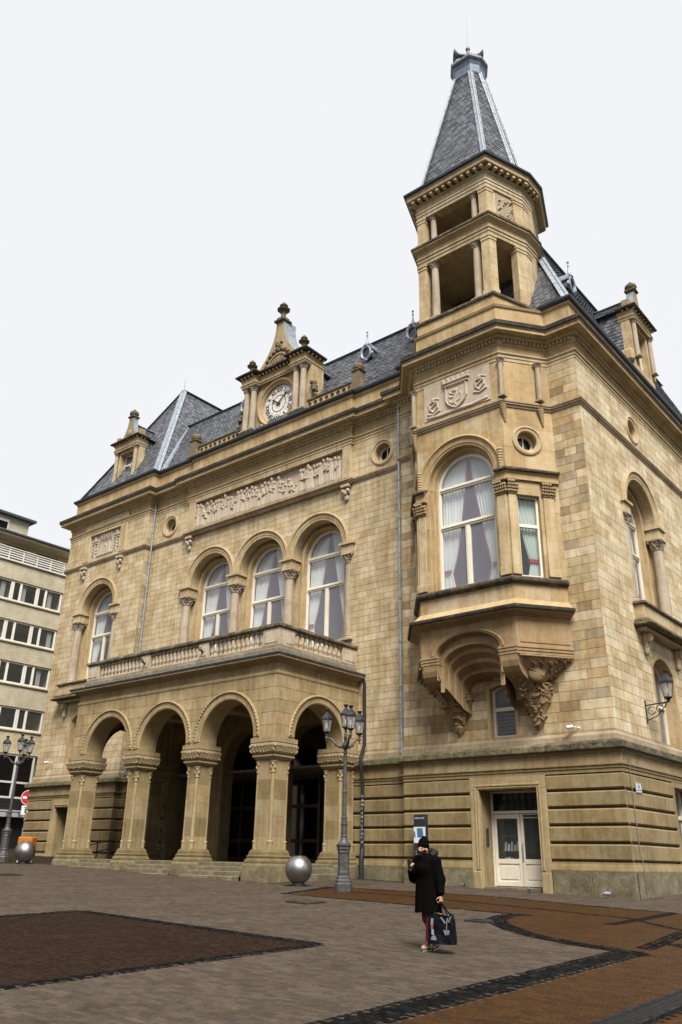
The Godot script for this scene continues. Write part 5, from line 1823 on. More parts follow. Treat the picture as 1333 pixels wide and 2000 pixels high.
	zinc_strip(k, Vector3(0, 5.2, -0.4), Vector3(0, 5.2, -3.6), 0.15, UP, "ridge_flashing")
	# blind arcade parapet each side, with obelisks
	for s in [-1.0, 1.0]:
		var p := node(bld, "parapet_arcade", Transform3D(Basis.IDENTITY, Vector3(BX, 23.32, -0.75)))
		var x0 := 2.8
		var x1 := 6.0
		var n := 8
		var bd := MB.new()
		bd.col = OCHRE
		var hl := []
		for i in n: hl.append(arch_poly(s * lerpf(x0, x1, (i + 0.5) / n), 0.14, 0.08, 0.46, 0.14, 8))
		var rc := rect_poly(minf(s * x0, s * x1), 0.0, maxf(s * x0, s * x1), 0.68)
		for i in n:
			var cx: float = s * lerpf(x0, x1, (i + 0.5) / n)
			var hwid := (x1 - x0) / n * 0.5
			for poly in clip([rect_poly(cx - hwid, 0, cx, 0.68), rect_poly(cx, 0, cx + hwid, 0.68)], [hl[i]]): bd.sheet(poly, Vector3(0, 0, 0), Vector3.RIGHT, UP)
			reveal(bd, hl[i], 0.0, -0.1)
			bd.sheet(hl[i], Vector3(0, 0, -0.1), Vector3.RIGHT, UP)
		put(p, "arcade_panel", bd, M.stone)
		var cp := MB.new()
		cp.col = Color(0.28, 0.24, 0.175)
		cp.ab(Vector3(s * x0, 0.68, -0.2), Vector3(s * (x1 + 0.1), 0.8, 0.06), 0.02)
		put(p, "coping", cp, M.crust)
		var ob := MB.new()
		ob.col = Color(0.19, 0.155, 0.095)
		ob.box(Vector3(s * 6.4, 0.1, 0), Vector3(0.9, 0.25, 0.6), 0.05)
		ob.prism(PackedVector2Array(v2([s * 6.4 - 0.42, 0.2, s * 6.4 + 0.42, 0.2, s * 6.4 + 0.26, 0.6, s * 6.4 + 0.24, 1.15, s * 6.4 - 0.24, 1.15, s * 6.4 - 0.26, 0.6])), Vector3(0, 0, -0.24), Vector3.RIGHT, UP, 0, 0.48, true)
		ob.box(Vector3(s * 6.4, 1.2, 0), Vector3(0.66, 0.12, 0.6), 0.04)
		ob.lathe(v2([0.2, 1.25, 0.3, 1.35, 0.32, 1.5, 0.2, 1.66, 0.06, 1.74, 0.08, 1.8, 0.0, 1.86]), Vector3(s * 6.4, 0, 0), 8)
		put(p, "obelisk", ob, M.carved)

# ---------------------------------------------------------------- oriel on the corner pavilion
func loft_arch(b: MB, secs: Array, seg := 16):
	# secs: [z, hw, ys, rise]; inside of a tapering vault, x centred
	var P := []
	for s in secs:
		var row := []
		row.append(Vector3(s[1], s[2] - 0.9, s[0]))
		for i in seg + 1:
			var a := PI * i / seg
			row.append(Vector3(s[1] * cos(a), s[2] + s[3] * sin(a), s[0]))
		row.append(Vector3(-s[1], s[2] - 0.9, s[0]))
		P.append(row)
	for j in P.size() - 1:
		for i in P[j].size() - 1:
			var mid: Vector3 = (P[j][i] + P[j + 1][i + 1]) * 0.5
			b.quad(P[j][i], P[j][i + 1], P[j + 1][i + 1], P[j + 1][i], Vector3(-mid.x, 7.2 - mid.y, 0.6))

func build_oriel():
	var CX := -4.855
	var op := [Vector2(-1.45, -0.2), Vector2(-2.78, 1.54), Vector2(-6.93, 1.54), Vector2(-8.26, -0.2)]
	var FF := Transform3D(Basis.IDENTITY, Vector3(CX, 0, 1.54))
	var nd := Vector3(1.74, 0, 1.33).normalized()
	var FD := Transform3D(Basis(UP.cross(nd), UP, nd), Vector3(-2.78, 0, 1.54))
	var nl := Vector3(-1.74, 0, 1.33).normalized()
	var FE := Transform3D(Basis(UP.cross(nl), UP, nl), Vector3(-8.26, 0, -0.2))
	var pal := [OCHRE, OCHRE, Color(0.43, 0.325, 0.185), TAN]
	var DW := 2.19
	# --- corbelled foot
	var b := MB.new()
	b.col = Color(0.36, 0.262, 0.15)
	b.xf = Transform3D(Basis.IDENTITY, Vector3(CX, 0, 0))
	var ar := arch_poly(0, 1.38, 7.0, 8.25, 1.38, 20, 0.52)
	for p in clip([rect_poly(-2.075, 7.9, 2.075, 9.3)], [ar]): b.sheet(p, Vector3(0, 0, 1.54), Vector3.RIGHT, UP)
	loft_arch(b, [[1.54, 1.38, 8.25, 0.72], [1.3, 1.38, 8.22, 0.7]])
	for p in clip([arch_poly(0, 1.38, 6.9, 8.22, 1.38, 20, 0.51)], [arch_poly(0, 1.2, 6.5, 7.98, 1.2, 20, 0.5)]): b.sheet(p, Vector3(0, 0, 1.3), Vector3.RIGHT, UP)
	loft_arch(b, [[1.3, 1.2, 7.98, 0.6], [1.05, 1.2, 7.9, 0.58], [1.04, 1.12, 7.8, 0.52], [0.75, 1.12, 7.65, 0.5], [0.74, 1.04, 7.55, 0.44], [0.4, 1.04, 7.4, 0.42], [0.39, 0.98, 7.3, 0.38], [-0.21, 0.95, 7.1, 0.5]])
	# moulded hood over the front arch
	b.arc(Vector3(0, 8.25, 1.54), Vector3.RIGHT, UP, 1.38, v2([0, -0.1, 0.2, -0.1, 0.21, 0.06, 0.15, 0.09, 0.1, 0.05, 0.02, 0.04]), 0, PI, 24, 0.52)
	for s in [-1.0, 1.0]:
		# S-shaped console under each front corner
		var pr := PackedVector2Array(v2([1.54, 7.92, 1.52, 7.7, 1.46, 7.5, 1.32, 7.32, 1.1, 7.2, 0.85, 7.1, 0.62, 6.95, 0.48, 6.75, 0.42, 6.5, -0.25, 6.5, -0.25, 7.92]))
		b.prism(pr, Vector3(s * 1.7, 0, 0), Vector3(0, 0, 1), UP, -0.36, 0.36, true)
		for k in 3: b.ab(Vector3(s * 1.7 - 0.4, 7.92 + k * 0.11, -0.2), Vector3(s * 1.7 + 0.385, 8.02 + k * 0.11, 1.56 + 0.02 * k), 0.015)
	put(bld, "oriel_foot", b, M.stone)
	for q in [[FD, 1.0], [FE, -1.0]]:
		var d := MB.new()
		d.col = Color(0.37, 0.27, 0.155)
		d.xf = q[0]
		d.quad(Vector3(0, 7.9, 0), Vector3(DW, 7.9, 0), Vector3(DW, 9.3, 0), Vector3(0, 9.3, 0), Vector3(0, 0, 1))
		d.ab(Vector3(0.12, 8.32, -0.05), Vector3(DW - 0.08, 9.15, 0.025), 0.02)
		for k in 3: d.ab(Vector3(-0.02, 7.9 + k * 0.11, -0.1), Vector3(DW, 8.0 + k * 0.11, 0.02 + 0.025 * k), 0.015)
		# tapering underside
		var A := Vector3(0.0, 7.9, -0.02)
		var B := Vector3(DW + 0.1, 7.9, -0.02)
		var near := 0.45 if q[1] > 0 else DW - 0.45
		var P := Vector3(near, 6.45, -1.05)
		var Q := Vector3(near + 0.5 * q[1], 6.7, -1.15)
		d.flat(A, B, P, Vector3(0, -1, 1)); d.flat(B, P, Q, Vector3(0, -1, 1)); d.flat(A, P, Q, Vector3(0, -1, 1)); d.flat(A, B, Q, Vector3(0, -1, 1))
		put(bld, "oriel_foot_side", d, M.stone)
		var cv := MB.new()
		cv.xf = q[0]
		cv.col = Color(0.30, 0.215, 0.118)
		for i in 26: cv.ball(Vector3(0.1 + (DW - 0.2) * i / 25.0, 7.84, 0.06), Vector3(0.07, 0.05, 0.06), 6, 4)
		# cartouche with swags on the slope
		var cpt := (A + B) * 0.5
		cpt = cpt.lerp(P, 0.42)
		cv.ball(cpt + Vector3(0, 0, 0.06), Vector3(0.34, 0.3, 0.16), 12, 8)
		for i in 70:
			var t := rng.randf()
			var u := rng.randf()
			var p := A.lerp(B, t).lerp(P.lerp(Q, t), u * 0.95)
			if p.distance_to(cpt) < 0.3 and rng.randf() < 0.7: continue
			cv.ball(p + Vector3(0, -0.02, 0.05), Vector3(rng.randf_range(0.06, 0.14), rng.randf_range(0.04, 0.08), 0.07), 6, 4, Basis(Vector3(0, 0, 1), rng.randf_range(-1.5, 1.5)))
		for i in 5: cv.tube([cpt + Vector3(-0.4, 0.25, 0.05), cpt + Vector3(-0.2 + 0.1 * i, 0.12 - 0.05 * i, 0.2), cpt + Vector3(0.42, 0.25, 0.05)], 0.03, 6)
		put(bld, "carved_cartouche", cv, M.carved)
	# leafy pendants on the wall
	for x in [-6.35, -3.0]:
		var c := MB.new()
		c.col = Color(0.31, 0.225, 0.125)
		c.xf = Transform3D(Basis.IDENTITY.scaled(Vector3(1.22, 1.0, 1.22)), Vector3(x, 0.0, -0.16))
		c.lathe(v2([0.5, 7.05, 0.52, 6.8, 0.44, 6.4, 0.28, 6.1, 0.2, 5.85, 0.22, 5.75, 0.14, 5.6, 0.0, 5.42]), Vector3.ZERO, 12)
		for i in 90:
			var t := rng.randf()
			var y := lerpf(5.5, 7.05, sqrt(t))
			var rr := lerpf(0.12, 0.52, clampf((y - 5.5) / 1.3, 0, 1))
			var a := rng.randf_range(0.0, PI)
			c.ball(Vector3(cos(a) * rr, y, sin(a) * rr), Vector3(rng.randf_range(0.05, 0.13), rng.randf_range(0.03, 0.06), 0.06), 6, 4, Basis(UP, PI / 2 - a) * Basis(Vector3(0, 0, 1), rng.randf_range(-1.5, 1.5)))
		for s in [-1.0, 1.0]:
			c.arc(Vector3(s * 0.2, 6.72, 0.46), Vector3.RIGHT, UP, 0.16, v2([-0.03, -0.03, 0.03, -0.03, 0.03, 0.05, -0.03, 0.05]), 0.4, 5.8, 14)
		put(bld, "carved_pendant", c, M.carved)
	# --- cornice, apron, sill
	band("oriel_cornice", op, [-0.3, 9.3, 0.02, 9.3, 0.1, 9.36, 0.3, 9.42, 0.36, 9.44, 0.36, 9.5, -0.3, 9.52], M.stone, Color(0.36, 0.265, 0.155))
	band("cornice_cap", op, [-0.3, 9.52, 0.44, 9.5, 0.46, 9.56, 0.46, 9.62, 0.3, 9.68, -0.3, 9.7], M.crust, Color(0.17, 0.15, 0.115))
	band("apron_slope", op, [-0.3, 9.7, 0.28, 9.69, 0.02, 9.95, -0.3, 9.95], M.stone, OCHRE)
	for q in [[FF, [-2.075, -1.72, 1.52, 2.075]], [FD, [0.0, 0.42, 1.5, DW]], [FE, [0.0, 0.69, 1.77, DW]]]:
		for i in 3:
			var ap := MB.new()
			ap.xf = q[0]
			ap.col = Color(0.5, 0.405, 0.28) if i == 1 else OCHRE
			ap.quad(Vector3(q[1][i] + 0.004, 9.9, -0.0), Vector3(q[1][i + 1] - 0.004, 9.9, -0.0), Vector3(q[1][i + 1] - 0.004, 10.56, -0.0), Vector3(q[1][i] + 0.004, 10.56, -0.0), Vector3(0, 0, 1))
			put(bld, "apron_panel", ap, M.stone)
	band("oriel_sill", op, [-0.4, 10.55, 0.06, 10.55, 0.16, 10.62, 0.18, 10.66, 0.18, 10.74, 0.05, 10.84, -0.4, 10.86], M.crust, Color(0.24, 0.21, 0.155))
	# --- window stage
	var ho := arch_poly(0, 1.55, 10.5, 15.3, 1.55, 24)
	ashlar(FF, -2.075, 2.075, 10.85, 18.05, [ho], 0.9, 0.9, 1.8, pal, 0.006, 0.003)
	var wd := rect_poly(0.4, 10.5, 1.33, 14.2)
	ashlar(FD, 0.0, DW, 10.85, 18.05, [wd, circle_poly(1.0, 16.6, 0.42)], 0.9, 0.9, 1.8, pal, 0.006, 0.003)
	ashlar(FE, 0.0, DW, 10.85, 18.05, [rect_poly(0.86, 10.5, 1.79, 14.2), circle_poly(1.19, 16.6, 0.42)], 0.9, 0.9, 1.8, pal, 0.006, 0.003)
	var rv := MB.new()
	rv.xf = FF
	rv.col = OCHRE
	reveal(rv, arch_poly(0, 1.55, 10.7, 15.3, 1.55, 24), 0.0, -0.6)
	for q in [[1.42, -0.25, 0.1], [1.34, -0.4, 0.08]]:
		rv.arc(Vector3(0, 15.3, 0), Vector3.RIGHT, UP, q[0], v2([0, q[1] - 0.1, 0.16, q[1] - 0.1, 0.16, q[1] + q[2], 0.05, q[1] + q[2], 0, q[1]]), 0, PI, 24)
		for s in [-1.0, 1.0]: rv.ab(Vector3(s * q[0], 10.8, q[1] - 0.1), Vector3(s * (q[0] + 0.16), 15.3, q[1] + q[2] * 0.8), 0.02)
	put(bld, "arch_reveal", rv, M.stone)
	var av := MB.new()
	av.xf = FF
	av.col = OCHRE
	av.arc(Vector3(0, 15.3, 0), Vector3.RIGHT, UP, 1.55, v2([0, -0.1, 0.45, -0.1, 0.46, 0.14, 0.38, 0.18, 0.33, 0.12, 0.28, 0.09, 0.12, 0.08, 0.1, 0.05, 0.02, 0.04]), 0, PI, 28)
	for s in [-1.0, 1.0]:   # carved stops at the ends of the hood
		for i in 8: av.ball(Vector3(s * 1.92, 16.1 - i * 0.12, 0.12), Vector3(0.15 - i * 0.012, 0.08, 0.1), 6, 4)
	put(bld, "archivolt", av, M.stone)
	arched_window(bld, FF * Transform3D(Basis.IDENTITY, Vector3(0, 0, -0.42)), 1.36, 10.86, 15.3, 13.6)
	for q in [[FD, 0.865], [FE, 1.325]]:
		var r2 := MB.new()
		r2.xf = q[0]
		r2.col = OCHRE
		reveal(r2, rect_poly(q[1] - 0.465, 10.8, q[1] + 0.465, 14.2), 0.0, -0.4)
		put(bld, "window_reveal", r2, M.stone)
		var w := sash_window(bld, q[0] * Transform3D(Basis.IDENTITY, Vector3(q[1], 0, -0.16)), 0.465, 10.86, 14.2, 0.0, 12.95, false, "side_light")
		var cu := MB.new()
		cu.col = Color(0.42, 0.5, 0.46)
		var nf := 24
		for j in 10:
			for i in nf:
				var P = func(ii: int, jj: int):
					var y := lerpf(10.9, 14.1, jj / 10.0)
					var s := float(ii) / nf
					var inn := lerpf(0.05, -0.42, clampf((y - 11.6) / 2.2, 0, 1)) if y > 11.6 else lerpf(-0.05, 0.1, (y - 10.9) / 0.7)
					return Vector3(lerpf(0.44, inn, s), y, -0.2 + 0.03 * sin(s * 30.0))
				cu.quad(P.call(i, j), P.call(i + 1, j), P.call(i + 1, j + 1), P.call(i, j + 1), Vector3(0, 0, 1))
		put(w, "curtain", cu, M.cloth)
		var tie := MB.new()
		tie.col = Color(0.3, 0.03, 0.04)
		tie.ab(Vector3(0.44, 11.52, -0.17), Vector3(0.02, 11.68, -0.14), 0.01)
		put(w, "curtain_tie", tie, M.fabric)
	oculus(FD, Vector2(1.0, 16.6), 0.42)
	oculus(FE, Vector2(1.19, 16.6), 0.42)
	# pilasters with leafy capitals
	for q in [[FF, 1.62, 2.075], [FF, -2.075, -1.68], [FD, 0.0, 0.36], [FD, 1.45, 1.95], [FE, 0.24, 0.74], [FE, 1.83, DW]]:
		var p := MB.new()
		p.xf = q[0]
		p.col = TAN
		p.ab(Vector3(q[1], 10.86, -0.1), Vector3(q[2], 11.2, 0.12), 0.03)
		p.ab(Vector3(q[1] + 0.02, 11.2, -0.1), Vector3(q[2] - 0.02, 14.15, 0.075), 0.02)
		var pi := put(bld, "pilaster", p, M.stone)
		var cp := MB.new()
		cp.xf = q[0]
		cp.col = Color(0.37, 0.285, 0.165)
		cp.ab(Vector3(q[1], 14.15, -0.1), Vector3(q[2], 14.22, 0.11), 0.02)
		cp.ab(Vector3(q[1], 14.22, -0.1), Vector3(q[2], 14.7, 0.1))
		cp.ab(Vector3(q[1] - 0.06, 14.7, -0.1), Vector3(q[2] + 0.06, 14.8, 0.22), 0.02)
		for i in 22:
			var t := (i % 6) / 5.0
			var r := i / 6
			cp.ball(Vector3(lerpf(q[1], q[2], t), 14.28 + r * 0.12, 0.12 + 0.03 * r), Vector3(0.055, 0.08, 0.06), 6, 4, Basis(Vector3(0, 0, 1), rng.randf_range(-0.6, 0.6)))
		put(pi, "capital", cp, M.carved)
	for pth in [[Vector2(-1.45, -0.2), Vector2(-2.78, 1.54), Vector2(-3.2, 1.54)], [Vector2(-6.5, 1.54), Vector2(-6.93, 1.54), Vector2(-8.26, -0.2)]]:
		band("entablature", pth, [-0.2, 14.8, 0.1, 14.8, 0.1, 15.05, 0.14, 15.08, 0.14, 15.14, -0.2, 15.14], M.stone, OCHRE)
		band("entablature_cap", pth, [-0.2, 15.14, 0.24, 15.14, 0.26, 15.18, 0.26, 15.24, 0.05, 15.34, -0.2, 15.36], M.crust, Color(0.34, 0.29, 0.2))
	# --- storey of the coat of arms
	for q in [[FF, -2.075, 2.075], [FD, 0.0, DW], [FE, 0.0, DW]]:
		ashlar(q[0], q[1], q[2], 18.4, 20.25, [], 0.93, 0.9, 2.1, pal, 0.006, 0.003)
	for q in [Vector2(-2.68, 1.6), Vector2(-1.68, 0.3), Vector2(-7.03, 1.6), Vector2(-8.03, 0.3)]:
		var s := column(bld, Vector3(q.x, 18.42, q.y), 1.83, 0.11)
		var cb := MB.new()
		cb.col = Color(0.34, 0.255, 0.145)
		cb.xf = s.transform.affine_inverse()
		for i in 7: cb.ball(Vector3(q.x, 18.02 - i * 0.1, q.y - 0.02 * i), Vector3(0.16 - i * 0.018, 0.08, 0.16 - i * 0.018), 7, 5)
		put(s, "corbel", cb, M.carved)
	# floors inside
	var fl := MB.new()
	fl.col = Color(0.3, 0.25, 0.2)
	var pl := PackedVector2Array([Vector2(-1.5, 0.2), Vector2(-2.8, -1.5), Vector2(-6.9, -1.5), Vector2(-8.2, 0.2)])
	for y in [9.4, 10.2, 17.7, 22.9]: fl.sheet(pl, Vector3(0, y, 0), Vector3.RIGHT, Vector3(0, 0, -1))
	put(bld, "oriel_floor", fl, M.mortar)

# ---------------------------------------------------------------- belfry and spire
const TC := Vector2(-4.9, -1.3)
func oct(e := 0.0, a := 1.93, hx := 2.7, hz := 2.6, b := 0.5) -> Array:
	var k := 0.45
	var r := []
	for p in [Vector2(hx + e, -b - e * k), Vector2(hx + e, b + e * k), Vector2(a + e * k, hz + e), Vector2(-a - e * k, hz + e), Vector2(-hx - e, b + e * k), Vector2(-hx - e, -b - e * k), Vector2(-a - e * k, -hz - e), Vector2(a + e * k, -hz - e)]:
		r.append(TC + p)
	return r

func build_belfry():
	var t := node(bld, "belfry")
	var P := oct()
	var add = func(called: String, prof: Array, m: Material, c: Color):
		var b := MB.new()
		b.col = c
		b.mould(P, v2(prof), true)
		return put(t, called, b, m)
	add.call("belfry_base", [-0.6, 22.9, 0.1, 22.9, 0.1, 23.75, -0.6, 23.75], M.stone, OCHRE)
	add.call("base_ledge", [-0.6, 23.75, 0.18, 23.75, 0.2, 23.8, 0.2, 23.88, 0.0, 23.98, -0.6, 24.0], M.crust, Color(0.38, 0.33, 0.24))
	add.call("architrave", [-0.5, 27.25, -0.02, 27.25, 0.0, 27.42, 0.03, 27.43, 0.03, 27.55, 0.08, 27.6, 0.08, 27.66, 0.02, 27.68, 0.02, 27.92, 0.1, 27.98, 0.22, 28.04, 0.25, 28.06, 0.25, 28.14, -0.5, 28.16], M.stone, TAN)
	add.call("ledge", [-0.5, 28.16, 0.3, 28.15, 0.31, 28.2, 0.31, 28.26, 0.05, 28.36, -0.5, 28.38], M.crust, Color(0.4, 0.345, 0.24))
	add.call("upper_architrave", [-0.5, 30.1, -0.02, 30.1, 0.0, 30.26, 0.03, 30.27, 0.03, 30.4, 0.07, 30.44, 0.07, 30.5, 0.0, 30.52, 0.0, 30.88, 0.08, 30.92, 0.12, 30.96, -0.5, 30.96], M.stone, CREAM)
	add.call("eaves_cornice", [-0.5, 31.12, 0.42, 31.12, 0.44, 31.16, 0.44, 31.3, 0.5, 31.38, -0.5, 31.4], M.stone, TAN)
	add.call("gutter", [-0.5, 31.4, 0.52, 31.38, 0.58, 31.44, 0.6, 31.54, 0.56, 31.58, -0.5, 31.62], M.iron, Color(0.05, 0.055, 0.065))
	for i in 8:
		var a: Vector2 = P[i]
		var e: Vector2 = P[(i + 1) % 8]
		var d := (e - a).normalized()
		var n := maxi(2, roundi(a.distance_to(e) / 0.36))
		for j in n + 1:
			if i in [5, 6, 7] : continue
			var m := MB.new()
			m.col = CREAM
			var q := a.lerp(e, float(j) / n) + Vector2(d.y, -d.x) * 0.2
			m.xf = Transform3D(Basis(Vector3(d.x, 0, d.y), UP, Vector3(d.x, 0, d.y).cross(UP)), Vector3(q.x, 31.04, q.y))
			m.box(Vector3.ZERO, Vector3(0.16, 0.16, 0.36), 0.025)
			put(t, "modillion", m, M.stone)
	# closed sides at the rear and left, dark inside
	var closed: Array = P.slice(3, 8) + [P[0], P[1]]
	for q in [[23.98, 27.27], [28.36, 30.12]]:
		var w := MB.new()
		w.col = TAN
		w.mould(closed, v2([-0.42, q[0], 0.0 - 0.02, q[0], -0.02, q[1], -0.42, q[1]]))
		put(t, "belfry_wall", w, M.stone)
	var dk := MB.new()
	var poly := PackedVector2Array()
	for p in oct(-0.3): poly.append(Vector2(p.x, -p.y))
	for y in [24.01, 27.3, 28.3, 30.2]:
		dk = MB.new()
		dk.col = TAN
		dk.sheet(poly, Vector3(0, y, 0), Vector3.RIGHT, Vector3(0, 0, -1))
		put(t, "belfry_floor", dk, M.mortar)
	# stone piers at the open corners, of coursed blocks
	var vert = func(i: int, l0: float, l1: float, y0: float, y1: float, deep: float):
		var v: Vector2 = P[i]
		var p: Vector2 = (P[(i - 1 + 8) % 8] - v).normalized()
		var n: Vector2 = (P[(i + 1) % 8] - v).normalized()
		var inw := (TC - v).normalized()
		var A := v + p * l0
		var B := v + n * l1
		var oa := Vector2(p.y, -p.x)
		if oa.dot(TC - v) < 0: oa = -oa
		var ob := Vector2(n.y, -n.x)
		if ob.dot(TC - v) < 0: ob = -ob
		var pts := [A, v, B, B + ob * deep, v + inw * deep * 1.1, A + oa * deep]
		var pg := PackedVector2Array()
		for z in pts: pg.append(Vector2(z.x, -z.y))
		var n2 := maxi(3, roundi((y1 - y0) / 0.42))
		var pn := node(t, "corner_pier")
		for k in n2:
			var b := MB.new()
			b.col = pick([TAN, Color(0.55, 0.455, 0.3)])
			var dy := (y1 - y0) / n2
			b.prism(pg, Vector3(0, y0 + k * dy + 0.004, 0), Vector3.RIGHT, Vector3(0, 0, -1), 0, dy - 0.008)
			put(pn, "stone_block", b, M.stone)
		for q in [[y0, 0.25, 0.06], [y1 - 0.3, 0.14, 0.04], [y1 - 0.14, 0.13, 0.08]]:
			var c := MB.new()
			c.col = TAN
			var g := PackedVector2Array()
			for o in Geometry2D.offset_polygon(pg, q[2] * 0.7):
				c.prism(o, Vector3(0, q[0], 0), Vector3.RIGHT, Vector3(0, 0, -1), 0, q[1], true)
				break
			put(pn, "pier_moulding", c, M.stone)
	for q in [[23.98, 27.26], [28.36, 30.11]]:
		vert.call(2, 0.4, 0.42, q[0], q[1], 0.4)
		vert.call(3, 0.42, 0.4, q[0], q[1], 0.4)
		vert.call(1, 0.5, 0.6, q[0], q[1], 0.4)
	for x in [-1.14, 1.14]:
		column(t, Vector3(TC.x + x, 24.0, TC.y + 2.35), 3.26, 0.19)
		column(t, Vector3(TC.x + x, 28.37, TC.y + 2.35), 1.74, 0.15)
	# carved arms on the upper canted side
	var nd: Vector2 = (P[1] - P[2]).normalized()
	var nn := Vector3(-nd.y, 0, nd.x) * -1.0
	if nn.dot(Vector3(1, 0, 1)) < 0: nn = -nn
	var f := Transform3D(Basis(UP.cross(nn), UP, nn), Vector3(P[2].x, 0, P[2].y))
	var wb := MB.new()
	wb.col = CREAM
	wb.xf = f
	wb.ab(Vector3(0.3, 28.36, -0.4), Vector3(1.95, 30.12, -0.1))
	put(t, "belfry_wall", wb, M.stone)
	var st := []
	for i in 26: st.append([v2([rng.randf_range(0.1, 1.0), rng.randf_range(0.1, 1.3), rng.randf_range(0.1, 1.0), rng.randf_range(0.2, 1.4)]), 0.045, 0.1])
	st.append([v2([0.35, 0.9, 0.35, 0.5, 0.55, 0.3, 0.75, 0.5, 0.75, 0.9, 0.35, 0.9]), 0.05, 0.12]); st.append([v2([0.55, 1.2]), 0.16, 0.12])
	strokes_relief(t, "carved_panel", f * Transform3D(Basis.IDENTITY, Vector3(0, 0, -0.09)), 0.62, 28.5, 1.1, 1.5, st, [], 48, 60, Color(0.42, 0.36, 0.27))
	# spire
	var s := node(bld, "spire")
	var lv := [[31.6, oct(-0.02)], [32.3, oct(-0.3)], [40.5, oct(0.0, 0.46, 0.76, 0.7, 0.26)]]
	for k in 2:
		for i in 8:
			var j := (i + 1) % 8
			var a: Vector2 = lv[k][1][i]
			var e: Vector2 = lv[k][1][j]
			var c: Vector2 = lv[k + 1][1][j]
			var d: Vector2 = lv[k + 1][1][i]
			# seen from outside, left is the later corner
			roof_face(s, Vector3(e.x, lv[k][0], e.y), Vector3(a.x, lv[k][0], a.y), Vector3(d.x, lv[k + 1][0], d.y), Vector3(c.x, lv[k + 1][0], c.y))
	for i in 8:
		for k in 2:
			var a: Vector2 = lv[k][1][i]
			var e: Vector2 = lv[k + 1][1][i]
			var out := Vector3(a.x - TC.x, 1.0, a.y - TC.y).normalized()
			zinc_strip(s, Vector3(a.x, lv[k][0], a.y), Vector3(e.x, lv[k + 1][0], e.y), 0.15, out)
	var cp := MB.new()
	cp.col = Color(0.21, 0.25, 0.3)
	cp.mould(oct(0.0, 0.46, 0.76, 0.7, 0.26), v2([-0.3, 40.35, 0.08, 40.35, 0.12, 40.45, 0.08, 40.5, 0.04, 40.6, 0.04, 41.1, 0.12, 41.3, 0.2, 41.4, 0.24, 41.46, 0.24, 41.62, -0.3, 41.66]), true)
	var pc := PackedVector2Array()
	for p in oct(0.1, 0.46, 0.76, 0.7, 0.26): pc.append(Vector2(p.x, -p.y))
	cp.sheet(pc, Vector3(0, 41.64, 0), Vector3.RIGHT, Vector3(0, 0, -1))
	put(s, "spire_cap", cp, M.zinc)
	# warning horns on a mast
	var h := thing("warning_horn", "grey warning horns with a thin mast on top of the belfry spire", "siren", Vector3(TC.x, 41.64, TC.y))
	var mm := MB.new()
	mm.col = Color(0.16, 0.16, 0.17)
	mm.tube([Vector3(0, 0, 0), Vector3(0, 1.6, 0)], 0.08, 10)
	mm.ball(Vector3(0, 1.62, 0), Vector3(0.13, 0.15, 0.13))
	put(h, "mast", mm, M.iron)
	var an := MB.new()
	an.col = Color(0.45, 0.45, 0.46)
	an.tube([Vector3(0, 1.7, 0), Vector3(0, 4.4, 0)], [0.03, 0.012], 6)
	put(h, "aerial", an, M.iron)
	for q in [0.7, PI + 0.7]:
		var hn := MB.new()
		hn.col = Color(0.12, 0.115, 0.11)
		hn.xf = Transform3D((Basis(UP, q) * Basis(Vector3(0, 0, 1), -PI / 2)).scaled(Vector3.ONE * 1.05), Vector3(0, 1.1, 0))
		hn.lathe(v2([0.1, 0.05, 0.12, 0.4, 0.11, 0.45, 0.18, 0.6, 0.33, 0.74, 0.33, 0.77, 0.16, 0.62, 0.06, 0.4]), Vector3.ZERO, 16)
		put(h, "horn", hn, M.iron)

# ---------------------------------------------------------------- street furniture
func lantern(parent: Node3D, p: Vector3):
	var l := node(parent, "lantern", Transform3D(Basis.IDENTITY, p))
	var b := MB.new()
	b.col = Color(0.035, 0.036, 0.042)
	b.lathe(v2([0.03, -0.12, 0.05, -0.05, 0.09, -0.02, 0.125, 0.0, 0.125, 0.03, 0.1, 0.035]), Vector3.ZERO, 6, 0.0, false)
	b.lathe(v2([0.19, 0.42, 0.205, 0.43, 0.2, 0.48, 0.175, 0.52, 0.13, 0.58, 0.07, 0.63, 0.055, 0.66, 0.05, 0.7, 0.085, 0.76, 0.085, 0.79, 0.0, 0.8]), Vector3.ZERO, 6, 0.0, false)
	for i in 6:
		var a := TAU * i / 6
		var d := Vector3(cos(a), 0, sin(a))
		b.tube([d * 0.115 + UP * 0.02, d * 0.19 + UP * 0.43], 0.009, 5)
	put(l, "lantern_frame", b, M.iron)
	var g := MB.new()
	g.lathe(v2([0.108, 0.03, 0.182, 0.425]), Vector3.ZERO, 6, 0.0, false)
	put(l, "glass", g, M.lamp_glass)
	var k := MB.new()
	k.col = Color(0.6, 0.6, 0.57)
	k.lathe(v2([0.0, 0.1, 0.04, 0.12, 0.05, 0.2, 0.05, 0.36, 0.03, 0.42]), Vector3.ZERO, 8)
	put(l, "bulb", k, M.plastic)

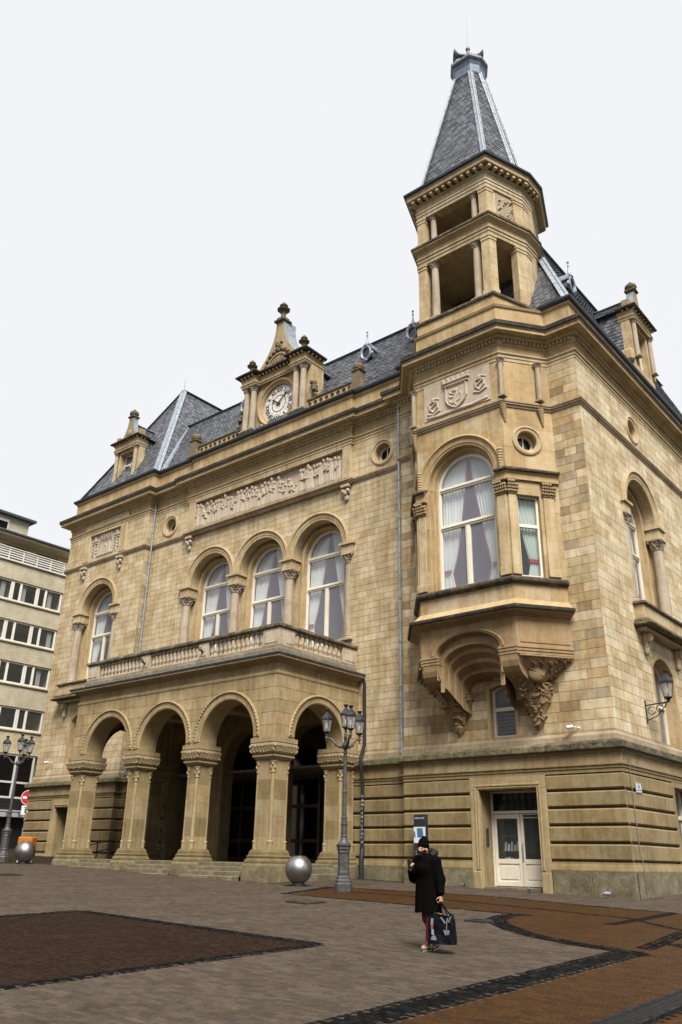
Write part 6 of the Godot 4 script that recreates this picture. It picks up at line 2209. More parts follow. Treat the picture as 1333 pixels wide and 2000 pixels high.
func street_lamp(at: Vector3, turn: float, label: String) -> Node3D:
	var t := thing("street_lamp", label, "street lamp", at, turn, "four-light street lamps on the square")
	var IR := Color(0.105, 0.1, 0.1)
	var b := MB.new()
	b.col = IR
	b.lathe(v2([0.3, -0.1, 0.3, 0.22, 0.27, 0.26, 0.27, 0.32, 0.235, 0.36, 0.23, 0.42, 0.2, 0.46, 0.2, 0.56, 0.19, 0.6, 0.185, 1.12, 0.205, 1.16, 0.19, 1.2, 0.215, 1.25, 0.215, 1.32, 0.24, 1.36, 0.24, 1.4, 0.18, 1.44]), Vector3.ZERO, 8, PI / 8, false)
	put(t, "base", b, M.iron)
	var p := MB.new()
	p.col = IR
	p.lathe(v2([0.18, 1.44, 0.13, 1.52, 0.11, 1.6, 0.115, 1.66, 0.1, 1.68, 0.1, 1.98, 0.12, 2.0, 0.12, 2.04, 0.09, 2.06, 0.09, 2.16, 0.1, 2.2, 0.1, 2.24, 0.075, 2.26, 0.075, 3.0, 0.085, 3.02, 0.085, 3.06, 0.07, 3.08, 0.055, 4.25, 0.065, 4.27, 0.065, 4.33, 0.05, 4.35, 0.06, 4.4, 0.1, 4.46, 0.115, 4.53, 0.1, 4.6, 0.05, 4.66, 0.045, 4.7, 0.06, 4.78, 0.065, 4.82, 0.05, 4.88, 0.03, 4.98, 0.025, 5.1]), Vector3.ZERO, 14)
	put(t, "post", p, M.iron)
	for i in 3:
		var a := TAU * i / 3
		var d := Vector3(cos(a), 0, sin(a))
		var m := MB.new()
		m.col = IR
		m.tube([d * 0.08 + UP * 4.5, d * 0.2 + UP * 4.5, d * 0.33 + UP * 4.58, d * 0.45 + UP * 4.72, d * 0.55 + UP * 4.79, d * 0.66 + UP * 4.8], [0.045, 0.05, 0.045, 0.035, 0.03, 0.03], 8)
		m.ball(d * 0.33 + UP * 4.58, Vector3(0.06, 0.06, 0.06), 8, 6)
		m.lathe(v2([0.0, 4.66, 0.03, 4.7, 0.03, 4.76, 0.06, 4.78, 0.06, 4.83, 0.035, 4.86, 0.05, 4.9, 0.04, 4.96]), d * 0.68, 10)
		put(t, "arm", m, M.iron)
		lantern(t, d * 0.68 + UP * 5.0)
	lantern(t, UP * 5.14)
	return t

func steel_ball(at: Vector3, label: String) -> Node3D:
	var t := thing("steel_ball", label, "bollard", at, 0.0, "brushed steel balls on the square")
	var b := MB.new()
	b.col = Color(0.4, 0.39, 0.385)
	var pr := []
	for i in 25:
		var a := lerpf(-PI / 2 + 0.42, PI / 2 - 0.5, i / 24.0)
		pr.append(Vector2(0.47 * cos(a), 0.53 + 0.47 * sin(a)))
	b.lathe(pr, Vector3.ZERO, 40)
	put(t, "shell", b, M.steel)
	var c := MB.new()
	c.col = Color(0.2, 0.18, 0.18)
	c.lathe(v2([0.235, 0.93, 0.23, 0.95, 0.2, 0.965, 0.0, 0.97]), Vector3.ZERO, 28)
	put(t, "lid", c, M.steel)
	var f := MB.new()
	f.col = Color(0.06, 0.06, 0.062)
	f.lathe(v2([0.22, -0.1, 0.22, 0.06, 0.2, 0.14]), Vector3.ZERO, 24)
	put(t, "foot", f, M.iron)
	return t

func text(parent: Node3D, called: String, s: String, size: float, xf: Transform3D, m: Material, bold := true) -> void:
	var font := SystemFont.new()
	font.font_names = PackedStringArray(["Droid Sans"])
	if bold: font.font_weight = 700
	var tm := TextMesh.new()
	tm.text = s
	tm.font = font
	tm.font_size = 32
	tm.pixel_size = size / 32.0
	tm.depth = 0.004
	put(parent, called, tm, m, xf)

func build_furniture():
	street_lamp(on_ground(-7.48, 5.45), 0.42 + PI, "grey iron street lamp beside the steel ball at the porch corner")
	street_lamp(on_ground(-28.76, 5.33), 0.2, "grey iron street lamp by the left end of the civic building")
	steel_ball(on_ground(-9.85, 5.0), "brushed steel ball between the porch corner pier and the street lamp")
	steel_ball(on_ground(-26.4, 5.6), "brushed steel ball beside the orange box at the porch's far end")
	# information pylon against the rusticated wall
	var p := thing("information_pylon", "slim black information pylon with a pale poster against the rusticated wall", "sign", on_ground(-7.88, 0.42))
	var b := MB.new()
	b.col = Color(0.018, 0.019, 0.024)
	b.ab(Vector3(-0.27, -0.05, -0.09), Vector3(0.27, 2.42, 0.09), 0.012)
	put(p, "slab", b, M.plastic)
	var po := MB.new()
	po.col = Color(0.55, 0.6, 0.64)
	po.ab(Vector3(-0.262, 1.42, 0.09), Vector3(0.262, 1.98, 0.096))
	put(p, "poster", po, M.plastic)
	var pb := MB.new()
	pb.col = Color(0.05, 0.12, 0.22)
	pb.prism(PackedVector2Array(v2([-0.1, 1.62, 0.02, 1.6, 0.17, 1.64, 0.14, 1.94, -0.12, 1.93])), Vector3(0, 0, 0.096), Vector3.RIGHT, UP, 0, 0.002)
	pb.prism(PackedVector2Array(v2([-0.255, 1.6, -0.18, 1.62, -0.2, 1.8, -0.255, 1.84])), Vector3(0, 0, 0.096), Vector3.RIGHT, UP, 0, 0.002)
	put(p, "poster_print", pb, M.plastic)
	text(p, "lettering", "CERCLE CITÉ", 0.075, Transform3D(Basis.IDENTITY, Vector3(0, 2.29, 0.093)), M.letter)
	for i in 7:
		var ln := MB.new()
		ln.col = Color(0.3, 0.31, 0.33)
		var hw := rng.randf_range(0.08, 0.2)
		ln.ab(Vector3(-hw, 1.28 - i * 0.085, 0.09), Vector3(hw, 1.3 - i * 0.085, 0.092))
		put(p, "small_print", ln, M.plastic)
	# street name plate on the corner
	var sn := thing("street_name_plate", "small pale enamel street name plate on the rusticated corner", "sign", Vector3(-0.035, 3.42, -1.25))
	var sb := MB.new()
	sb.col = Color(0.55, 0.57, 0.58)
	sb.ab(Vector3(0, -0.17, -0.26), Vector3(0.012, 0.17, 0.26), 0.003)
	put(sn, "plate", sb, M.paint)
	var rim := MB.new()
	rim.col = Color(0.04, 0.06, 0.14)
	for s in [-1.0, 1.0]:
		rim.ab(Vector3(0.012, s * 0.155, -0.25), Vector3(0.015, s * 0.14, 0.25))
		rim.ab(Vector3(0.012, -0.139, s * 0.25), Vector3(0.015, 0.139, s * 0.235))
	rim.ab(Vector3(0.012, -0.09, -0.2), Vector3(0.015, -0.06, 0.2)); rim.ab(Vector3(0.012, 0.08, -0.12), Vector3(0.015, 0.1, 0.12)); rim.ab(Vector3(0.012, -0.01, -0.07), Vector3(0.015, 0.05, 0.07))
	put(sn, "print", rim, M.plastic)
	# wall lantern on a scrolled bracket, on the side street
	var w := thing("wall_lantern", "black iron wall lantern on a scrolled bracket on the side street wall", "lamp", Vector3(-0.2, 6.2, -3.3))
	var br := MB.new()
	br.col = Color(0.03, 0.03, 0.034)
	br.ab(Vector3(0, -0.35, -0.05), Vector3(0.03, 0.5, 0.05), 0.01)
	br.tube([Vector3(0.02, 0.3, 0), Vector3(0.9, 0.36, 0)], 0.025, 8)
	br.tube([Vector3(0.02, -0.25, 0), Vector3(0.4, -0.12, 0), Vector3(0.65, 0.12, 0), Vector3(0.82, 0.32, 0)], 0.018, 8)
	for q in [[0.22, 0.1, 0.14], [0.52, 0.14, 0.12], [0.7, 0.25, 0.07]]:
		br.arc(Vector3(q[0], q[1], 0), Vector3.RIGHT, UP, q[2], v2([-0.012, -0.015, 0.012, -0.015, 0.012, 0.015, -0.012, 0.015]), 0.5, 6.0, 16)
	put(w, "bracket", br, M.iron)
	lantern(w, Vector3(0.88, 0.5, 0))
	w.get_child(1).scale = Vector3.ONE * 1.3
	# surveillance cameras
	for q in [[Vector3(-1.72, 5.42, -0.2), "white security camera on the wall under the oriel's canted side"], [Vector3(-34.9, 6.0, -0.2), "white security camera on the wall at the far left corner"]]:
		var c := thing("security_camera", q[1], "camera", q[0], 0.0, "security cameras on the facade")
		c.scale = Vector3.ONE * 0.75
		var a := MB.new()
		a.col = Color(0.6, 0.6, 0.58)
		a.tube([Vector3(0.3, -0.02, 0), Vector3(0.22, 0, 0.18), Vector3(0.05, 0.0, 0.3)], 0.022, 8)
		a.box(Vector3(0.3, -0.02, 0.02), Vector3(0.1, 0.1, 0.04), 0.01)
		put(c, "arm", a, M.plastic)
		var h := MB.new()
		h.col = Color(0.66, 0.66, 0.64)
		h.tube([Vector3(0.1, 0.03, 0.26), Vector3(-0.14, -0.02, 0.42)], 0.085, 14)
		put(c, "housing", h, M.plastic)
		var l := MB.new()
		l.col = Color(0.01, 0.01, 0.012)
		l.tube([Vector3(-0.14, -0.02, 0.42), Vector3(-0.15, -0.022, 0.427)], 0.07, 14)
		put(c, "lens", l, M.dark_glass)
	# no-entry sign
	var ns := thing("no_entry_sign", "round red no entry sign with white plate on a pole left of the civic building", "road sign", on_ground(-38.1, -0.99) - UP * 0.4, 0.62)
	var pl := MB.new()
	pl.col = Color(0.42, 0.43, 0.43)
	pl.tube([Vector3(0, -0.1, 0), Vector3(0, 3.95, 0)], 0.04, 10)
	put(ns, "pole", pl, M.iron)
	for k in 2:
		var cb := MB.new()
		cb.col = Color(0.03, 0.03, 0.03)
		cb.tube([Vector3(0, 0.9 + k * 0.9, 0), Vector3(0, 1.3 + k * 0.9, 0)], 0.043, 10)
		put(ns, "pole_sleeve", cb, M.plastic)
	var dk := MB.new()
	dk.col = Color(0.42, 0.015, 0.025)
	dk.prism(circle_poly(0, 3.55, 0.42, 32), Vector3(0, 0, 0.045), Vector3.RIGHT, UP, 0, 0.012, true)
	put(ns, "disc", dk, M.plastic)
	var wr := MB.new()
	wr.col = Color(0.7, 0.7, 0.7)
	wr.arc(Vector3(0, 3.55, 0.057), Vector3.RIGHT, UP, 0.39, v2([0, 0, 0.028, 0, 0.028, 0.002, 0, 0.002]), 0, TAU, 32)
	wr.ab(Vector3(-0.3, 3.48, 0.057), Vector3(0.3, 3.62, 0.061))
	put(ns, "white_bar", wr, M.plastic)
	var wp := MB.new()
	wp.col = Color(0.62, 0.63, 0.63)
	wp.ab(Vector3(-0.28, 2.55, 0.045), Vector3(0.28, 3.08, 0.055), 0.004)
	put(ns, "white_plate", wp, M.plastic)
	var pk := MB.new()
	pk.col = Color(0.05, 0.05, 0.06)
	pk.ab(Vector3(-0.06, 2.65, 0.055), Vector3(0.06, 2.9, 0.058))
	pk.ab(Vector3(-0.12, 2.93, 0.055), Vector3(0.12, 2.98, 0.058))
	put(ns, "plate_print", pk, M.plastic)
	# orange box on short legs behind the ball
	var ob := thing("orange_box", "orange utility box on short white legs behind the steel ball", "box", on_ground(-28.1, 4.55), 0.5)
	var o := MB.new()
	o.col = Color(0.42, 0.13, 0.02)
	o.ab(Vector3(-0.38, 0.2, -0.25), Vector3(0.38, 1.12, 0.25), 0.04)
	put(ob, "cabinet", o, M.plastic)
	for s in [-0.28, 0.28]:
		for z in [-0.15, 0.15]:
			var lg := MB.new()
			lg.col = Color(0.55, 0.55, 0.55)
			lg.tube([Vector3(s, -0.08, z), Vector3(s, 0.22, z)], 0.03, 8)
			put(ob, "leg", lg, M.plastic)
	# black handrails by the porch
	for q in [[Vector3(-28.3, 0.45, 1.2), Vector3(-26.0, 0.75, 1.2), "black iron handrail beside the far end of the porch"], [Vector3(-24.1, 0.82, 2.3), Vector3(-21.6, 0.82, 1.4), "black iron handrail inside the porch"]]:
		var r := thing("handrail", q[2], "railing", q[0], 0.0, "black handrails at the porch")
		var d: Vector3 = q[1] - q[0]
		for h in [0.95, 0.55]:
			var m := MB.new()
			m.col = DARK
			m.tube([UP * h, d + UP * h], 0.028, 8)
			put(r, "rail", m, M.iron)
		for k in 3:
			var m := MB.new()
			m.col = DARK
			var a := d * (k / 2.0)
			m.tube([a - UP * 0.1, a + UP * 0.95], 0.032, 8)
			put(r, "upright", m, M.iron)
	# pigeons
	for q in [[Vector2(-0.8, 0.35), 0.6, "grey pigeon on the ground by the rusticated corner", 1.0], [Vector2(-3.5, 0.45), 2.4, "small dark pigeon at the right foot of the white double door", 0.8], [Vector2(-6.05, 0.5), -0.4, "small pale pigeon at the left foot of the door surround", 0.7]]:
		pigeon(on_ground(q[0].x, q[0].y), q[1], q[2], q[3])
	# manhole covers and the drain
	for q in [[Vector2(-5.5, 9.43), Vector2(0.8, 0.8), "square brown framed manhole cover in the grey paving", Color(0.13, 0.085, 0.06)], [Vector2(0.1, 9.75), Vector2(0.55, 0.4), "small dark manhole cover beside the curved band of setts", Color(0.035, 0.036, 0.04)], [Vector2(-19.6, 10.2), Vector2(0.9, 0.7), "dark manhole cover in the paving towards the porch", Color(0.05, 0.045, 0.04)]]:
		var m := thing("manhole_cover", q[2], "manhole cover", on_ground(q[0].x, q[0].y))
		m.transform.basis = ground_basis()
		var fr := MB.new()
		fr.col = Color(0.05, 0.048, 0.046)
		var s: Vector2 = q[1] * 0.5
		for k in [-1.0, 1.0]:
			fr.ab(Vector3(-s.x, 0.0, k * s.y), Vector3(s.x, 0.045, k * (s.y - 0.06)), 0.005)
			fr.ab(Vector3(k * s.x, 0.0, -s.y + 0.061), Vector3(k * (s.x - 0.06), 0.045, s.y - 0.061), 0.005)
		put(m, "rim", fr, M.iron)
		var cv := MB.new()
		cv.col = q[3]
		cv.ab(Vector3(-s.x + 0.065, 0.0, -s.y + 0.065), Vector3(s.x - 0.065, 0.038, s.y - 0.065), 0.004)
		put(m, "lid", cv, M.sett)
	var dr := thing("drain_channel", "black slotted drain channel across the orange paving", "drain", on_ground(6.67, 16.3))
	dr.transform.basis = ground_basis() * Basis(UP, 0.0)
	for s in [-1.0, 1.0]:
		var e := MB.new()
		e.col = Color(0.045, 0.045, 0.048)
		e.ab(Vector3(s * 0.2, -0.02, -6), Vector3(s * 0.14, 0.04, 6), 0.004)
		put(dr, "edge", e, M.sett)
	var bars := MB.new()
	bars.col = Color(0.02, 0.02, 0.021)
	for i in 150: bars.ab(Vector3(-0.138, -0.01, -5.95 + i * 0.08), Vector3(0.138, 0.034, -5.95 + i * 0.08 + 0.04), 0.003)
	for k in 3: bars.ab(Vector3(-0.08 + k * 0.08 - 0.008, -0.012, -6), Vector3(-0.08 + k * 0.08 + 0.008, 0.03, 6))
	stuff(put(dr, "grating", bars, M.iron))
	# thin cable clipped down the corner
	var cb2 := thing("cable", "thin grey cable running down the side of the rusticated corner", "cable")
	var cm := MB.new()
	cm.col = Color(0.16, 0.15, 0.14)
	cm.tube([Vector3(0.2, 4.75, -0.5), Vector3(0.02, 4.5, -0.55), Vector3(-0.01, 3.8, -0.58), Vector3(-0.005, 2.6, -0.62), Vector3(-0.005, 1.4, -0.66), Vector3(0.06, 1.0, -0.7), Vector3(0.03, 0.6, -0.74), Vector3(0.03, 0.05, -0.8)], 0.014, 6)
	put(cb2, "wire", cm, M.plastic)

func pigeon(at: Vector3, turn: float, label: String, s: float):
	var t := thing("pigeon", label, "bird", at, turn)
	t.scale = Vector3.ONE * s
	var b := MB.new()
	b.col = Color(0.1, 0.105, 0.12)
	b.tube([Vector3(-0.13, 0.12, 0), Vector3(-0.08, 0.13, 0), Vector3(0.0, 0.135, 0), Vector3(0.07, 0.15, 0), Vector3(0.1, 0.2, 0), Vector3(0.11, 0.24, 0), Vector3(0.135, 0.25, 0)], [0.02, 0.05, 0.07, 0.06, 0.035, 0.03, 0.022], 12)
	b.tube([Vector3(-0.1, 0.125, 0), Vector3(-0.24, 0.1, 0)], [0.035, 0.02], 8)
	b.col = Color(0.05, 0.045, 0.04)
	b.tube([Vector3(0.15, 0.248, 0), Vector3(0.175, 0.24, 0)], [0.01, 0.003], 6)
	b.col = Color(0.35, 0.1, 0.08)
	for k in [-0.03, 0.03]: b.tube([Vector3(0.01, 0.08, k), Vector3(0.0, 0.03, k), Vector3(0.01, 0.0, k), Vector3(0.04, 0.002, k)], 0.008, 5)
	put(t, "body", b, M.plastic)
	for k in [-1.0, 1.0]:
		var w := MB.new()
		w.col = Color(0.2, 0.21, 0.23)
		w.ball(Vector3(-0.04, 0.14, k * 0.06), Vector3(0.13, 0.05, 0.018), 10, 6)
		put(t, "wing", w, M.plastic)

# ---------------------------------------------------------------- the person
# distance field of tapered capsules joined smoothly, meshed as surface nets
func sdf(bones: Array, p: Vector3, k: float) -> float:
	var d := 1e3
	for b in bones:
		var a: Vector3 = b[0]
		var e: Vector3 = b[1]
		var ab := e - a
		var t := clampf((p - a).dot(ab) / maxf(ab.length_squared(), 1e-9), 0.0, 1.0)
		var q := p - (a + ab * t)
		if b.size() > 4: q = q * b[4]
		var s := q.length() - lerpf(b[2], b[3], t)
		var h := clampf(0.5 + 0.5 * (d - s) / k, 0.0, 1.0)
		d = lerpf(d, s, h) - k * h * (1.0 - h)
	return d

func net(mb: MB, bones: Array, cell: float, k: float, colour: Callable):
	var lo := Vector3.ONE * 1e3
	var hi := Vector3.ONE * -1e3
	for b in bones:
		for i in 2:
			var r: float = maxf(b[2], b[3]) * 1.5 + 0.02
			lo = lo.min(b[i] - Vector3.ONE * r); hi = hi.max(b[i] + Vector3.ONE * r)
	var n := Vector3i(((hi - lo) / cell).ceil()) + Vector3i.ONE * 2
	var F := PackedFloat32Array()
	F.resize(n.x * n.y * n.z)
	for z in n.z:
		for y in n.y:
			for x in n.x: F[(z * n.y + y) * n.x + x] = sdf(bones, lo + Vector3(x, y, z) * cell, k)
	var id := func(x, y, z): return (z * n.y + y) * n.x + x
	var V := {}
	var co := [Vector3i(0, 0, 0), Vector3i(1, 0, 0), Vector3i(0, 1, 0), Vector3i(1, 1, 0), Vector3i(0, 0, 1), Vector3i(1, 0, 1), Vector3i(0, 1, 1), Vector3i(1, 1, 1)]
	var ed := [[0, 1], [2, 3], [4, 5], [6, 7], [0, 2], [1, 3], [4, 6], [5, 7], [0, 4], [1, 5], [2, 6], [3, 7]]
	for z in n.z - 1:
		for y in n.y - 1:
			for x in n.x - 1:
				var f := []
				var neg := 0
				for c in co:
					var q: float = F[((z + c.z) * n.y + y + c.y) * n.x + x + c.x]
					f.append(q)
					if q < 0: neg += 1
				if neg == 0 or neg == 8: continue
				var s := Vector3.ZERO
				var m := 0
				for e in ed:
					if (f[e[0]] < 0) != (f[e[1]] < 0):
						s += Vector3(co[e[0]]).lerp(Vector3(co[e[1]]), f[e[0]] / (f[e[0]] - f[e[1]]))
						m += 1
				var p := lo + (Vector3(x, y, z) + s / m) * cell
				var g := Vector3(sdf(bones, p + Vector3(0.003, 0, 0), k) - sdf(bones, p - Vector3(0.003, 0, 0), k), sdf(bones, p + Vector3(0, 0.003, 0), k) - sdf(bones, p - Vector3(0, 0.003, 0), k), sdf(bones, p + Vector3(0, 0, 0.003), k) - sdf(bones, p - Vector3(0, 0, 0.003), k)).normalized()
				V[(z * n.y + y) * n.x + x] = [p, g]
	for z in range(1, n.z - 1):
		for y in range(1, n.y - 1):
			for x in range(1, n.x - 1):
				var i0 := (z * n.y + y) * n.x + x
				for ax in 3:
					var st: int = [1, n.x, n.x * n.y][ax]
					if (F[i0] < 0) == (F[i0 + st] < 0): continue
					var s1: int = [n.x, n.x * n.y, 1][ax]
					var s2: int = [n.x * n.y, 1, n.x][ax]
					var ids := [i0, i0 - s1, i0 - s1 - s2, i0 - s2]
					var ok := true
					for q in ids: ok = ok and V.has(q)
					if not ok: continue
					var a = V[ids[0]]
					var b = V[ids[1]]
					var c = V[ids[2]]
					var d = V[ids[3]]
					mb.col = colour.call(((a[0] + c[0]) * 0.5) as Vector3)
					mb.tri(a[0], b[0], c[0], a[1], b[1], c[1]); mb.tri(a[0], c[0], d[0], a[1], c[1], d[1])

func hand_bones(w: Vector3, dir: Vector3, across: Vector3, palm: Vector3, curl: float, thumb: float) -> Array:
	# wrist, pointing direction, towards the thumb, palm normal
	var r := []
	for i in 4:
		var o := across * (0.03 - 0.02 * i)
		r.append([w, w + dir * 0.09 + o, 0.02, 0.013])
		var k := w + dir * 0.092 + o
		var L: float = [0.07, 0.08, 0.075, 0.058][i]
		var d1 := (dir * cos(curl * 0.6) + palm * sin(curl * 0.6)).normalized()
		var d2 := (dir * cos(curl * 1.4) + palm * sin(curl * 1.4)).normalized()
		r.append([k, k + d1 * L * 0.55, 0.0105, 0.0095]); r.append([k + d1 * L * 0.55, k + d1 * L * 0.55 + d2 * L * 0.5, 0.0095, 0.008])
	var t0 := w + dir * 0.03 + across * 0.025
	var t1 := t0 + (dir * 0.5 + across * 0.7 + palm * thumb).normalized() * 0.045
	r.append([t0, t1, 0.014, 0.012]); r.append([t1, t1 + (dir * 0.9 + across * 0.1 + palm * thumb).normalized() * 0.035, 0.012, 0.009])
	return r

func build_person():
	# local frame: feet at the origin, +z towards where the person faces, +x the person's left
	var at := on_ground(1.95, 14.5)
	var yaw := atan2(EYE.x - at.x, EYE.z - at.z) - 0.7
	var t := thing("person", "person in black knee-length coat, black beanie and red trousers walking with a shopping bag", "person", at, yaw)
	var SK := Color(0.36, 0.2, 0.14)
	var RED := Color(0.1, 0.007, 0.011)
	var BLK := Color(0.006, 0.006, 0.007)
	var hip := Vector3(0.0, 0.93, 0.0)
	var chest := Vector3(0.0, 1.32, 0.03)
	var neck := Vector3(0.0, 1.49, 0.04)
	var head := Vector3(-0.02, 1.62, 0.09)
	var LS := Vector3(0.2, 1.42, 0.02)
	var RS := Vector3(-0.2, 1.42, 0.03)
	var LE := Vector3(0.29, 1.13, 0.0)
	var LW := Vector3(0.34, 0.88, 0.06)
	var RE := Vector3(-0.31, 1.15, 0.03)
	var RW := Vector3(-0.2, 1.28, 0.24)
	var LK := Vector3(0.07, 0.5, 0.06)
	var LA := Vector3(0.05, 0.1, 0.1)
	var RK := Vector3(-0.05, 0.5, 0.02)
	var RA := Vector3(0.02, 0.13, -0.16)
	var body := [[hip, chest, 0.15, 0.16, Vector3(0.95, 1, 1.3)], [chest, neck, 0.14, 0.07], [neck, head, 0.06, 0.07], [head, head + Vector3(0, 0.05, 0.0), 0.088, 0.092, Vector3(1.12, 1, 0.95)], [head + Vector3(0, -0.05, 0.03), head + Vector3(0, -0.09, 0.05), 0.06, 0.045],
		[head + Vector3(0, 0.015, 0.09), head + Vector3(0, -0.02, 0.115), 0.012, 0.016], [head + Vector3(0.085, 0, 0), head + Vector3(0.09, -0.03, 0), 0.014, 0.012], [head + Vector3(-0.085, 0, 0), head + Vector3(-0.09, -0.03, 0), 0.014, 0.012],
		[chest + Vector3(0.1, 0.08, 0), LS, 0.09, 0.07], [chest + Vector3(-0.1, 0.08, 0), RS, 0.09, 0.07], [LS, LE, 0.065, 0.05], [LE, LW, 0.048, 0.032], [RS, RE, 0.065, 0.05], [RE, RW, 0.048, 0.032],
		[hip + Vector3(0.08, 0, 0), LK, 0.1, 0.065], [LK, LA, 0.062, 0.045], [hip + Vector3(-0.08, 0, 0), RK, 0.1, 0.065], [RK, RA, 0.062, 0.045], [LA, LA + Vector3(0, -0.05, 0.12), 0.05, 0.035], [RA, RA + Vector3(0.0, -0.09, 0.09), 0.05, 0.035]]
	var b := MB.new()
	var shade = func(p: Vector3) -> Color:
		if p.y > 1.44 : return SK
		if p.y > 0.93 and p.distance_to(RW) < 0.14: return SK
		if p.y < 1.0: return RED
		return BLK
	net(b, body, 0.022, 0.025, shade)
	# hands: one round the phone, one closed on the bag's handles
	var sk = func(_p: Vector3) -> Color: return SK
	var rdir := (RW - RE).normalized()
	net(b, hand_bones(RW, (rdir + Vector3(0.15, 0.35, 0)).normalized(), Vector3(0.3, 0.6, -0.5).normalized(), Vector3(0.75, 0.1, -0.35).normalized(), 1.1, 0.6), 0.008, 0.008, sk)
	net(b, hand_bones(LW, Vector3(0.1, -1, 0.12).normalized(), Vector3(-0.1, 0.05, 1).normalized(), Vector3(-1, 0, 0.0).normalized(), 1.5, 0.8), 0.008, 0.008, sk)
	# eyes
	b.col = Color(0.02, 0.015, 0.012)
	for s in [-1.0, 1.0]: b.ball(head + Vector3(s * 0.034, 0.012, 0.083), Vector3(0.014, 0.009, 0.01), 8, 6)
	put(t, "body", b, M.skin)
	# trousers stripe
	var st := MB.new()
	st.col = Color(0.4, 0.35, 0.33)
	st.tube([Vector3(0.145, 0.7, 0.03), LK + Vector3(0.066, 0, 0), LK.lerp(LA, 0.5) + Vector3(0.058, 0, 0), LA + Vector3(0.05, 0.06, 0)], 0.008, 5)
	put(t, "trouser_stripe", st, M.fabric)
	# coat: torso and arms with a skirt flaring to the knee, folds at the hem
	var coat := [[hip + Vector3(0, 0.1, 0), chest + Vector3(0, 0.02, -0.01), 0.225, 0.215, Vector3(0.95, 1, 1.3)], [chest, neck + Vector3(0, -0.05, -0.02), 0.2, 0.13], [LS, LE, 0.098, 0.082], [LE, LW + Vector3(0, 0.05, 0), 0.08, 0.064], [RS, RE, 0.098, 0.084], [RE, RW.lerp(RE, 0.2), 0.082, 0.066],
		[chest + Vector3(0.08, 0.1, 0), LS, 0.11, 0.09], [chest + Vector3(-0.08, 0.1, 0), RS, 0.11, 0.09], [neck + Vector3(0.1, -0.01, -0.08), neck + Vector3(-0.1, -0.01, -0.08), 0.085, 0.085], [neck + Vector3(0, -0.04, 0.06), neck + Vector3(0, 0.0, 0.06), 0.085, 0.07]]
	var c := MB.new()
	var bk = func(_p: Vector3) -> Color: return BLK
	net(c, coat, 0.024, 0.05, bk)
	c.col = BLK
	var rings := []
	for j in 9:
		var y := lerpf(1.12, 0.6, j / 8.0)
		var row := []
		for i in 36:
			var a := TAU * i / 36
			var k := j / 8.0
			var fold := 1.0 + 0.05 * k * sin(a * 7.0 + 1.0) + 0.03 * k * sin(a * 3.0)
			row.append(Vector3(cos(a) * lerpf(0.235, 0.255, k) * fold + 0.015 * k, y + 0.015 * sin(a * 2.0), sin(a) * lerpf(0.175, 0.21, k) * fold + 0.01))
		rings.append(row)
	for j in 8:
		for i in 36:
			var l := (i + 1) % 36
			var mid: Vector3 = (rings[j][i] + rings[j + 1][l]) * 0.5
			c.quad(rings[j][i], rings[j][l], rings[j + 1][l], rings[j + 1][i], Vector3(mid.x, 0, mid.z))
	put(t, "coat", c, M.fabric)
	var hd := MB.new()
	hd.col = Color(0.035, 0.032, 0.03)
	hd.tube([neck + Vector3(0.13, 0.03, 0.02), neck + Vector3(0.15, 0.08, -0.08), neck + Vector3(0.0, 0.1, -0.14), neck + Vector3(-0.14, 0.06, -0.06)], [0.04, 0.06, 0.07, 0.05], 10)
	put(t, "hood", hd, M.fabric)
	var bn := MB.new()
	net(bn, [[head + Vector3(0, 0.075, -0.012), head + Vector3(0, 0.1, -0.016), 0.108, 0.1, Vector3(1.08, 1, 0.95)], [head + Vector3(0, 0.15, -0.03), head + Vector3(0, 0.19, -0.035), 0.06, 0.04]], 0.012, 0.05, bk)
	put(t, "beanie", bn, M.fabric)
	var bd := MB.new()
	var hair = func(_p: Vector3) -> Color: return Color(0.018, 0.013, 0.01)
	net(bd, [[head + Vector3(0.07, -0.03, 0.04), head + Vector3(0.0, -0.1, 0.085), 0.03, 0.042], [head + Vector3(-0.07, -0.03, 0.04), head + Vector3(0.0, -0.1, 0.085), 0.03, 0.042], [head + Vector3(0.035, -0.045, 0.095), head + Vector3(-0.035, -0.045, 0.095), 0.012, 0.012]], 0.008, 0.02, hair)
	put(t, "beard", bd, M.fabric)
	for q in [[LA, Vector3(0, -0.06, 0.12)], [RA, Vector3(0, -0.1, 0.08)]]:
		var s := MB.new()
		var a: Vector3 = q[0]
		var tan_ = func(p: Vector3) -> Color: return Color(0.24, 0.2, 0.15) if p.y > a.y - 0.055 or p.z > a.z + 0.05 else Color(0.05, 0.05, 0.05)
		net(s, [[a + Vector3(0, -0.035, -0.045), a + q[1] + Vector3(0, 0.012, 0), 0.052, 0.043, Vector3(1.12, 1, 1)], [a + Vector3(0, 0.02, -0.01), a + Vector3(0, -0.03, 0.0), 0.052, 0.055]], 0.012, 0.03, tan_)
		s.col = Color(0.4, 0.38, 0.34)
		s.tube([a + Vector3(0, -0.082, -0.06), a + q[1] * 1.12 + Vector3(0, -0.022, 0)], [0.028, 0.024], 8)
		put(t, "shoe", s, M.plastic)
	# phone in the raised hand
	var ph := thing("phone", "dark phone held up in the person's raised hand", "phone", at + Basis(UP, yaw) * (RW + Vector3(0.045, 0.1, 0.075)), yaw)
	var pm := MB.new()
	pm.col = Color(0.012, 0.012, 0.014)
	pm.xf = Transform3D(Basis(UP, 0.9) * Basis(Vector3.RIGHT, -0.5), Vector3.ZERO)
	pm.box(Vector3.ZERO, Vector3(0.075, 0.155, 0.01), 0.004)
	put(ph, "case", pm, M.fabric)
	# shopping bag
	var hb := LW + Vector3(0.0, -0.105, 0.02)
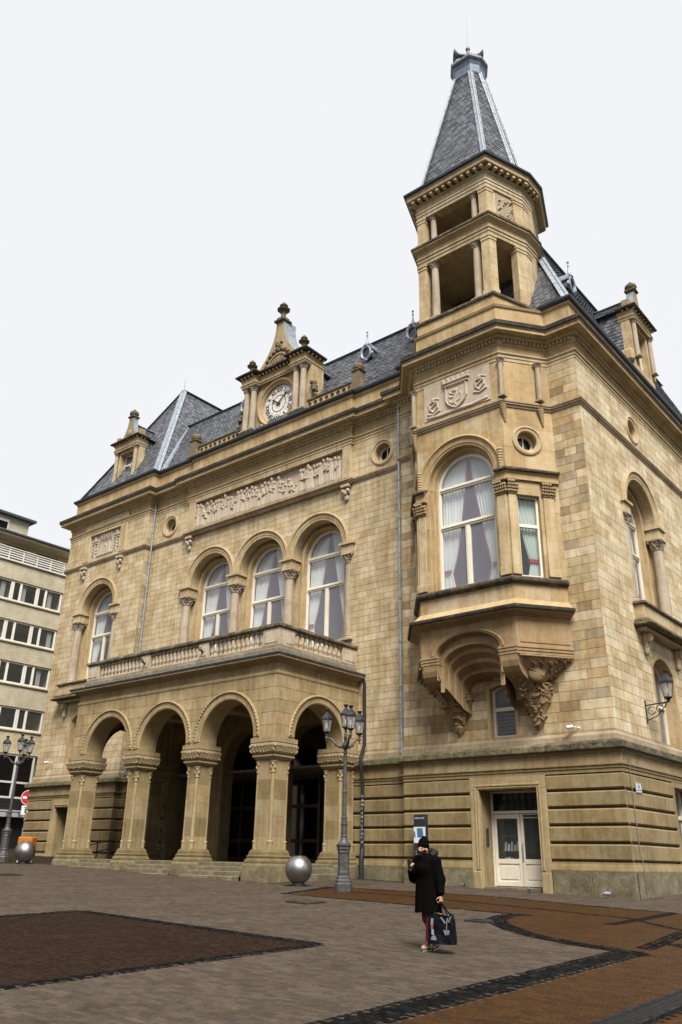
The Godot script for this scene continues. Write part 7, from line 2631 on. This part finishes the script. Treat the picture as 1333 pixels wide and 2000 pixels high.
	var bag := thing("shopping_bag", "large dark blue shopping bag with white prints hanging from the person's hand", "bag", at + Basis(UP, yaw) * Vector3(hb.x + 0.02, 0.13, hb.z), yaw + 0.3)
	var top := 0.46
	var m := MB.new()
	m.col = Color(0.004, 0.005, 0.0085)
	var W := 0.25
	var D := 0.1
	var sec := []
	for j in 7:
		var k := j / 6.0
		var y := k * top
		var row := []
		for i in 28:
			var a := TAU * i / 28
			var x := signf(cos(a)) * pow(absf(cos(a)), 0.45) * W * (1.0 - 0.16 * pow(k, 5.0) + 0.02 * sin(k * 9.0 + a))
			var z := signf(sin(a)) * pow(absf(sin(a)), 0.6) * D * lerpf(1.15, 0.55, k) * (1.0 + 0.16 * sin(a * 5 + k * 6) + 0.08 * sin(a * 9 - k * 11))
			row.append(Vector3(x, y + (0.012 * sin(a * 4.0) if j == 6 else 0.0), z))
		sec.append(row)
	for j in 6:
		for i in 28:
			var l := (i + 1) % 28
			var q: Vector3 = (sec[j][i] + sec[j + 1][l]) * 0.5
			m.quad(sec[j][i], sec[j][l], sec[j + 1][l], sec[j + 1][i], Vector3(q.x * 0.3, 0, q.z))
	for i in range(1, 27): m.flat(sec[0][0], sec[0][i], sec[0][i + 1], -UP)
	put(bag, "sack", m, M.bag)
	var grip := Vector3(-0.02, hb.y + 0.005 - 0.13 - 0.0, 0)
	for z in [-1.0, 1.0]:
		for x in [-1.0, 1.0]:
			var h := MB.new()
			h.col = Color(0.01, 0.01, 0.011)
			h.tube([Vector3(x * 0.13, top - 0.12, z * 0.075), Vector3(x * 0.125, top, z * 0.055), grip + Vector3(x * 0.012, 0, z * 0.008)], 0.011, 6)
			put(bag, "handle", h, M.fabric)
	# prints: strip with red, cup and leaves
	var pz := 0.108
	var pr := MB.new()
	pr.xf = Transform3D(Basis(Vector3.RIGHT, -0.1), Vector3(0, 0, 0))
	for q in [[[-0.17, 0.28, -0.125, 0.28, -0.12, 0.38, -0.165, 0.385], Color(0.17, 0.17, 0.18)], [[-0.166, 0.22, -0.122, 0.22, -0.124, 0.276, -0.168, 0.276], Color(0.22, 0.05, 0.06)], [[-0.15, 0.13, -0.105, 0.13, -0.115, 0.215, -0.155, 0.215], Color(0.22, 0.23, 0.28)], [[-0.16, 0.05, -0.06, 0.05, -0.07, 0.1, -0.11, 0.13, -0.15, 0.1], Color(0.16, 0.16, 0.16)],
		[[0.06, 0.21, 0.09, 0.14, 0.13, 0.12, 0.165, 0.15, 0.18, 0.21], Color(0.13, 0.13, 0.135)], [[0.11, 0.2, 0.125, 0.2, 0.135, 0.32, 0.12, 0.33], Color(0.13, 0.13, 0.135)], [[0.0, 0.4, 0.03, 0.41, 0.11, 0.33, 0.09, 0.3], Color(0.13, 0.13, 0.135)], [[0.13, 0.32, 0.17, 0.33, 0.21, 0.42, 0.19, 0.43, 0.16, 0.36], Color(0.13, 0.13, 0.135)], [[0.115, 0.33, 0.14, 0.34, 0.15, 0.4, 0.125, 0.39], Color(0.13, 0.13, 0.135)]]:
		pr.col = q[1]
		pr.prism(PackedVector2Array(v2(q[0])), Vector3(0, 0, pz + 0.012), Vector3.RIGHT, UP, 0, 0.002)
	put(bag, "print", pr, M.plastic)
	var cn := MB.new()
	cn.col = Color(0.35, 0.25, 0.12)
	cn.box(Vector3(-0.05, top - 0.03, 0.0), Vector3(0.12, 0.06, 0.06), 0.01)
	cn.col = Color(0.5, 0.48, 0.44)
	cn.box(Vector3(0.08, top - 0.03, 0.0), Vector3(0.1, 0.05, 0.05), 0.01)
	put(bag, "contents", cn, M.fabric)

# ---------------------------------------------------------------- ground and paving
func ground_basis() -> Basis:
	var n := Vector3(0.0265, 1, 0.028).normalized()
	var x := Vector3(1, -0.0265, 0).normalized()
	return Basis(x, n, x.cross(n))

func poly_dist(p: Vector2, line: Array) -> float:
	var d := 99.0
	for i in line.size() - 1: d = minf(d, seg_d(p, line[i], line[i + 1]))
	return d

func block_mesh(sx: float, sy: float, sz: float, bev: float, c: Color) -> ArrayMesh:
	var b := MB.new()
	b.col = c
	var x := sx * 0.5
	var z := sz * 0.5
	var lo := [Vector3(-x, -sy, -z), Vector3(x, -sy, -z), Vector3(x, -sy, z), Vector3(-x, -sy, z)]
	var mi := []
	var hi := []
	for p in lo:
		mi.append(Vector3(p.x, -bev * 0.8, p.z)); hi.append(Vector3(p.x - signf(p.x) * bev, 0, p.z - signf(p.z) * bev))
	for i in 4:
		var k := (i + 1) % 4
		var out: Vector3 = (lo[i] + lo[k]) * 0.5
		out.y = 0
		b.quad(lo[i], lo[k], mi[k], mi[i], out); b.quad(mi[i], mi[k], hi[k], hi[i], out.normalized() + UP)
	b.quad(hi[0], hi[1], hi[2], hi[3], UP)
	return b.mesh()

func build_ground():
	var g := MB.new()
	g.col = Color(0.045, 0.036, 0.026)
	var gs := []
	for p in [Vector2(-260, -260), Vector2(260, -260), Vector2(260, 260), Vector2(-260, 260)]: gs.append(on_ground(p.x, p.y) - UP * 0.014)
	g.quad(gs[0], gs[1], gs[2], gs[3], UP)
	var ground := setting("ground", g, M.joint)
	var orange := PackedVector2Array(v2([-8.9, 4.2, -3.5, 3.0, 0.2, 3.57, 2.4, 3.62, 9.5, 5.2, 9.5, 26, 4.75, 26, 4.75, 12.0, 4.2, 11.7, 3.2, 11.5, 2.3, 11.2, 1.4, 10.5, 0.6, 9.65, 0.15, 8.95, -0.1, 8.1, -0.3, 7.5, -3.4, 7.6, -7.6, 7.75]))
	var bands := [[v2([4.5, 11.9, 4.5, 26]), 0.33], [v2([4.7, 12.0, 3.25, 11.6, 2.35, 11.2, 1.38, 10.5, 0.55, 9.65, 0.08, 8.95, -0.15, 8.1, -0.2, 7.5, 0.1, 7.45]), 0.26], [v2([-8.4, 4.1, -3.5, 2.95, 0.2, 3.57, 2.4, 3.62]), 0.13], [v2([-7.6, 5.55, -5.0, 5.2, -1.7, 5.48, 2.1, 6.05, 4.0, 7.7, 7.0, 9.0]), 0.11], [v2([-7.6, 7.75, -3.4, 7.58, -0.4, 7.48]), 0.13], [v2([-8.95, 4.3, -7.9, 7.7]), 0.2], [v2([2.4, 3.6, 2.42, 6.3, 2.35, 7.8]), 0.16], [v2([4.1, 7.9, 4.5, 11.3]), 0.2], [v2([4.6, 10.2, 5.4, 10.6]), 0.22]]
	var brown_in := Rect2(-7.05, 15.55, 7.05, 20)
	var brown_out := Rect2(-7.4, 15.2, 7.77, 20.4)
	bands.append([v2([-7.22, 34, -7.22, 15.38, 0.19, 15.38, 0.19, 34]), 0.18])
	var yaw := 0.7007
	var fw := Vector2(-sin(yaw), -cos(yaw))
	var seen = func(p: Vector2) -> bool:
		var d := p - Vector2(EYE.x, EYE.z)
		var l := d.length()
		return l > 5.0 and l < 44.0 and fw.dot(d / l) > 0.872
	var kind = func(p: Vector2) -> int:
		if p.y < 0.25 and p.x < 0.1: return -1
		if p.x < -11.2 and p.x > -26.0 and p.y < 5.0: return -1
		if p.x < -8.6 and p.x > -11.5 and p.y < -0.2: return -1
		if brown_out.grow(-0.12).has_point(p): return 2 if brown_in.grow(0.08).has_point(p) else -1
		for b in bands:
			if poly_dist(p, b[0]) < b[1] - 0.1: return -1
		if absf(p.x - 6.67) < 0.22 and p.y > 10.3: return -1
		return 1 if Geometry2D.is_point_in_polygon(p, orange) else 0
	var GB := ground_basis()
	# [kind, pitch x, pitch z, colour, spread]
	var kinds := [[0, 0.212, 0.106, Color(0.106, 0.085, 0.066), 0.2], [1, 0.212, 0.106, Color(0.064, 0.029, 0.0095), 0.22], [2, 0.112, 0.088, Color(0.031, 0.018, 0.011), 0.3], [3, 0.115, 0.115, Color(0.016, 0.0155, 0.015), 0.5]]
	var items := []
	for k in kinds:
		if k[0] == 3: continue
		var px: float = k[1]
		var pz: float = k[2]
		var z := -8.0
		var row := 0
		while z < 27.0:
			var x := -33.0 + (px * 0.5 if row % 2 else 0.0)
			while x < 10.0:
				var p := Vector2(x, z)
				if k[0] == 2:      # segmental arcs
					p.y = z + 0.13 * absf(sin(x * 2.4))
				if (k[0] != 2 or brown_out.has_point(p)) and (k[0] != 1 or x > -9.5) and seen.call(p) and kind.call(p) == k[0]:
					var c: Color = jit(k[3], k[4], 0.05)
					items.append([p.distance_to(Vector2(EYE.x, EYE.z)) / (1.0 if k[0] < 2 else 0.6), k[0], p, c, rng.randf_range(-0.02, 0.02) if k[0] < 2 else rng.randf_range(-0.14, 0.14), rng.randf_range(-0.0016, 0.0016) if k[0] < 2 else rng.randf_range(-0.005, 0.004)])
				x += px
			z += pz
			row += 1
	for b in bands:
		var rows_ := maxi(1, roundi(b[1] * 2.0 / 0.12))
		for i in b[0].size() - 1:
			var a: Vector2 = b[0][i]
			var e: Vector2 = b[0][i + 1]
			var d := (e - a).normalized()
			var s := 0.06
			while s < a.distance_to(e) + 0.05:
				for r in rows_:
					var p: Vector2 = a + d * (s + rng.randf_range(-0.01, 0.01)) + Vector2(-d.y, d.x) * ((r + 0.5) / rows_ * 2.0 - 1.0) * b[1]
					if seen.call(p) and not (absf(p.x - 6.67) < 0.22 and p.y > 10.3):
						items.append([p.distance_to(Vector2(EYE.x, EYE.z)) / 0.6, 3, p, jit(kinds[3][3], kinds[3][4], 0.05), -atan2(d.y, d.x) + rng.randf_range(-0.1, 0.1), rng.randf_range(0.001, 0.007)])
				s += 0.118
	items.sort_custom(func(a, b): return a[0] < b[0])
	var names := ["grey_paver", "orange_paver", "brown_sett", "dark_sett"]
	var mats := [M.paver, M.wet, M.paver, M.sett]
	var base_mesh_ := []
	var dims := []
	for k in kinds:
		var gap := 0.008 if k[0] < 2 else 0.014
		dims.append([k[1] - gap, k[2] - gap, 0.005 if k[0] < 2 else 0.012])
		base_mesh_.append(block_mesh(k[1] - gap, 0.05, k[2] - gap, dims[-1][2], Color.WHITE))
	var per := [[], [], [], []]
	var singles := {}
	for i in items.size():
		var it = items[i]
		var bs := GB * Basis(UP, it[4])
		var tr := Transform3D(bs, on_ground(it[2].x, it[2].y) + UP * it[5])
		if i < 300:
			var key := "%d_%d" % [it[1], int(it[3].g * 200)]
			if not singles.has(key): singles[key] = block_mesh(dims[it[1]][0], 0.05, dims[it[1]][1], dims[it[1]][2], it[3])
			put(ground, names[it[1]], singles[key], mats[it[1]], tr)
		else: per[it[1]].append([tr, it[3]])
	for k in 4:
		if per[k].is_empty(): continue
		var mm := MultiMesh.new()
		mm.transform_format = MultiMesh.TRANSFORM_3D
		mm.use_colors = true
		mm.mesh = base_mesh_[k]
		mm.instance_count = per[k].size()
		for i in per[k].size():
			mm.set_instance_transform(i, per[k][i][0]); mm.set_instance_color(i, per[k][i][1])
		var mi := MultiMeshInstance3D.new()
		mi.multimesh = mm
		mi.material_override = mats[k]
		mi.name = names[k] + "_field"
		ground.add_child(mi)
		stuff(mi)
	print("pavers ", items.size())

# ---------------------------------------------------------------- neighbours
func build_office():
	var X := -45.0
	var t := thing("office_building", "beige rendered office block with white ribbon windows left of the civic building", "building", Vector3(X, 0, 0))
	var F := Transform3D(Basis(Vector3(0, 0, -1), UP, Vector3(1, 0, 0)), Vector3.ZERO)     # s = -z, out = +x
	var REN := Color(0.54, 0.49, 0.375)
	var z0 := -14.0     # s range
	var z1 := 12.0
	var rows := [18.1, 15.15, 12.2, 9.05]
	var wl := MB.new()
	wl.col = REN
	wl.xf = F
	var ys := [7.5]
	for r in [9.05, 12.2, 15.15, 18.1]: ys.append_array([r, r + 1.56])
	ys.append(21.0)
	for i in range(0, ys.size(), 2): wl.ab(Vector3(z0, ys[i], -0.4), Vector3(z1, ys[i + 1], 0.0), 0.015)
	for r in rows:
		wl.ab(Vector3(5.35, r - 0.001, -0.4), Vector3(z1, r + 1.561, -0.004))
	wl.ab(Vector3(z0, 1.0, -5.2), Vector3(z1, 22.6, -5.0))
	for y in [1.0, 4.2, 7.9, 11.0, 14.0, 16.9, 20.2]: wl.ab(Vector3(z0, y, -5.0), Vector3(z1, y + 0.25, -0.41))
	for k in 7: wl.ab(Vector3(5.4 - k * 4.12, 4.4, -5.0), Vector3(5.52 - k * 4.12, 20.2, -0.42))
	put(t, "wall", wl, M.render)
	for ri in rows.size():
		var r: float = rows[ri]
		var sl := MB.new()
		sl.col = REN * 0.8
		sl.xf = F
		sl.ab(Vector3(z0, r - 0.1, 0.0), Vector3(5.4, r, 0.1), 0.015)
		put(t, "window_sill", sl, M.render)
		var s := 5.3
		while s > -6.0:
			var w := node(t, "window", F * Transform3D(Basis.IDENTITY, Vector3(s - 1.02, r, -0.1)))
			var fr := MB.new()
			fr.col = Color(0.74, 0.73, 0.7)
			fr.ab(Vector3(-1.02, 0, -0.1), Vector3(-0.9, 1.55, 0.02), 0.01)
			fr.ab(Vector3(0.9, 0, -0.1), Vector3(1.02, 1.55, 0.02), 0.01)
			fr.ab(Vector3(-0.9, 0, -0.1), Vector3(0.9, 0.14, 0.02), 0.01)
			fr.ab(Vector3(-0.9, 1.45, -0.1), Vector3(0.9, 1.55, 0.02), 0.01)
			fr.ab(Vector3(-0.42, 0.14, -0.1), Vector3(-0.26, 1.45, 0.02), 0.01)
			put(w, "frame", fr, M.paint)
			for q in [[-0.9, -0.42], [-0.26, 0.9]]:
				var g := MB.new()
				g.sheet(rect_poly(q[0], 0.14, q[1], 1.45), Vector3(0, 0, -0.04), Vector3.RIGHT, UP)
				put(w, "pane", g, M.clear)
			if rng.randf() < 0.6:
				var bl := MB.new()
				bl.col = Color(0.3, 0.33, 0.33)
				var xx := rng.randf_range(-0.2, 0.5)
				bl.ab(Vector3(xx, 0.14, -0.2), Vector3(xx + 0.35, 1.45, -0.18))
				put(w, "blind", bl, M.cloth)
			s -= 2.06
	# balcony and set-back top floor
	var bc := MB.new()
	bc.col = Color(0.66, 0.65, 0.62)
	bc.xf = F
	bc.ab(Vector3(z0, 21.0, 0.02), Vector3(6.2, 21.14, 0.14), 0.01)
	for k in 4: bc.ab(Vector3(z0, 21.26 + k * 0.18, 0.06), Vector3(6.2, 21.36 + k * 0.18, 0.09))
	for k in 16: bc.ab(Vector3(6.1 - k * 1.15, 21.14, 0.03), Vector3(6.18 - k * 1.15, 21.95, 0.1))
	bc.ab(Vector3(z0, 21.95, 0.02), Vector3(6.2, 22.03, 0.14), 0.01)
	put(t, "balcony_rail", bc, M.paint)
	var tp := MB.new()
	tp.col = Color(0.6, 0.51, 0.33)
	tp.xf = F
	tp.ab(Vector3(z0, 21.0, -3.0), Vector3(6.0, 23.0, -0.9))
	put(t, "top_storey", tp, M.render)
	for k in 5:
		var g := MB.new()
		g.xf = F
		g.ab(Vector3(3.0 - k * 2.6, 21.1, -0.9), Vector3(4.9 - k * 2.6, 22.5, -0.86))
		put(t, "balcony_window", g, M.dark_glass)
	var rf := MB.new()
	rf.col = Color(0.1, 0.105, 0.11)
	rf.xf = F
	rf.ab(Vector3(z0, 22.98, -3.2), Vector3(6.5, 23.12, 0.5), 0.02)
	put(t, "roof", rf, M.slate)
	var sf := MB.new()
	sf.col = Color(0.66, 0.6, 0.46)
	sf.xf = F
	sf.ab(Vector3(z0, 22.8, -3.1), Vector3(6.4, 22.978, 0.35), 0.02)
	put(t, "eaves", sf, M.render)
	var ph := MB.new()
	ph.col = Color(0.55, 0.52, 0.42)
	ph.xf = F
	ph.ab(Vector3(z0, 23.1, -8.0), Vector3(2.4, 25.0, -1.6))
	put(t, "penthouse", ph, M.render)
	var pr := MB.new()
	pr.col = Color(0.06, 0.08, 0.085)
	pr.xf = F
	pr.ab(Vector3(z0, 25.0, -8.2), Vector3(2.8, 25.2, -1.2), 0.02)
	put(t, "penthouse_roof", pr, M.slate)
	for k in 3:
		var w := node(t, "penthouse_window", F * Transform3D(Basis.IDENTITY, Vector3(-0.2 - k * 3.2, 23.5, -1.6)))
		var fr := MB.new()
		fr.col = Color(0.6, 0.58, 0.52)
		for q in [[-0.95, -0.85], [-0.06, 0.06], [0.85, 0.95]]: fr.ab(Vector3(q[0], 0, 0), Vector3(q[1], 1.1, 0.06))
		fr.ab(Vector3(-0.95, 1.0, 0), Vector3(0.95, 1.25, 0.08)); fr.ab(Vector3(-0.95, -0.06, 0), Vector3(0.95, 0.06, 0.08))
		put(w, "frame", fr, M.paint)
		var g := MB.new()
		g.sheet(rect_poly(-0.85, 0.06, 0.85, 1.0), Vector3(0, 0, 0.02), Vector3.RIGHT, UP)
		put(w, "pane", g, M.dark_glass)
	# first floor: tall white-framed windows over a black shop front with an awning
	for k in 5:
		var w := node(t, "shop_window", F * Transform3D(Basis.IDENTITY, Vector3(3.75 - k * 2.9, 4.5, -0.1)))
		var fr := MB.new()
		fr.col = Color(0.62, 0.62, 0.6)
		for q in [-1.42, -0.06, 1.3]: fr.ab(Vector3(q, 0, -0.1), Vector3(q + 0.13, 2.95, 0.05), 0.01)
		for y in [0.0, 1.0, 2.82]: fr.ab(Vector3(-1.42, y, -0.098), Vector3(1.42, y + 0.13, 0.048), 0.01)
		put(w, "frame", fr, M.paint)
		var g := MB.new()
		g.sheet(rect_poly(-1.3, 0.1, 1.3, 2.85), Vector3(0, 0, -0.05), Vector3.RIGHT, UP)
		put(w, "pane", g, M.dark_glass)
	var fa := MB.new()
	fa.col = Color(0.012, 0.013, 0.015)
	fa.xf = F
	fa.ab(Vector3(z0, 3.75, -0.4), Vector3(5.6, 4.49, 0.08), 0.01)
	fa.ab(Vector3(z0, 1.0, -0.4), Vector3(5.6, 3.3, -0.1))
	put(t, "shop_front", fa, M.plastic)
	var aw := MB.new()
	aw.col = Color(0.4, 0.41, 0.42)
	aw.xf = F
	aw.ab(Vector3(z0, 3.62, 0.0), Vector3(5.4, 3.72, 0.5), 0.02)
	for i in 60:
		aw.col = Color(0.3, 0.31, 0.32) if i % 3 else Color(0.12, 0.12, 0.13)
		var a := 5.4 - i * 0.3
		aw.quad(Vector3(a, 3.3, 0.52), Vector3(a - 0.3, 3.3 - 0.02 * (i % 2), 0.5), Vector3(a - 0.3, 3.62, 0.46), Vector3(a, 3.62, 0.46), Vector3(0, 0, 1))
	put(t, "awning", aw, M.cloth)
	var ff := MB.new()
	ff.col = Color(0.58, 0.5, 0.35)
	ff.xf = F
	ff.ab(Vector3(z0, 7.45, -0.4), Vector3(z1, 9.0, 0.012))
	put(t, "cream_band", ff, M.render)
	var dk := MB.new()
	dk.col = REN
	dk.xf = F
	dk.ab(Vector3(5.6, 1.0, -0.4), Vector3(z1, 7.45, 0.0))
	put(t, "side_pier", dk, M.render)

func townhouse(at: Vector3, turn: float, w: float, h: float, c: Color, floors: int, label: String):
	var t := thing("townhouse", label, "building", at, turn, "houses round the square behind the viewer")
	var b := MB.new()
	b.col = c
	b.ab(Vector3(-w / 2, -4, -10), Vector3(w / 2, h, 0))
	put(t, "wall", b, M.render)
	var r := MB.new()
	r.col = Color(0.07, 0.068, 0.07)
	r.prism(PackedVector2Array(v2([0.4, h, -4.5, h + 4.5, -10.4, h])), Vector3(-w / 2, 0, 0), Vector3(0, 0, 1), UP, 0, -w, true)
	put(t, "roof", r, M.slate)
	var n := int(w / 3.2)
	for f in floors:
		for i in n:
			var x := -w / 2 + w * (i + 0.5) / n
			var y := 1.0 + f * (h - 1.0) / floors
			var g := MB.new()
			g.ab(Vector3(x - 0.7, y, -0.05), Vector3(x + 0.7, y + 2.0, 0.02))
			var p := put(t, "window", g, M.dark_glass)
			var k := MB.new()
			k.col = Color(0.6, 0.58, 0.54)
			k.ab(Vector3(x - 0.85, y - 0.15, -0.05), Vector3(x + 0.85, y, 0.12)); k.ab(Vector3(x - 0.03, y, 0.02), Vector3(x + 0.03, y + 2.0, 0.05))
			put(p, "frame", k, M.paint)

func build_neighbours():
	build_office()
	townhouse(Vector3(-36, 0.0, 52), PI, 22, 17, Color(0.42, 0.37, 0.28), 5, "cream townhouse facing the porch across the square")
	townhouse(Vector3(-12, -0.8, 54), PI, 20, 19, Color(0.36, 0.33, 0.28), 5, "grey townhouse facing the clock across the square")
	townhouse(Vector3(12, -1.5, 54), PI, 22, 17, Color(0.4, 0.3, 0.22), 5, "tan townhouse behind the viewer across the square")
	townhouse(Vector3(36, -2.0, 40), -PI / 2 - 0.5, 24, 18, Color(0.4, 0.36, 0.3), 5, "pale townhouse beyond the corner across the square")
	townhouse(Vector3(-56, 1.0, 34), PI / 2, 30, 18, Color(0.4, 0.37, 0.31), 5, "pale townhouse next to the office block on the square")

# ---------------------------------------------------------------- putting it together
func commit_blocks():
	blocks.sort_custom(func(a, b): return a[0] > b[0])
	var rest := MB.new()
	for i in blocks.size():
		var b: MB = blocks[i][1]
		if i < 300: put(bld, "stone_block", b, M.stone)
		else:
			rest.v.append_array(b.v); rest.n.append_array(b.n); rest.c.append_array(b.c)
	stuff(put(bld, "stone_block_courses", rest, M.stone))
	put(bld, "mortar_bed", mortar, M.mortar)
	print("blocks ", blocks.size(), " tris ", rest.v.size() / 3)

func _ready():
	# camera
	var cam := Camera3D.new()
	cam.name = "camera"
	cam.fov = 2.0 * rad_to_deg(atan(1000.0 / 1608.7))
	cam.far = 1200.0
	cam.near = 0.05
	cam.transform = Transform3D(Basis.from_euler(Vector3(0.40063, 0.70072, 0.01996), EULER_ORDER_YXZ), EYE)
	add_child(cam)
	cam.current = true
	# overcast sky
	var sm := ProceduralSkyMaterial.new()
	sm.sky_top_color = Color(0.955, 0.961, 0.974)
	sm.sky_horizon_color = Color(0.965, 0.97, 0.978)
	sm.sky_curve = 0.2
	sm.ground_horizon_color = Color(0.45, 0.43, 0.4)
	sm.ground_bottom_color = Color(0.25, 0.23, 0.2)
	sm.sun_angle_max = 1.0
	# faint unevenness of the cloud layer
	var cl := noise_img(512, 77, [0.006, 0.02], [0.9, 0.3], 0.0, 1.0)
	cl.resize(512, 256)
	cl.convert(Image.FORMAT_RGBA8)
	sm.sky_cover = ImageTexture.create_from_image(cl)
	sm.sky_cover_modulate = Color(0.1, 0.1, 0.1)
	var sky := Sky.new()
	sky.sky_material = sm
	var env := Environment.new()
	env.background_mode = Environment.BG_SKY
	env.sky = sky
	env.background_energy_multiplier = 0.215
	env.tonemap_mode = Environment.TONE_MAPPER_LINEAR
	env.tonemap_exposure = 4.6
	env.sdfgi_enabled = true
	env.ssao_enabled = true
	env.ssil_enabled = true
	var we := WorldEnvironment.new()
	we.name = "environment"
	we.environment = env
	add_child(we)
	# veiled sun, high to the right
	var sun := DirectionalLight3D.new()
	sun.name = "sun"
	sun.light_energy = 0.5
	sun.light_angular_distance = 28.0
	sun.light_color = Color(1.0, 0.975, 0.94)
	sun.shadow_enabled = true
	sun.transform = Transform3D(Basis.looking_at(-Vector3(0.47, 0.80, 0.42), UP), Vector3(0, 50, 0))
	add_child(sun)

	rng.seed = 20240611
	make_materials()
	M.numeral = plain(Color(0.02, 0.025, 0.045), 0.5)
	M.letter = plain(Color(0.45, 0.46, 0.48), 0.6)
	M.bag = mat(0.55)
	M.bag.metallic_specular = 0.2
	mortar = MB.new()
	bld = thing("civic_building", "sandstone civic building with arcaded porch, clock gable and corner belfry", "building")
	build_walls()
	print("walls ", Time.get_ticks_msec())
	glazed_door(-4.42, -0.05, true)
	glazed_door(-32.25, -0.05, false)
	# street-side ground-floor window
	sash_window(bld, Transform3D(FS.basis, Vector3(-0.6, 0, 0)) * Transform3D(Basis.IDENTITY, Vector3(5.93, 0, 0)), 1.1, 1.05, 3.7, 0.0, 2.7, true)
	var gw := MB.new()
	gw.col = OLIVE
	gw.xf = Transform3D(FS.basis, Vector3(-0.05, 0, 0))
	for q in [[4.65, 4.83], [7.03, 7.2]]: gw.ab(Vector3(q[0], -0.2, -0.8), Vector3(q[1], 3.9, 0.0), 0.01)
	gw.ab(Vector3(4.83, 3.7, -0.8), Vector3(7.03, 3.9, 0.0)); gw.ab(Vector3(4.83, -0.2, -0.8), Vector3(7.03, 1.04, 0.02))
	put(bld, "window_surround", gw, M.stone)
	build_porch()
	build_reliefs()
	build_roofs()
	dormer(Transform3D(Basis.IDENTITY, Vector3(-32.2, 24.0, -0.9)), 1.15, 3.4)
	dormer(Transform3D(FS.basis, Vector3(-0.55, 25.0, -10.2)), 1.22, 3.2)
	build_clock()
	downpipe(-9.14, -0.13, 5.0, 21.2, Color(0.42, 0.45, 0.48))
	downpipe(-27.85, -0.5, 5.0, 21.2, Color(0.4, 0.43, 0.46))
	print("roofs ", Time.get_ticks_msec())
	build_oriel()
	build_belfry()
	commit_blocks()
	print("building ", Time.get_ticks_msec())
	build_furniture()
	build_person()
	print("person ", Time.get_ticks_msec())
	build_neighbours()
	build_ground()
	print("done ", Time.get_ticks_msec())
